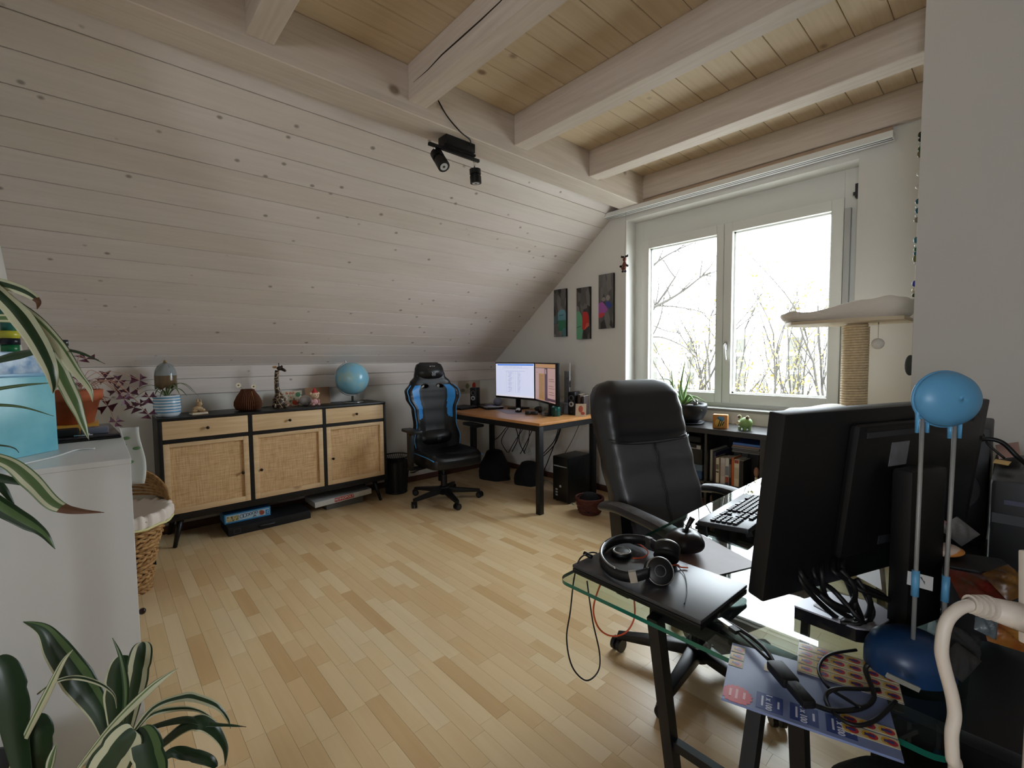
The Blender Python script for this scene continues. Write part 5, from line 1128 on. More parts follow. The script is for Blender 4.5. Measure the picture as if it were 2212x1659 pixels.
# ------------------------------------------------------------------ glass desk in the foreground
GZ = 0.75
def clear_glass(name, tint): return glassmat(name, tint, 1.5)
M_GTOP = clear_glass('desk_glass', (234, 244, 240))
M_GEDGE = mat('green_glass_edge', (26, 96, 78), 0.08, spec=0.8)
gd_ = thing('glass_desk', 'glass topped desk on black steel trestles in the foreground', 'desk', (-0.35, 1.72, 0))
xa, xb, ya, yb, rc = -0.47, 0.315, -0.815, 0.84, 0.035
poly = []
for (cx, cy, a0) in ((xb-rc, ya+rc, -90), (xb-rc, yb-rc, 0), (xa+rc, yb-rc, 90), (xa+rc, ya+rc, 180)):
    for k in range(6): poly.append((cx+rc*cos(R(a0+18*k)), cy+rc*sin(R(a0+18*k))))
mb = MB(); n = len(poly); vs = [(p[0], p[1], GZ-0.010) for p in poly]+[(p[0], p[1], GZ) for p in poly]
mb.add(vs, [tuple(range(n-1, -1, -1)), tuple(n+i for i in range(n))], False, 0)
mb.add(vs, [(j, (j+1) % n, n+(j+1) % n, n+j) for j in range(n)], True, 1)
obj('glass_top', mb, [M_GTOP, M_GEDGE], gd_)
for yc, s in ((-0.70, 1), (0.55, -1)):
    tr = obj('trestle', MB().bx(-0.245, 0.12, yc-0.02, yc+0.02, 0.70, 0.735), M_BLKSTEEL, gd_, bevel=0.003)
    for x0, (y0, y1) in ((-0.222, (-0.03, 0.10)), (0.005, (0.035, -0.25)), (0.085, (-0.03, 0.06))):
        obj('trestle_leg', MB().bar((x0, yc+s*y0, 0.715), (x0+0.012, yc+s*y1, 0.012), 0.034, 0.028, (1, 0, 0)), M_BLKSTEEL, tr)
        obj('leg_foot', MB().cyl((x0+0.012, yc+s*y1, 0), (x0+0.012, yc+s*y1, 0.02), 0.02, 12), M_BLACK, tr)
    obj('cross_bar', MB().bar((-0.216, yc+s*0.04, 0.355), (0.097, yc+s*0.04, 0.355), 0.022, 0.022), M_BLKSTEEL, tr)

# big monitor seen from behind
a_ = V((-0.296, 0.99)); b_ = V((-0.0366, 1.672)); dd = (b_-a_).normalized(); c_ = (a_+b_)/2; WM = (b_-a_).length
ang = atan2(dd.y, dd.x)              # local +x runs along the top edge, local +y is the screen side
mn = thing('back_monitor', 'large black monitor seen from behind on the glass desk', 'monitor', (c_.x, c_.y, GZ), ang)
tl = R(6); T = MX.Translation((0, 0, 0.485)) @ MX.Rotation(tl, 4, 'X')
M_MB = mat('monitor_back_black', (17, 17, 18), 0.42)
def tb(x0, x1, y0, y1, z0, z1): return MB().bx(x0, x1, y0, y1, z0, z1, 0, T)
hs = obj('housing', tb(-WM/2, WM/2, 0.0, 0.038, -0.40, 0.0), M_MB, mn, bevel=0.005)
obj('screen', tb(-WM/2+0.012, WM/2-0.012, 0.0381, 0.039, -0.385, -0.012), mat('dark_screen', (8, 8, 9), 0.15), hs)
obj('back_bulge', tb(-0.17, 0.30, -0.022, 0.001, -0.33, -0.03), M_MB, hs, bevel=0.012)
obj('socket_bay', tb(-0.145, 0.06, -0.0245, -0.021, -0.058, -0.046), M_DGREY, hs)
obj('rating_label', tb(-0.056, 0.006, -0.0232, -0.0215, -0.128, -0.074), mat('silver_label', (120, 120, 124), 0.5, var=0.2, vscale=60), hs)
obj('vent_slot', tb(-0.15, 0.25, -0.0235, -0.0218, -0.044, -0.036), M_BLACK, hs)
obj('port_bar', tb(-0.05, 0.14, -0.0235, -0.021, -0.312, -0.292), M_DGREY, hs)
obj('stand_column', MB().bx(-0.085, 0.04, -0.07, -0.03, 0.02, 0.36), M_MB, mn, bevel=0.01)
obj('column_arm', MB().bx(-0.03, 0.06, -0.06, 0.005, 0.27, 0.34), M_MB, mn, bevel=0.006)
inv = (MX.Translation((c_.x, c_.y, GZ)) @ MX.Rotation(ang, 4, 'Z')).inverted()
fp = [inv @ at(x, y, Z=GZ+0.03) for x, y in ((1716, 1308), (1727, 1297), (1790, 1278), (1890, 1302), (1926, 1324), (1930, 1334), (1884, 1361), (1850, 1357))][::-1]
obj('stand_foot', MB().prism([(p.x, p.y) for p in fp], 0, 0.027), mat('glossy_dark_foot', (26, 26, 30), 0.1), mn, bevel=0.002)
obj('foot_reflection', MB().prism([(p.x, p.y) for p in fp], 0.027, 0.0305), mat('foot_reflection_silver', (176, 176, 186), 0.3, metal=0.2), mn)  # top of the dark foot, window reflection painted in as pale silver
# papers on the foot, cable tangle behind the monitor
def sheet(name, label, pts, z, m, cat='paper', th=0.001, group=None):
    P = [at(x, y, Z=z) for x, y in pts]
    o = obj(name, MB().prism([(p.x, p.y) for p in P], z, z+th), m); tag(o, label, cat, group); return o
M_PAP = mat('white_paper', (226, 228, 234), 0.45)
sheet('folded_paper', 'folded white paper lying on the monitor foot', [(1757, 1307), (1815, 1338), (1835, 1325), (1790, 1290)], GZ+0.0312, M_PAP)
sheet('paper_note', 'small white note behind the cable tangle', [(1850, 1245), (1905, 1275), (1900, 1232), (1890, 1222)], GZ+0.0312, M_PAP)
rr = random.Random(9)
tang = [[(1730, 1240), (1770, 1285), (1820, 1325), (1865, 1340), (1880, 1300), (1850, 1250)], [(1745, 1250), (1790, 1300), (1840, 1318), (1845, 1280), (1825, 1235)], [(1760, 1245), (1800, 1275), (1850, 1330), (1870, 1345), (1885, 1320), (1862, 1270)],
        [(1775, 1240), (1785, 1290), (1830, 1312), (1848, 1275), (1815, 1230)], [(1800, 1235), (1850, 1260), (1905, 1285), (1930, 1310)], [(1815, 1240), (1860, 1275), (1900, 1290), (1935, 1300)], [(1820, 1230), (1845, 1295), (1860, 1345), (1815, 1345)], [(1730, 1255), (1790, 1320), (1830, 1345), (1862, 1335)]]
nm = ['outermost', 'short looped', 'wide looped', 'tight looped', 'straight upper', 'straight lower', 'folded', 'lowest']
for k, pts in enumerate(tang):
    P = [at(x, y, D=0.985+0.012*((k*3+i) % 4)-0.02) for i, (x, y) in enumerate(pts)]
    P = [at(pts[0][0], 1205, D=1.02)]+P
    cable('monitor_cable', P, 0.0055, M_CAB, None, '%s black cable in the tangle behind the big monitor' % nm[k], 'cable', 'cable tangle behind the big monitor', 5)

# keyboard
kb = thing('grey_keyboard', 'dark grey keyboard on the glass desk in front of the big monitor', 'keyboard', (-0.655, 1.77, GZ+0.012), R(2))
tk = (0, R(-4.5), 0)
obj('keyboard_body', MB().bx(-0.085, 0.085, -0.225, 0.225, 0.0, 0.018), mat('keyboard_grey', (46, 47, 52), 0.35), kb, rot=tk, bevel=0.006)
kc = mesh_of('key_cap', MB().bx(-0.0078, 0.0078, -0.0078, 0.0078, 0, 0.006), mat('keycap_black', (30, 31, 36), 0.4), 0.002, 1)
kw = mesh_of('key_cap_wide', MB().bx(-0.0078, 0.0078, -0.017, 0.017, 0, 0.006), mat('keycap_black'), 0.002, 1)
for r_ in range(6):
    x = 0.058-r_*0.0185-(0.006 if r_ else 0)
    for c in range(4):
        if r_ > 0: obj('key_cap', kc, None, kb, (x, -0.2+c*0.0185, 0.0185+x*0.0787), tk)
    for c in range(3):
        if r_ in (0, 1, 2) or (r_ == 5) or (r_ == 4 and c == 1): obj('key_cap', kc, None, kb, (x, -0.118+c*0.0185, 0.0185+x*0.0787), tk)
    for c in range(14):
        y = -0.052+c*0.0188
        if r_ == 5 and 3 < c < 10:
            if c in (5, 7): obj('key_cap', kw, None, kb, (x, y, 0.0185+x*0.0787), tk)
            continue
        obj('key_cap', kc, None, kb, (x, y, 0.0185+x*0.0787), tk)
for y in (-0.19, 0.19): obj('keyboard_foot', MB().bar((0.07, y, 0.006), (0.078, y, -0.012), 0.02, 0.006, (0, 1, 0)), M_BLACK, kb)
obj('wrist_edge', MB().bx(-0.095, -0.083, -0.22, 0.22, -0.010, 0.0), M_BLACK, kb, bevel=0.003)

# brown writing mat, apple ornament
sheet('writing_mat', 'brownish pink desk mat under the dark apple ornament', [(1500, 1148), (1640, 1222), (1553, 1243), (1415, 1195)], GZ+0.0005, mat('rose_brown_mat', (150, 122, 116), 0.45, var=0.25, vscale=9), 'desk mat', 0.002)
ap = at(1480, 1196, Z=GZ+0.004)
apo = thing('apple_ornament', 'dark wooden apple ornament with a long stalk on the glass desk', 'ornament', (ap.x-0.012, ap.y+0.02, GZ+0.003))
M_APP = mat('blackened_wood', (22, 19, 20), 0.38)
obj('apple_body', MB().grid(lambda u, v_: ((0.058*sin(pi*v_)**0.8*(1+0.05*cos(5*2*pi*u)))*cos(2*pi*u), (0.058*sin(pi*v_)**0.8*(1+0.05*cos(5*2*pi*u)))*sin(2*pi*u), 0.032-0.032*cos(pi*v_)-(0.012 if v_ > 0.93 else 0)), 40, 15, cu=True), M_APP, apo)
obj('stalk', MB().tube([(0, 0, 0.045), (0.006, 0.004, 0.075), (0.018, 0.012, 0.105)], [0.005, 0.006, 0.0085], 10), M_APP, apo)

# closed laptop with headset
LX0, LX1, LY0, LY1 = -0.800, -0.432, 0.945, 1.185
lp_ = thing('closed_laptop', 'closed black laptop on the near corner of the glass desk', 'laptop', ((LX0+LX1)/2, (LY0+LY1)/2, GZ), R(-1.5))
hw_, hd_ = (LX1-LX0)/2, (LY1-LY0)/2
obj('base', MB().bx(-hw_, hw_, -hd_, hd_, 0.006, 0.020), M_BLK2, lp_, bevel=0.004)
obj('lid', MB().bx(-hw_, hw_, -hd_, hd_, 0.0205, 0.030), mat('laptop_lid', (44, 44, 48), 0.38, spec=1.0), lp_, bevel=0.003)
for sx in (-1, 1):
    for sy in (-1, 1): obj('rubber_foot', MB().bx(sx*hw_*0.85-0.015, sx*hw_*0.85+0.015, sy*hd_*0.85-0.006, sy*hd_*0.85+0.006, 0, 0.0065), M_BLACK, lp_)
obj('side_port', MB().bx(hw_-0.004, hw_+0.0006, 0.02, 0.035, 0.009, 0.016).bx(hw_-0.004, hw_+0.0006, -0.04, -0.028, 0.009, 0.014), M_STEEL, lp_)
LZ = GZ+0.0302
hp_ = thing('headset', 'black headset with silver trim lying on the closed laptop', 'headphones', (-0.68, 1.07, LZ))
ho = V(hp_.location)
M_HB = mat('headband_black', (22, 22, 23), 0.42)
hbp = smooth_path([at(1402, 1237, Z=LZ+0.035)-ho, at(1360, 1246, Z=LZ+0.022)-ho, at(1318, 1232, Z=LZ+0.018)-ho, at(1298, 1204, Z=LZ+0.018)-ho, at(1310, 1178, Z=LZ+0.018)-ho, at(1345, 1164, Z=LZ+0.02)-ho, at(1392, 1167, Z=LZ+0.028)-ho, at(1418, 1180, Z=LZ+0.034)-ho], 6)
mb = MB(); nb = len(hbp); vs = []
for i, q in enumerate(hbp):
    tg = (hbp[min(i+1, nb-1)]-hbp[max(i-1, 0)]).normalized(); sd = tg.cross(V((0, 0, 1))).normalized()
    for (e, z) in ((-0.004, -0.013), (0.004, -0.013), (0.004, 0.013), (-0.004, 0.013)): vs.append(q+sd*e+V((0, 0, z)))
mb.add(vs, [(i*4+j, i*4+(j+1) % 4, (i+1)*4+(j+1) % 4, (i+1)*4+j) for i in range(nb-1) for j in range(4)]+[(3, 2, 1, 0), tuple((nb-1)*4+j for j in range(4))], True)
bd = obj('headband', mb, M_HB, hp_, bevel=0.0)
obj('silver_trim', MB().tube([q+V((0, 0, 0.013)) for q in hbp[10:24]], 0.0028, 6), M_STEEL, bd)
for i0 in (4, 37): obj('slider_clip', MB().bar(hbp[i0], hbp[i0+2], 0.012, 0.028), M_STEEL, bd)
def earcup(px, py, z, nrm, label):
    c = at(px, py, Z=LZ+z)-ho; nrm = V(nrm).normalized()
    rot = nrm.to_track_quat('Z', 'Y').to_matrix().to_4x4(); Mx = MX.Translation(c) @ rot
    cu_ = obj('ear_cup', MB().lathe([(0, -0.022), (0.030, -0.022), (0.034, -0.014), (0.035, 0.0), (0.033, 0.009), (0.029, 0.012), (0, 0.012)], 32, M=Mx), M_HB, hp_)
    obj('cup_ring', MB().lathe([(0.0335, 0.004), (0.0352, 0.006), (0.033, 0.0105), (0.0318, 0.0105)], 32, close=True, M=Mx), M_STEEL, cu_)
    obj('emblem_ring', MB().lathe([(0.0125, 0.0121), (0.0145, 0.0121), (0.0145, 0.0128), (0.0125, 0.0128)], 24, close=True, M=Mx), mat('ring_grey2', (96, 98, 100), 0.4), cu_)
    obj('ear_pad', MB().lathe([(0.012, -0.024), (0.02, -0.033), (0.030, -0.033), (0.034, -0.026), (0.031, -0.02), (0.012, -0.02)], 28, close=True, M=Mx), mat('ear_pad_black', (15, 15, 15), 0.7), cu_)
earcup(1424, 1234, 0.030, (0.62, -0.62, 0.48), 'near')
earcup(1441, 1186, 0.034, (-0.3, 0.75, 0.58), 'far')
pk = at(1343, 1200, Z=LZ)
ctl = thing('headset_controller', 'round black headset control puck with silver rim inside the headband', 'controller', (pk.x, pk.y, LZ))
obj('puck', MB().lathe([(0, 0), (0.026, 0), (0.029, 0.005), (0.028, 0.012), (0.022, 0.016), (0, 0.014)], 28), M_HB, ctl)
obj('puck_rim', MB().lathe([(0.0215, 0.0155), (0.027, 0.0135), (0.0275, 0.0145), (0.0215, 0.017)], 28, close=True), M_STEEL, ctl)
M_ORA = mat('orange_cable', (204, 84, 44), 0.5)
cable('headset_cable', [at(1366, 1206, Z=LZ+0.006), at(1390, 1204, Z=LZ+0.006), at(1400, 1192, Z=LZ+0.008), at(1385, 1178, Z=LZ+0.008), at(1372, 1172, Z=LZ+0.008)], 0.002, M_ORA, None, 'short orange headset cord beside the control puck')
cable('headset_cable', [at(1440, 1225, Z=LZ+0.012), at(1462, 1220, Z=LZ+0.01), at(1470, 1225, Z=LZ+0.004), at(1486, 1226, Z=LZ+0.004)], 0.0022, M_ORA, None, 'orange cord end at the right ear cup of the headset')
cable('thin_cable', [at(1455, 1215, Z=LZ+0.006), at(1478, 1240, Z=LZ+0.003), at(1484, 1275, Z=LZ+0.003), at(1478, 1305, Z=LZ+0.003)], 0.0012, M_DGREY, None, 'thin dark cord lying across the laptop lid')
# hanging loops at the near corner
Dn = at(1252, 1240, Z=GZ).dot(CF)
def hang(pts, D0): return [at(x, y, D=D0+0.004*i) for i, (x, y) in enumerate(pts)]
Dh = (at(1268, 1222, Z=GZ)-V((0, 0, CAM_H))).dot(CF)
hcab = cable('hanging_cable', [at(1290, 1195, Z=LZ+0.008), at(1275, 1194, Z=LZ+0.01)]+hang([(1252, 1208), (1240, 1250), (1232, 1320), (1224, 1380), (1236, 1440), (1266, 1470), (1292, 1450), (1295, 1410), (1280, 1340), (1268, 1255)], Dh-0.05), 0.0022, M_CAB, None, 'thin black cord hanging in a long loop below the desk corner', 'cable', None, 6)
cable('orange_cable', hang([(1297, 1262), (1284, 1300), (1283, 1330), (1296, 1360), (1322, 1374), (1352, 1366), (1370, 1335), (1370, 1295)], Dh+0.01), 0.0026, M_ORA, None, 'orange cord hanging in a short loop below the laptop')
obj('cord_plug', MB().tube([at(1262, 1195, Z=LZ+0.012), at(1278, 1203, Z=LZ+0.01)], 0.006, 8), M_BLACK).parent = hcab

# adapter with its cables
ad = at(1690, 1450, Z=GZ+0.012)
P0, P1 = at(1668, 1430, Z=GZ+0.022), at(1750, 1524, Z=GZ+0.022)
adp = thing('cable_adapter', 'black cable adapter box lying across the blue leaflet', 'adapter', (P0.x, P0.y, GZ+0.009))
ao = V(adp.location); dq = P1-P0
obj('adapter_body', MB().bar(P0-ao+dq*0.05, P0-ao+dq*0.55, 0.03, 0.018), M_BLACK, adp, bevel=0.005)
obj('plug_body', MB().bar(P0-ao+dq*0.50, P0-ao+dq*1.0, 0.022, 0.015), M_BLACK, adp, bevel=0.004)
obj('plug_gap', MB().bar(P0-ao+dq*0.60, P0-ao+dq*0.74, 0.006, 0.0156), M_DGREY, adp)
pl = at(1558, 1337, Z=GZ+0.014)
cable('adapter_lead', [pl, at(1585, 1352, Z=GZ+0.016), at(1625, 1378, Z=GZ+0.02), at(1655, 1405, Z=GZ+0.024), at(1675, 1438, Z=GZ+0.022)], 0.004, M_CAB, adp).matrix_parent_inverse = MX.Translation(-ao)
cable('adapter_lead', [at(1548, 1345, Z=GZ+0.012), at(1585, 1360, Z=GZ+0.014), at(1620, 1388, Z=GZ+0.018), at(1660, 1425, Z=GZ+0.02)], 0.003, M_CAB, adp).matrix_parent_inverse = MX.Translation(-ao)
uq = thing('usb_plug', 'small silver plug beside the laptop port', 'plug', at(1572, 1345, Z=GZ+0.016))
obj('plug', MB().bar((-0.018, 0.0, 0.0), (0.012, -0.012, 0.0), 0.012, 0.006).bar((0.012, -0.012, 0), (0.03, -0.02, 0), 0.014, 0.008, mi=1), [M_STEEL, M_BLACK], uq)
cable('loop_cable', [at(1752, 1520, Z=GZ+0.02), at(1800, 1535, Z=GZ+0.012), at(1860, 1530, Z=GZ+0.012), at(1888, 1505, Z=GZ+0.012), at(1870, 1450, Z=GZ+0.03), at(1876, 1435, Z=GZ+0.04)], 0.004, M_CAB, None, 'black cable running from the adapter towards the lamp base')
cable('loop_cable', [at(1850, 1404, Z=GZ+0.012), at(1790, 1415, Z=GZ+0.012), at(1768, 1445, Z=GZ+0.012), at(1785, 1480, Z=GZ+0.012), at(1820, 1505, Z=GZ+0.012), at(1860, 1528, Z=GZ+0.02)], 0.0028, M_CAB, None, 'thin black cable curling over the sticker sheets')
cable('loop_cable', [at(1900, 1490, Z=GZ+0.012), at(1810, 1488, Z=GZ+0.02), at(1784, 1505, Z=GZ+0.012), at(1800, 1540, Z=GZ+0.012), at(1845, 1566, Z=GZ+0.012), at(1890, 1556, Z=GZ+0.012), at(1935, 1515, Z=GZ+0.012)], 0.0035, M_CAB, None, 'black cable looped in front of the lamp base')

# blue sticker leaflet overhanging the desk edge
BL = at(1558, 1510, Z=GZ+0.004); uu = V((0.9594, 0.2819, 0)); vv_ = V((-0.2819, 0.9594, 0))
lf = thing('sticker_leaflet', 'blue leaflet with sticker rows and a red starburst overhanging the glass edge', 'leaflet', (BL.x, BL.y, GZ+0.002), atan2(uu.y, uu.x))
obj('leaflet_sheet', MB().bx(0, 0.245, 0, 0.180, 0, 0.004), mat('leaflet_blue', (124, 138, 180), 0.35, var=0.25, vscale=9), lf)
zt_ = 0.0042
mb = MB()
sb_ = [(0.026*(1 if i % 2 else 0.86)*cos(2*pi*i/36)+0.022, 0.026*(1 if i % 2 else 0.86)*sin(2*pi*i/36)+0.022) for i in range(36)]
sb_ = [(max(0.0006, x), max(0.0006, y)) for x, y in sb_]
sbp = obj('starburst', MB().sheet(sb_, zt_), mat('starburst_red', (198, 56, 66), 0.4), lf, solid=0.0003)
for k, (dx, l) in enumerate(((0.010, 0.02), (0.020, 0.026), (0.032, 0.018))): obj('starburst_line', MB().bx(dx, dx+0.004, 0.024-l/2, 0.024+l/2, zt_+0.0002, zt_+0.0005), mat('print_pale_red', (232, 170, 172), 0.4), sbp)
M_NAVY = mat('leaflet_navy', (62, 78, 134), 0.35); M_LT = mat('leaflet_lettering', (206, 212, 232), 0.4)
for k, ux in enumerate((0.052, 0.102, 0.152)):
    sq = obj('offer_square', MB().bx(ux, ux+0.040, 0.008, 0.05, zt_-0.0001, zt_+0.0002), M_NAVY, lf)
    obj('offer_lettering', text_mesh('1 x 100', 0.0135, M_LT, 0.0002, True), None, sq, (ux+0.019, 0.029, zt_+0.0005), (0, 0, R(-90)))
    for dx, l in ((0.008, 0.026), (0.032, 0.018)): obj('small_print', MB().bx(ux+dx, ux+dx+0.003, 0.029-l/2, 0.029+l/2, zt_+0.0002, zt_+0.0004), M_LT, sq)
def sticker(parent, x, y, s, k, z=zt_):
    st_ = obj('sticker', MB().bx(x-s*0.6, x+s*0.6, y-s/2, y+s/2, z, z+0.0006), mat('sticker_cream', (206, 196, 160), 0.2), parent)
    obj('sticker_print', MB().sheet([(x+s*0.4*cos(a)-s*0.15, y+s*0.42*sin(a)) for a in [2*pi*i/10 for i in range(10)]], z+0.0008).sheet([(x+s*0.36*cos(a)+s*0.15, y-s*0.04+s*0.36*sin(a)) for a in [2*pi*i/10 for i in range(10)]], z+0.0009, 1).bx(x-s*0.36, x+s*0.3, y-s*0.16, y+s*0.13, z+0.0009, z+0.0011, 2),
        [mat('sticker_gold', (200, 158, 60), 0.3), mat('sticker_red', (182, 52, 58), 0.3), mat('sticker_indigo', (70, 66, 118), 0.3)], st_)
for k in range(3): sticker(lf, 0.013, 0.172-0.012-k*0.024, 0.020, k)
for r_ in range(2):
    for c in range(3): sticker(lf, 0.185+c*0.024, 0.055-0.024*r_, 0.020, c)
obj('price_slip', MB().bx(0.06, 0.082, 0.118, 0.138, zt_, zt_+0.0006), mat('slip_cream', (222, 206, 178), 0.5), lf, rot=(0, 0, 0))
s2 = at(1690, 1446, Z=GZ+0.008)
ss = thing('sticker_sheet', 'sheet of small collectable stickers lying under the looped cables', 'sticker sheet', (-0.255, 0.95, GZ+0.0072), R(14))
obj('backing', MB().bx(0, 0.155, 0, 0.105, 0, 0.0012), mat('sticker_backing', (168, 162, 152), 0.25), ss)
for r_ in range(4):
    for c in range(6): sticker(ss, 0.014+c*0.0255, 0.014+r_*0.0255, 0.021, c+r_, 0.0014)

# blue lamp
lb = at(1962, 1452, Z=GZ); lD = 0.845
la = thing('blue_desk_lamp', 'translucent blue desk lamp on two thin metal rods', 'lamp', (lb.x, lb.y, GZ+0.009))
lo = V(la.location)
M_LB = mat('blue_plastic_base', (26, 58, 100), 0.35, trans=0.1)
M_LS = mat('translucent_blue_shade', (104, 176, 224), 0.35, trans=0.25, sss=0.0)
fwd = V((CR.x, CR.y, 0)).normalized()
obj('lamp_base', MB().grid(lambda u, v_: tuple(fwd*(0.072*cos(2*pi*u)*[1, 1.0, 0.97, 0.85, 0.6, 0.0][int(round(v_*5))])+V((CF.x, CF.y, 0)).normalized()*(0.062*sin(2*pi*u)*[1, 1.0, 0.97, 0.85, 0.6, 0.0][int(round(v_*5))])+V((0, 0, [0, 0.018, 0.034, 0.052, 0.064, 0.068][int(round(v_*5))]))), 36, 6, cu=True), M_LB, la)
obj('base_label', MB().bar(at(1916, 1458, D=lD-0.075)-lo, at(1985, 1490, D=lD-0.075)-lo, 0.004, 0.008, (0, 0, 1)), mat('pale_label', (150, 150, 140), 0.5), la)
for (xb_, yb_, xt, yt) in ((1971, 1400, 1993, 900), (2034, 1412, 2063, 912)):
    rd = obj('rod', MB().tube([at(xb_, yb_+12, D=lD)-lo, at(xt, yt-4, D=lD)-lo], 0.0036, 10), mat('dull_aluminium', (150, 150, 148), 0.55, metal=0.3), la)
    q0 = at(xb_, yb_, D=lD)-lo; q1 = at(xt, yt, D=lD)-lo
    obj('rod_sleeve', MB().tube([q0+(q1-q0)*0.225, q0+(q1-q0)*0.335], 0.006, 12), M_LS, rd)
    obj('rod_socket', MB().cyl(q0-(q1-q0)*0.03, q0+(q1-q0)*0.015, 0.010, 14), M_LB, rd)
    for s in (-1, 1): obj('shade_clip', MB().tube([q1+fwd*(0.0095*s)-V((0, 0, 0.030)), q1+fwd*(0.0095*s)+V((0, 0, 0.0)), q1+fwd*(0.010*s)+V((0, 0, 0.03))], [0.0032, 0.0036, 0.006], 8), M_LS, rd)
hc = at(2041, 862, D=lD)-lo
vdir = -CF
obj('lamp_shade', MB().grid(lambda u, v_: tuple(hc+fwd*(0.059*cos(2*pi*u)*sin(pi*v_/2*0.999+0.0005))+CU*(0.050*sin(2*pi*u)*sin(pi*v_/2*0.999+0.0005))+vdir*(0.034*cos(pi*v_/2))), 40, 9, cu=True), M_LS, la, solid=0.003)
obj('shade_rim', MB().tube([hc+fwd*(0.0595*cos(2*pi*i/48))+CU*(0.0505*sin(2*pi*i/48)) for i in range(48)], 0.0028, 8, closed=True), M_LS, la)
obj('bulb', MB().ell(tuple(hc+CF*0.012), 0.016, 14, 10), mat('lamp_bulb_glass', (214, 214, 208), 0.2), la)
cq = [at(x, y, D=lD+0.006)-lo for x, y in ((1961, 1233), (2016, 1247), (2014, 1277), (1959, 1262))]
cdp = obj('doodle_card', MB().add(cq, [(0, 1, 2, 3)]), mat('card_white', (206, 206, 206), 0.6), la, solid=0.001)
g_ = lambda x, y: at(x, y, D=lD+0.004)-lo
obj('doodle', MB().tube([g_(1972, 1243), g_(1970, 1248), g_(1978, 1251), g_(1972, 1241), g_(1982, 1252), g_(1986, 1244), g_(1992, 1252), g_(1998, 1258)], 0.0006, 4).tube([g_(1986, 1246), g_(1984, 1262)], 0.0006, 4).tube([g_(1990, 1246), g_(1998, 1262)], 0.0006, 4), mat('pencil_grey', (90, 90, 92), 0.7), cdp)

# white plug and cord in the near right corner, white pole it hangs on
D5 = 0.50
M_WPL = mat('ivory_plastic', (206, 196, 184), 0.4)
pg_ = thing('power_cable', 'ivory cord with ribbed plug hanging down in front of the desk clutter', 'cord', at(2110, 1302, D=D5))
wo = V(pg_.location)
obj('cord', MB().tube(smooth_path([at(x, y, D=D5)-wo for x, y in ((2100, 1306), (2070, 1316), (2044, 1345), (2034, 1400), (2040, 1440), (2056, 1500), (2062, 1545), (2056, 1585), (2058, 1640), (2062, 1700))]+[V((at(2062, 1700, D=D5)).to_tuple())-wo+V((0.0, -0.10, -0.2)), V((at(2062, 1700, D=D5).x, at(2062, 1700, D=D5).y-0.14, 0.3))-wo, V((at(2062, 1700, D=D5).x, at(2062, 1700, D=D5).y-0.16, 0.007))-wo], 6), 0.0062, 12), M_WPL, pg_)
a0 = at(2095, 1305, D=D5)-wo; a1 = at(2132, 1312, D=D5)-wo; a2 = at(2222, 1338, D=D5)-wo
obj('plug_body', MB().tube([a1, a2], [0.0115, 0.016], 20), M_WPL, pg_)
for k in range(4): q = a0+(a1-a0)*(k/3.2); d_ = (a1-a0).normalized(); obj('relief_ring', MB().cyl(q, q+d_*0.0035, 0.0098+0.0010*k, 18), M_WPL, pg_)
obj('socket_block', MB().bar(at(2219, 1190, D=D5)-wo, at(2219, 1390, D=D5)-wo, 0.010, 0.010, tuple(CF)), M_WPL, pg_, bevel=0.002)
obj('stand_pole', MB().cyl((at(2246, 1390, D=D5)-wo), V((at(2246, 1390, D=D5).x, at(2244, 1390, D=D5).y, 0))-wo, 0.008, 12), M_WPL, pg_)
obj('relief_core', MB().tube([a0, a1], [0.0075, 0.0095], 14), M_WPL, pg_)

# ------------------------------------------------------------------ clutter on the right of the glass desk
def pack(name, label, cat, x, y, z, D, w, h, m, rot, th=0.02):
    """soft crumpled packet: pillow with creased surface"""
    c = at(x, y, D=D)
    f = lambda u, v_: (w/2*(2*u-1), th*0.5*max(0, sin(pi*u))**0.5*max(0, sin(pi*v_))**0.5*(1+0.35*sin(17*u+9*v_)), h*(v_-0.5))
    f2 = lambda u, v_: (w/2*(2*u-1), -th*0.5*max(0, sin(pi*u))**0.5*max(0, sin(pi*v_))**0.5*(1+0.35*sin(13*u+11*v_)), h*(v_-0.5))
    o = obj(name, MB().grid(f, 12, 10).grid(f2, 12, 10), m, None, c, rot); tag(o, label, cat); return o
bxs = thing('black_printer', 'black box shaped printer behind the lamp at the right', 'printer', (0.085, 1.93, 0.7285))
obj('printer_body', MB().bx(-0.115, 0.20, -0.24, 0.24, 0, 0.30), mat('printer_black', (18, 18, 19), 0.4), bxs, bevel=0.012)
obj('paper_slot', MB().bx(-0.11, 0.19, -0.243, -0.238, 0.19, 0.215), M_DGREY, bxs)
obj('front_tray', MB().bx(-0.105, 0.19, -0.30, -0.24, 0.04, 0.055), M_BLK2, bxs, bevel=0.003)
obj('status_strip', MB().bx(-0.09, 0.0, -0.2425, -0.24, 0.24, 0.252), mat('strip_blue_grey', (70, 72, 92), 0.3), bxs)
sw = thing('subwoofer', 'black subwoofer box on the glass desk behind the big monitor', 'speaker', (-0.135, 2.20, GZ))
obj('box', MB().bx(-0.10, 0.095, -0.17, 0.17, 0.008, 0.37), mat('subwoofer_black', (15, 15, 16), 0.5), sw, bevel=0.008)
obj('speaker_cone', MB().lathe([(0, 0), (0.06, 0.012), (0.075, 0.0), (0.08, 0.004), (0.08, -0.002), (0, -0.002)], 28, M=MX.Translation((0.0, -0.172, 0.17)) @ MX.Rotation(R(90), 4, 'X')), M_DGREY, sw)
for sx in (-1, 1):
    for sy in (-1, 1): obj('foot', MB().cyl((sx*0.07, sy*0.13, 0), (sx*0.07, sy*0.13, 0.01), 0.014, 12), M_BLACK, sw)
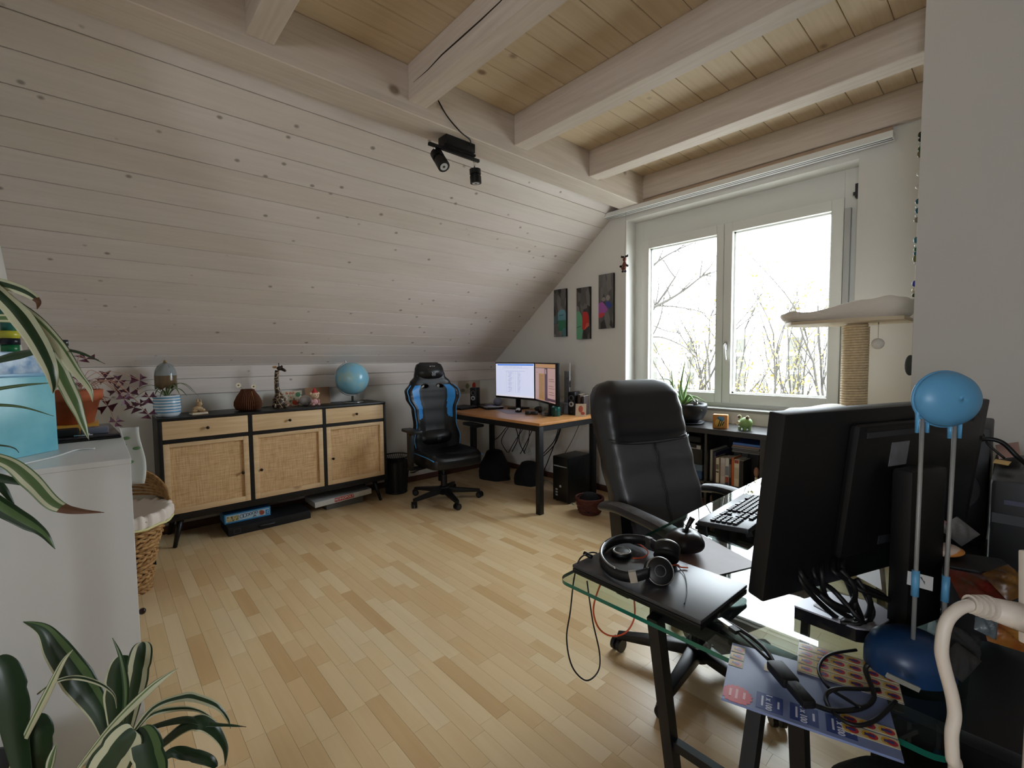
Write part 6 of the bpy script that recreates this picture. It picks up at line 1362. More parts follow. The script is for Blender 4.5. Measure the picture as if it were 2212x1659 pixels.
sheet('pink_paper', 'pink paper sheet on the printer', [(2150, 962), (2200, 955), (2205, 985), (2158, 992)], GZ+0.302, mat('pink_sheet', (196, 160, 156), 0.7))
sheet('yellow_paper', 'yellow note on the printer', [(2150, 992), (2185, 998), (2178, 1006), (2145, 1000)], GZ+0.304, mat('yellow_note', (196, 160, 84), 0.7))
cable('printer_cable', [at(2104, 955, D=1.2), at(2130, 948, D=1.18), at(2165, 956, D=1.16), at(2196, 985, D=1.14), at(2225, 1010, D=1.14)], 0.0055, M_CAB, None, 'thick black cable arching above the printer')
cable('printer_cable', [at(2112, 925, D=1.24), at(2124, 940, D=1.22), at(2135, 960, D=1.2), at(2170, 990, D=1.18)], 0.003, M_CAB, None, 'thin black cable behind the arching thick one')
wm_ = thing('orange_mouse', 'white and orange computer mouse beside the lamp rods', 'mouse', at(2031, 1186, D=1.02), R(60))
wz = wm_.location.z
obj('mouse_shell', MB().ell((0, 0, 0), (0.045, 0.028, 0.012), 18, 10), mat('mouse_white', (208, 190, 176), 0.4), wm_)
obj('mouse_flank', MB().ell((0.012, -0.004, -0.003), (0.038, 0.0265, 0.010), 18, 10), mat('mouse_orange', (214, 140, 66), 0.4), wm_)
tag(obj('dark_binder', MB().bx(-0.045, 0.075, -0.05, 0.05, 0, wz-0.016-GZ), mat('binder_black', (20, 19, 22), 0.5), None, (wm_.location.x+0.04, wm_.location.y+0.01, GZ), (0, 0, R(20)), bevel=0.004), 'stack of black binders under the orange mouse', 'binder')
pack('red_white_packet', 'red and white crumpled packet above the mouse', 'packet', 2022, 1140, 0, 1.06, 0.045, 0.05, mat('packet_red', (160, 70, 66), 0.4, var=0.6, vscale=40, col2=(170, 160, 160)), (0.4, 0.6, 0.8))
pack('grey_packet', 'grey folded packet leaning behind the lamp', 'packet', 2072, 1148, 0, 1.04, 0.06, 0.045, mat('packet_grey', (92, 90, 88), 0.5), (0.2, 0.7, 0.6))
pack('snack_bag', 'red and gold snack bag behind the white plug', 'snack bag', 2118, 1275, 0, 0.92, 0.10, 0.075, mat('snack_red', (104, 26, 24), 0.35, var=0.9, vscale=40, col2=(60, 38, 16)), (-0.9, 0.15, 0.7), 0.03)
pack('snack_bag', 'amber snack bag right above the white plug', 'snack bag', 2178, 1258, 0, 0.90, 0.06, 0.055, mat('snack_amber', (116, 80, 28), 0.35, var=0.6, vscale=40, col2=(44, 24, 22)), (-0.8, -0.3, 0.9), 0.03)
pack('snack_bag', 'yellow and red snack bag under the white plug', 'snack bag', 2178, 1372, 0, 0.80, 0.075, 0.045, mat('snack_yellow', (140, 98, 34), 0.35, var=0.9, vscale=28, col2=(120, 34, 26)), (-0.8, 0.25, 0.6), 0.03)
pack('silver_packet', 'silver blue wrapper under the white plug', 'packet', 2130, 1350, 0, 0.80, 0.032, 0.035, mat('packet_silver', (88, 98, 104), 0.3), (-0.7, 0.4, 0.4))
pack('grey_cloth', 'dark grey cloth pile beside the white cord', 'cloth', 2075, 1385, 0, 0.84, 0.06, 0.045, mat('cloth_grey', (44, 42, 42), 0.9), (-0.6, 0.3, 0.5), 0.04)
pack('grey_cloth', 'grey glove behind the lamp base', 'cloth', 2072, 1430, 0, 0.80, 0.04, 0.05, mat('cloth_grey2', (48, 46, 45), 0.9), (-0.4, 0.6, 0.2), 0.03)
cab = thing('black_cabinet', 'low black cabinet carrying the printer and snack bags at the right edge', 'cabinet', (0.27, 1.77, 0))
obj('cabinet_body', MB().bx(-0.425, 0.30, -0.73, 0.42, 0.0, 0.705), M_BLACK, cab)
obj('cabinet_top', MB().bx(-0.427, 0.30, -0.735, 0.42, 0.705, 0.728), mat('worn_black_top', (40, 40, 41), 0.5), cab, bevel=0.003)
bp_ = thing('black_backpack', 'black backpack with red piping on the floor in front of the cabinet', 'backpack', (0.02, 0.82, 0), R(8))
def bpk(u, v_):
    a = 2*pi*u; ca, sa = cos(a), sin(a); e = 0.45
    prof = [(0.0, 0.0), (0.92, 0.0), (1.0, 0.04), (1.0, 0.42), (0.99, 0.60), (0.95, 0.66), (0.80, 0.70), (0.4, 0.718), (0.0, 0.72)]
    k = v_*8; i = min(int(k), 7); f = k-i; r = prof[i][0]+(prof[i+1][0]-prof[i][0])*f; z = prof[i][1]+(prof[i+1][1]-prof[i][1])*f
    return (0.205*r*abs(ca)**e*(1 if ca > 0 else -1)*(1+0.02*sin(z*30)), 0.15*r*abs(sa)**e*(1 if sa > 0 else -1), z)
obj('pack_body', MB().grid(bpk, 44, 25, cu=True), mat('backpack_black', (19, 19, 21), 0.75, bump=0.3, bscale=60), bp_)
obj('red_piping', MB().tube(smooth_path([(-0.195, 0.03, 0.64), (-0.188, -0.02, 0.668), (-0.165, -0.09, 0.682), (-0.12, -0.135, 0.676), (0.0, -0.145, 0.68)], 6), 0.005, 6), mat('piping_red', (176, 62, 56), 0.6), bp_)
obj('side_pocket', MB().grid(lambda u, v_: (-0.19-0.03*sin(pi*u)**0.6*sin(pi*min(1, v_*1.05+0.02))**0.5, -0.12+0.24*u, 0.2+0.32*v_), 14, 12), MATS['backpack_black'], bp_)
obj('carry_handle', MB().tube(smooth_path([(-0.04, 0.06, 0.712), (-0.02, 0.07, 0.742), (0.06, 0.07, 0.745), (0.09, 0.06, 0.714)], 6), 0.010, 8), mat('strap_grey', (66, 68, 68), 0.8), bp_)
for k in range(5): obj('worn_print', MB().bar((0.02+0.012*k, -0.04-0.004*k, 0.7215), (0.03+0.012*k, -0.015-0.004*k, 0.7225), 0.003, 0.002), mat('print_worn_grey', (110, 108, 106), 0.7), bp_)
# ------------------------------------------------------------------ white chest at the left
M_LACQ = mat('white_lacquer', (212, 214, 214), 0.35)
ch = thing('white_chest', 'tall white chest of drawers standing against the left wall', 'chest of drawers', (-2.60, -0.132, 0))
obj('end_panel', MB().bx(0.532, 0.55, -0.205, 0.207, 0, 0.998), M_LACQ, ch, bevel=0.001, seg=1)
obj('end_panel', MB().bx(-0.55, -0.532, -0.205, 0.207, 0, 0.998), M_LACQ, ch)
obj('top_panel', MB().bx(-0.552, 0.552, -0.206, 0.209, 0.998, 1.016), M_LACQ, ch, bevel=0.0015, seg=1)
obj('back_panel', MB().bx(-0.532, 0.532, -0.205, -0.195, 0, 0.998), M_LACQ, ch)
for k in range(4):
    d = obj('drawer', MB().bx(-0.528, 0.528, -0.19, 0.200, 0.05+k*0.237, 0.05+k*0.237+0.23), M_LACQ, ch)
    for x in ((-0.3, 0.40) if k == 1 else ()): obj('knob', MB().ell((x, 0.222, 0.165+k*0.237), 0.012, 12, 8).cyl((x, 0.2, 0.165+k*0.237), (x, 0.215, 0.165+k*0.237), 0.005, 8), M_KNOB, d)
ZC_ = 1.016
# blue painted tin
A = V((-2.295, -0.252, 0)); B = V((-2.452, -0.118, 0))
tx = (B-A).normalized(); wd_ = (B-A).length
bt = thing('blue_tin', 'tall turquoise painted tin box with a cloud patterned lid on the chest', 'tin box', (A.x, A.y, ZC_), atan2(tx.y, tx.x))
obj('tin_body', MB().bx(0, wd_, 0.0, 0.16, 0, 0.285), mat('turquoise_enamel', (104, 178, 194), 0.3, var=0.3, vscale=9, col2=(132, 198, 208)), bt, bevel=0.004)
obj('tin_lid', MB().bx(-0.003, wd_+0.003, -0.003, 0.163, 0.285, 0.372), mat('cloud_lid', (196, 214, 228), 0.3, var=0.7, vscale=30, col2=(74, 126, 178)), bt, bevel=0.006)
obj('lid_band', MB().bx(-0.005, wd_+0.005, -0.005, 0.165, 0.283, 0.296), mat('lid_band_blue', (120, 168, 200), 0.3), bt, bevel=0.003)
# bottles on the tin
def bottle(name, label, x, y, D, cols, r, h):
    p = at(x, y, D=D); t = thing(name, label, 'bottle', (p.x, p.y, ZC_+0.3725))
    for k, (z0, z1, c, rr_) in enumerate(cols): obj(['bottle_foot', 'bottle_band', 'bottle_label', 'bottle_neck'][k], MB().lathe([(0, z0*h), (r*rr_, z0*h), (r*rr_, z1*h), (0, z1*h)], 20), mat('bottle_%d_%d_%d' % c, c, 0.3), t)
bottle('drink_bottle', 'green bottle with yellow and black bands on the blue tin', 22, 750, 1.83, [(0, 0.16, (24, 110, 66), 0.9), (0.16, 0.28, (22, 26, 40), 1.0), (0.28, 0.42, (196, 190, 60), 1.0), (0.42, 1.0, (46, 110, 104), 0.8)], 0.03, 0.21)
sc_ = at(128, 745, D=1.95)
cm = thing('small_camera', 'little black camera standing behind the blue tin', 'camera', (sc_.x, sc_.y, ZC_+0.374), R(20))
obj('camera_body', MB().bx(-0.02, 0.025, -0.03, 0.022, 0, 0.03), M_BLK2, cm, bevel=0.004)
obj('camera_top', MB().bx(-0.015, 0.02, -0.012, 0.025, 0.03, 0.056), M_BLK2, cm, bevel=0.003)
obj('lens_dot', MB().ell((0.0205, 0.018, 0.044), 0.003, 8, 6), M_WHITE, cm)
# black laptop used as a tray, yellow box, pot with purple clover
ty = thing('black_tray', 'flat black laptop lying at the far end of the white chest', 'laptop', (-2.86, -0.06, ZC_), R(3))
obj('tray_base', MB().bx(-0.26, 0.235, -0.18, 0.118, 0.0, 0.012), M_BLK2, ty, bevel=0.004)
obj('tray_lid', MB().bx(-0.258, 0.233, -0.178, 0.116, 0.0125, 0.020), mat('lid_dark_violet', (48, 44, 48), 0.25), ty, bevel=0.003)
Zt_ = ZC_+0.0205
yb = thing('yellow_box', 'flat yellow box under the terracotta pot', 'box', (-2.95, -0.09, Zt_))
obj('box_body', MB().bx(-0.10, 0.10, -0.10, 0.09, 0, 0.028), mat('amber_card', (206, 152, 62), 0.4), yb, bevel=0.002)
gx_ = at(205, 930, X=-2.72)
gb2 = thing('grey_case', 'small grey spectacle case on the black laptop', 'case', (-2.72, gx_.y, Zt_))
obj('case_body', MB().bx(-0.03, 0.03, -0.045, 0.045, 0, 0.028), mat('grey_lilac_case', (112, 114, 128), 0.4), gb2, bevel=0.006)
bw = thing('black_wallet', 'black wallet and keys on the black laptop', 'wallet', (-2.70, gx_.y-0.095, Zt_))
obj('wallet', MB().bx(-0.04, 0.04, -0.07, 0.045, 0, 0.03), M_BLACK, bw, bevel=0.008)
obj('keys', MB().bar((0.045, 0.03, 0.004), (0.055, 0.09, 0.004), 0.01, 0.003).tube([(0.05+0.01*cos(2*pi*i/14), 0.07+0.01*sin(2*pi*i/14), 0.008) for i in range(14)], 0.0015, 5, closed=True), M_CHROME, bw)
tp = thing('terracotta_pot', 'terracotta flower pot on the yellow box', 'pot', (-2.95, -0.088, Zt_+0.0285))
M_TER = mat('terracotta', (176, 92, 56), 0.8, var=0.2, vscale=20)
obj('pot_body', MB().lathe([(0, 0), (0.072, 0), (0.098, 0.105), (0.108, 0.105), (0.112, 0.155), (0.100, 0.155), (0.094, 0.12), (0, 0.12)], 32), M_TER, tp)
obj('soil', MB().lathe([(0, 0.122), (0.094, 0.122), (0, 0.132)], 20), MATS['potting_soil'], tp)
ox = thing('purple_clover', 'purple shamrock plant with trailing triangular leaves in the terracotta pot', 'plant', (-2.95, -0.088, Zt_+0.155))
oo = V(ox.location); M_OX = mat('deep_purple_leaf', (92, 44, 66), 0.5, var=0.3, vscale=30); M_OXS = mat('pale_pink_stem', (176, 132, 112), 0.6)
rr = random.Random(21)
ctrs = [(228, 817, 2.35), (256, 823, 2.4), (302, 821, 2.38), (252, 844, 2.3), (280, 850, 2.42), (232, 877, 2.2), (303, 872, 2.35), (320, 895, 2.4), (250, 912, 2.25), (186, 775, 2.3), (322, 858, 2.45), (268, 862, 2.2), (176, 826, 2.3), (212, 858, 2.35), (290, 880, 2.3)]
for k, (x, y, D) in enumerate(ctrs):
    c = at(x, y, D=D)-oo
    # keep the trailing leaves clear of the tray end
    mid = V((c.x*0.5, c.y*0.5, max(c.z, 0)*0.6+0.07))
    lf_ = obj('clover_stem', MB().tube(smooth_path([(rr.uniform(-.03, .03), rr.uniform(-.03, .03), -0.03), mid, c], 6), 0.0014, 5), M_OXS, ox)
    nrm = V((rr.uniform(0.2, 1), rr.uniform(-0.6, 0.4), rr.uniform(0.1, 0.9))).normalized(); t1 = nrm.cross(V((0, 0, 1))).normalized(); t2 = nrm.cross(t1); a0 = rr.random()*6
    for j in range(3):
        a = a0+j*2*pi/3; d1 = t1*cos(a)+t2*sin(a); d2 = -t1*sin(a)+t2*cos(a); s = rr.uniform(0.028, 0.042)
        mb = MB().add([c, c+d1*s+d2*s*0.62+nrm*0.006, c+d1*s*0.82, c+d1*s-d2*s*0.62+nrm*0.006], [(0, 2, 1), (0, 3, 2)])
        obj('clover_leaf', mb, M_OX, lf_, solid=0.0008)
# beaded ribbon on the chest top
cable('bead_string', [at(2, 1012, Z=ZC_+0.003), at(60, 1000, Z=ZC_+0.003), at(120, 986, Z=ZC_+0.003), at(165, 972, Z=ZC_+0.003), at(205, 969, Z=ZC_+0.003)], 0.0028, mat('pearl_string', (214, 216, 214), 0.3), None, 'thin pearl white bead string lying on the chest top', 'bead string')

# carrier bag hanging on the chest end, wicker basket on the floor
cb = thing('carrier_bag', 'white carrier bag with green leaf prints hanging behind the chest', 'bag', (-3.18, 0.085, 0.68))
obj('bag_body', MB().grid(lambda u, v_: (-0.02-0.022*sin(pi*u)+0.004*sin(v_*9), -0.045+0.13*u+0.012*sin(v_*5), 0.0+0.315*v_), 10, 14), mat('bag_white', (208, 210, 206), 0.6), cb, solid=0.006)
for k, (y, z) in enumerate(((0.02, 0.26), (0.03, 0.13), (-0.01, 0.19), (0.06, 0.2))): obj('leaf_print', MB().ell((-0.012, y, z), (0.004, 0.018, 0.009), 10, 6), mat('leaf_print_green', (84, 116, 74), 0.6), cb, rot=(0, 0, 0))
obj('hand_hole', MB().ell((-0.013, 0.0, 0.225), (0.004, 0.022, 0.008), 10, 6), M_BLACK, cb)
wk = thing('wicker_basket', 'wicker basket with cream cloth liner on the floor beyond the chest', 'basket', (-3.46, 0.06, 0))
M_WK = mat('pale_wicker', (196, 154, 100), 0.75, var=0.35, vscale=40, col2=(140, 98, 56))
mb = MB()
for k in range(16):
    z = 0.012+k*0.0295; t = k/15; rad = 0.125+0.06*t+0.045*t**3
    for ph in (0, 1):
        mb.tube([((rad+0.009*sin(11*a+ph*pi+k*pi*0.5))*cos(a), (rad+0.009*sin(11*a+ph*pi+k*pi*0.5))*sin(a), z+0.008*cos(11*a+ph*pi)) for a in [2*pi*i/66 for i in range(66)]], 0.0095, 5, closed=True)
ww = obj('woven_wall', mb, M_WK, wk); ww['kind'] = 'stuff'
obj('basket_floor', MB().lathe([(0, 0), (0.125, 0), (0.125, 0.012), (0, 0.012)], 24), M_WK, wk)
obj('weave_gap', MB().bx(-0.01, 0.03, 0.14, 0.158, 0.13, 0.15), M_BLACK, wk)
M_LIN = mat('cream_liner', (224, 212, 202), 0.9)
def liner(u, v_):
    a = 2*pi*u; pr_ = [(0.12, 0.40), (0.17, 0.44), (0.215, 0.48), (0.238, 0.487), (0.25, 0.475), (0.252, 0.44), (0.245, 0.41)]
    k = v_*6; i = min(int(k), 5); f = k-i; r = pr_[i][0]+(pr_[i+1][0]-pr_[i][0])*f; z = pr_[i][1]+(pr_[i+1][1]-pr_[i][1])*f
    w_ = sin(a*23)*0.006+sin(a*37)*0.004
    return ((r+w_)*cos(a), (r+w_)*sin(a), z+w_*0.8)
obj('cloth_liner', MB().grid(liner, 160, 13, cu=True), M_LIN, wk)
obj('liner_trim', MB().tube([(0.252*cos(2*pi*i/40), 0.252*sin(2*pi*i/40), 0.415+0.004*sin(i*1.7)) for i in range(40)], 0.007, 6, closed=True), mat('yellow_trim', (216, 210, 156), 0.8), wk)
obj('liner_floor', MB().lathe([(0, 0.395), (0.125, 0.40), (0, 0.41)], 24), M_LIN, wk)
mb = MB()
for k in range(9):
    ph = k/8; r_ = 0.245
    mb.tube([(r_*cos(a)*(1-0.0*ph)-0.02-0.10*sin(pi*i/24)*0-0.16*ph*0.35, r_*sin(a), 0.47+ (0.22+0.02*ph)*max(0, -cos(a))**0.8*(1-ph*0.85)) for i, a in [(i, R(95)+R(170)*i/24) for i in range(25)]], 0.008, 5)
obj('open_lid', mb, M_WK, wk)

# ------------------------------------------------------------------ dragon plants
M_LG = mat('dark_leaf_green', (38, 62, 38), 0.35, var=0.3, vscale=18); M_LW = mat('cream_leaf_edge', (184, 186, 156), 0.45); M_LM = mat('mid_leaf_green', (84, 108, 66), 0.4); M_LBR = mat('dead_leaf_brown', (92, 60, 40), 0.7)
LEAFM = [M_LG, M_LW, M_LM, M_LBR]
PAT = {'e': [1, 0, 0, 0, 0, 1], 'm': [0, 0, 2, 2, 0, 0], 'w': [1, 1, 0, 0, 1, 1], 'd': [0, 0, 0, 0, 0, 0], 's': [0, 1, 0, 0, 1, 0], 'p': [2, 1, 2, 2, 1, 2], 'l': [1, 1, 1, 2, 1, 0], 'r': [0, 2, 0, 0, 0, 1]}
def strap_leaf(parent, pts, wpx, D, pat='e', twist=0.3, brown=1.1, blunt=False, wav=0.0, back=0.0):
    """long arching leaf: centre line, width in pixels at depth D"""
    o3 = V(parent.location); n0 = len(pts)
    P = smooth_path([at(x, y, D=D+back*i/(n0-1)) for i, (x, y) in enumerate(pts)], 7); n = len(P); w_ = wpx*D/FPX
    vs = []; C = 7
    for i, q in enumerate(P):
        t = i/(n-1); tg = (P[min(i+1, n-1)]-P[max(i-1, 0)]).normalized(); vw = (q-V((0, 0, CAM_H))).normalized()
        sd = tg.cross(vw); sd = sd.normalized() if sd.length > 1e-4 else V((1, 0, 0)); nn = sd.cross(tg)
        a = twist*(0.4+t); sd2 = sd*cos(a)+nn*sin(a); nn2 = -sd*sin(a)+nn*cos(a)
        ww_ = w_*0.5*(min(1, 0.35+1.6*t) if t < 0.5 else 1)*((1-((t-0.55)/0.45)**2)**0.5 if (blunt and t > 0.55) else ((1-max(0, (t-0.4)/0.6)**1.5) if t > 0.4 else 1))
        ww_ = max(ww_, 0.0006)
        for c in range(C):
            u = (-1, -0.84, -0.42, 0, 0.42, 0.84, 1)[c]; vs.append(q+sd2*(u*ww_)+nn2*(abs(u)*ww_*0.35+wav*ww_*sin(t*26+u*2)*abs(u))-o3)
    mb = MB(); pt_ = PAT[pat]
    mb.v = [tuple(p) for p in vs]
    for i in range(n-1):
        for c in range(C-1):
            mb.f.append((i*C+c, i*C+c+1, (i+1)*C+c+1, (i+1)*C+c)); mb.sm.append(True); mb.mi.append(3 if i/(n-1) > brown else pt_[c])
    return obj('leaf', mb, LEAFM, parent, solid=0.0009)
d1 = at(-150, 900, D=1.12)
dp = thing('dragon_plant', 'tall striped dragon plant reaching in from the left edge', 'plant', (d1.x, d1.y, 0.28))
obj('stem', MB().tube([(0, 0, -0.05), (0.01, 0.0, 0.4), (0, 0, 1.15)], [0.016, 0.014, 0.012], 10), mat('ringed_stem', (120, 100, 74), 0.8), dp)
for a in (([(-150, 640), (-60, 600), (0, 612), (50, 628), (82, 650), (80, 668)], 24, 1.12, 'w', 0.2, 0.74, False, 0.1),
          ([(-160, 640), (-60, 600), (20, 655), (75, 725), (108, 790), (117, 830), (114, 850)], 40, 1.10, 'w', 0.3, 1.1, False, 0.08),
          ([(-150, 650), (-40, 620), (50, 670), (120, 735), (165, 800), (195, 840), (200, 868)], 30, 1.14, 'l', 0.5, 1.1, False, 0.12),
          ([(-150, 700), (40, 690), (110, 770), (145, 830), (168, 880), (182, 920), (192, 950)], 34, 1.16, 'p', 0.4, 1.1, False, 0.12),
          ([(-150, 800), (-40, 785), (40, 765), (110, 753), (170, 760), (227, 786)], 20, 1.15, 'd', 0.8, 1.1, False, 0.15),
          ([(-150, 860), (-40, 845), (50, 832), (112, 827)], 8, 1.13, 'm', 0.2, 1.1, False, 0.1),
          ([(-150, 890), (-50, 876), (40, 878), (116, 899)], 7, 1.13, 'm', 0.2, 1.1, False, 0.0),
          ([(-150, 960), (-50, 980), (20, 1000), (70, 1040), (110, 1082), (140, 1098), (175, 1104), (225, 1107)], 34, 1.10, 'p', 0.3, 0.66, False, 0.1),
          ([(-150, 1000), (-60, 1020), (0, 1032), (40, 1042), (72, 1053)], 20, 1.12, 'd', 0.3, 1.1, False, 0.0),
          ([(-150, 1020), (-60, 1050), (10, 1098), (60, 1128), (95, 1152), (119, 1186)], 34, 1.09, 'm', 0.3, 1.1, False, 0.1),
          ([(-150, 960), (-60, 990), (0, 1048), (20, 1075), (32, 1092)], 16, 1.12, 'd', 0.2, 1.1, False, 0.0),
          ([(-150, 990), (-60, 960), (0, 962), (30, 968), (41, 978)], 4, 1.13, 'd', 0.1, 1.1, False, 0.0)):
    strap_leaf(dp, a[0], a[1], a[2], a[3], a[4], a[5], a[6], a[7], 0.03)
pt2 = thing('floor_planter', 'dark round planter on the floor at the left edge', 'planter', (d1.x, d1.y, 0))
obj('planter_body', MB().lathe([(0, 0), (0.10, 0), (0.13, 0.26), (0.12, 0.26), (0.11, 0.22), (0, 0.22)], 28), mat('dark_planter', (52, 52, 54), 0.5), pt2)
d2 = at(255, 1640, D=0.98)
dq_ = thing('dragon_plant', 'low striped dragon plant rosette in the lower left corner', 'plant', (d2.x, d2.y, 0.27))
obj('stem', MB().tube([(0, 0, -0.05), (0.0, 0.0, 0.10), (0, 0, max(0.15, at(255, 1640, D=0.98).z-0.27))], [0.015, 0.013, 0.012], 10), MATS['ringed_stem'], dq_)
for a in (([(235, 1600), (215, 1540), (165, 1470), (120, 1405), (92, 1362), (50, 1343)], 55, 1.02, 'r', 0.3, 1.1, False, 0.06),
          ([(252, 1600), (252, 1520), (258, 1455), (266, 1415)], 46, 1.02, 'e', -0.1, 1.1, True, 0.0),
          ([(270, 1600), (288, 1500), (302, 1420), (308, 1386)], 44, 1.03, 's', 0.1, 1.1, True, 0.0),
          ([(262, 1590), (272, 1500), (262, 1425), (243, 1378)], 12, 0.99, 'm', 0.3, 1.1, False, 0.0),
          ([(165, 1665), (240, 1570), (315, 1495), (352, 1465), (384, 1444)], 19, 0.95, 'l', 0.4, 1.1, False, 0.0),
          ([(275, 1600), (330, 1530), (395, 1505), (430, 1508), (470, 1525), (492, 1552), (498, 1574)], 19, 1.0, 'w', 0.5, 1.1, False, 0.12),
          ([(280, 1600), (325, 1545), (385, 1530), (430, 1535), (468, 1558)], 12, 1.0, 'w', 0.5, 1.1, False, 0.12),
          ([(300, 1590), (330, 1570), (400, 1553), (450, 1562), (500, 1566), (532, 1570)], 16, 0.97, 'd', 0.8, 0.9, False, 0.1),
          ([(330, 1625), (390, 1575), (430, 1558), (465, 1575), (488, 1615), (486, 1655)], 33, 0.97, 'e', 0.5, 1.1, False, 0.06),
          ([(5, 1700), (55, 1590), (105, 1490), (135, 1430), (157, 1404)], 16, 0.93, 'l', 0.4, 1.1, False, 0.0),
          ([(80, 1500), (120, 1472), (165, 1463), (215, 1476), (246, 1500), (252, 1530)], 10, 0.97, 'w', 0.6, 1.1, False, 0.0),
          ([(60, 1720), (35, 1600), (25, 1510), (10, 1450), (-10, 1420)], 52, 0.92, 'd', 0.2, 1.1, True, 0.0),
          ([(70, 1720), (80, 1640), (84, 1580), (74, 1545)], 46, 0.94, 'd', 0.1, 1.1, True, 0.0),
          ([(100, 1690), (110, 1640), (122, 1606)], 15, 0.92, 'p', 0.1, 1.1, False, 0.0),
          ([(330, 1660), (370, 1625), (410, 1628), (452, 1640), (470, 1655)], 25, 0.95, 'd', 0.4, 1.1, True, 0.0),
          ([(170, 1760), (215, 1680), (262, 1610), (290, 1576)], 87, 0.86, 's', 0.2, 1.1, True, 0.0),
          ([(345, 1760), (330, 1680), (312, 1610), (300, 1572)], 59, 0.87, 'r', 0.2, 1.1, True, 0.0)):
    strap_leaf(dq_, a[0], a[1], a[2], a[3], a[4], a[5], a[6], a[7], 0.02)
pt3 = thing('floor_planter', 'dark round planter under the low dragon plant', 'planter', (d2.x, d2.y, 0))
obj('planter_body', MB().lathe([(0, 0), (0.10, 0), (0.13, 0.25), (0.12, 0.25), (0.11, 0.21), (0, 0.21)], 28), MATS['dark_planter'], pt3)
# ------------------------------------------------------------------ outside the window
GO = -4.6
gr = struct('ground', MB().bx(-70, 50, 4.3, 90, GO-0.3, GO), mat('pale_bounce_ground', (176, 174, 166), 0.95, var=0.2, vscale=0.8))  # ground made pale to throw added daylight up at the joists
ho_ = thing('neighbour_house', 'white flat roofed neighbour house across the garden', 'house', (-17.0, 45.0, GO))
M_FAC = mat('white_facade', (232, 230, 224), 0.9)
wins = []
W0, W1, HT = -14.5, 22.0, 8.55
cols_ = [(-9.5, 1.1), (-5.25, 0.9), (-0.35, 1.0), (4.15, 1.3), (8.6, 1.1)]
rows_ = [(1.5, 1.3), (3.05, 1.35), (4.65, 1.35), (6.25, 1.35)]
mb = MB().bx(W0, W1, 0, 9, 0, HT)
obj('wall', mb, M_FAC, ho_)
obj('roof_edge', MB().bx(W0-0.15, W1+0.15, -0.2, 9.2, HT, HT+0.12), mat('zinc_edge', (176, 178, 180), 0.6), ho_)
for (x, wd2) in cols_:
    for (z, hh) in rows_:
        f = obj('window', MB().bx(x-wd2/2, x+wd2/2, -0.04, 0.0, z, z+hh), mat('far_frame', (205, 205, 200), 0.6), ho_)
        obj('pane', MB().bx(x-wd2/2+0.06, x+wd2/2-0.06, -0.06, -0.04, z+0.06, z+hh-0.06), mat('far_glass', (84, 82, 76), 0.7, spec=0.1), f)
        obj('far_sill', MB().bx(x-wd2/2-0.06, x+wd2/2+0.06, -0.14, 0.0, z-0.06, z), mat('far_sill_grey', (190, 188, 182), 0.7), f)
M_BARK = mat('grey_brown_bark', (52, 48, 42), 0.9); M_BUD = mat('yellow_green_bud', (120, 106, 52), 0.8)
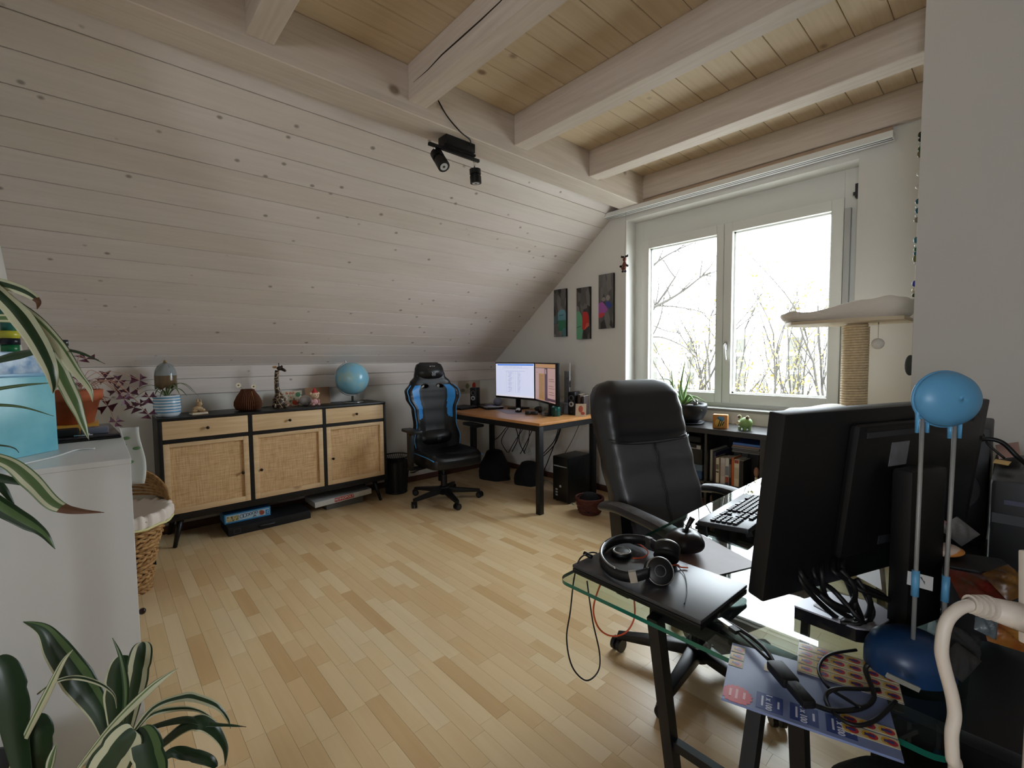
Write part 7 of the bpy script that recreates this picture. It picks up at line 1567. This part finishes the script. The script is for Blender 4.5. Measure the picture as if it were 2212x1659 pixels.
def tree(label, x, y, h, seed, spread, nst, leafy, th=0.05):
    t = thing('garden_tree', label, 'tree', (x, y, GO)); r_ = random.Random(seed)
    tw = MB(); lv = MB(); trunks = []
    def grow(p, d, l, rad, lev):
        n = 4; pts = [p]
        for i in range(n):
            d = (d+V((r_.uniform(-1, 1), r_.uniform(-1, 1), r_.uniform(-0.3, 0.7)))*0.16).normalized(); pts.append(pts[-1]+d*(l/n))
        (trunks if lev == 0 else [tw])[0 if lev else 0:] if False else None
        mbx = MB() if lev == 0 else tw
        mbx.tube(pts, [rad*(1-0.55*i/n) for i in range(n+1)], 5 if lev < 2 else 3, caps=False)
        if lev == 0: trunks.append(mbx)
        if lev < 3:
            for k in range(5 if lev == 0 else 4):
                j = r_.randint(1, n); q = pts[j]
                nd = (d*0.75+V((r_.uniform(-1, 1), r_.uniform(-1, 1), r_.uniform(-0.1, 0.9)))*spread).normalized()
                grow(q, nd, l*r_.uniform(0.42, 0.62), rad*0.5, lev+1)
        if lev >= 2 and leafy:
            for k in range(leafy):
                q = pts[r_.randint(1, n)]+V((r_.uniform(-.08, .08), r_.uniform(-.08, .08), r_.uniform(-.08, .08))); s = 0.045
                a, b = V((r_.uniform(-s, s), r_.uniform(-s, s), r_.uniform(-s, s))), V((r_.uniform(-s, s), r_.uniform(-s, s), r_.uniform(-s, s)))
                lv.add([q, q+a, q+a+b, q+b], [(0, 1, 2, 3)])
    for k in range(nst):
        a = 2*pi*k/nst+r_.random(); lean = 0.18 if nst > 1 else 0.05
        grow(V((0.15*cos(a)*(nst > 1), 0.15*sin(a)*(nst > 1), 0)), V((cos(a)*lean, sin(a)*lean, 1)).normalized(), h*r_.uniform(0.6, 0.75), th*1.5, 0)
    for m_ in trunks: obj('trunk', m_, M_BARK, t)
    o = obj('twigs', tw, M_BARK, t); o['kind'] = 'stuff'
    if lv.v: o = obj('buds', lv, M_BUD, t); o['kind'] = 'stuff'
    return t
def out(px, Y): p = at(px, 800, Y=Y); return p.x
t1 = tree('bare branching tree with high boughs at the left of the window view', out(1335, 8.5), 8.5, 10.5, 4, 0.95, 1, 0, 0.10)
tree('dense budding shrub tree behind the left window pane', out(1445, 11), 11, 6.6, 8, 0.7, 3, 6, 0.045)
tree('slender many stemmed tree at the left of the right window pane', out(1635, 11.5), 11.5, 6.4, 15, 0.45, 4, 3, 0.04)
tree('tall slim many stemmed tree in the middle of the right pane', out(1690, 11), 11, 6.4, 23, 0.4, 4, 4, 0.04)
tree('yellow budding shrub at the right end of the window view', out(1765, 10.5), 10.5, 6.2, 31, 0.6, 3, 6, 0.04)
tree('small bare shrub low behind the window handle', out(1545, 10.5), 10.5, 4.9, 37, 0.6, 3, 1, 0.035)

o1 = V(t1.location)
for pts, r_ in ((((1340, 700), (1395, 672), (1440, 650), (1480, 625), (1512, 600), (1535, 588)), 0.020), (((1340, 600), (1400, 578), (1440, 552), (1480, 532), (1530, 512)), 0.014), (((1340, 660), (1400, 661), (1450, 662), (1500, 670), (1538, 682)), 0.012),
                (((1340, 780), (1400, 735), (1425, 690), (1435, 640), (1450, 618)), 0.012), (((1340, 690), (1400, 700), (1440, 715), (1490, 722)), 0.010), (((1340, 760), (1410, 728), (1470, 745), (1500, 770)), 0.012), (((1350, 620), (1412, 575), (1430, 545), (1440, 530)), 0.010)):
    P = smooth_path([at(x, y, Y=8.5)-o1 for x, y in pts], 5); n = len(P); r_ *= 1.9
    mb = MB().tube(P, [r_*(1-0.75*i/(n-1)) for i in range(n)], 5)
    q = random.Random(n+int(r_*1e4))
    for k in range(9):
        a = P[q.randint(n//3, n-1)]; d = V((q.uniform(-0.2, 0.6), q.uniform(-.2, .2), q.uniform(-0.3, 0.5)))
        mb.tube([a, a+d*0.5, a+d*0.8+V((0, 0, 0.08))], [r_*0.4, r_*0.3, r_*0.15], 3, caps=False)
    o = obj('bough', mb, M_BARK, t1); o['kind'] = 'stuff'
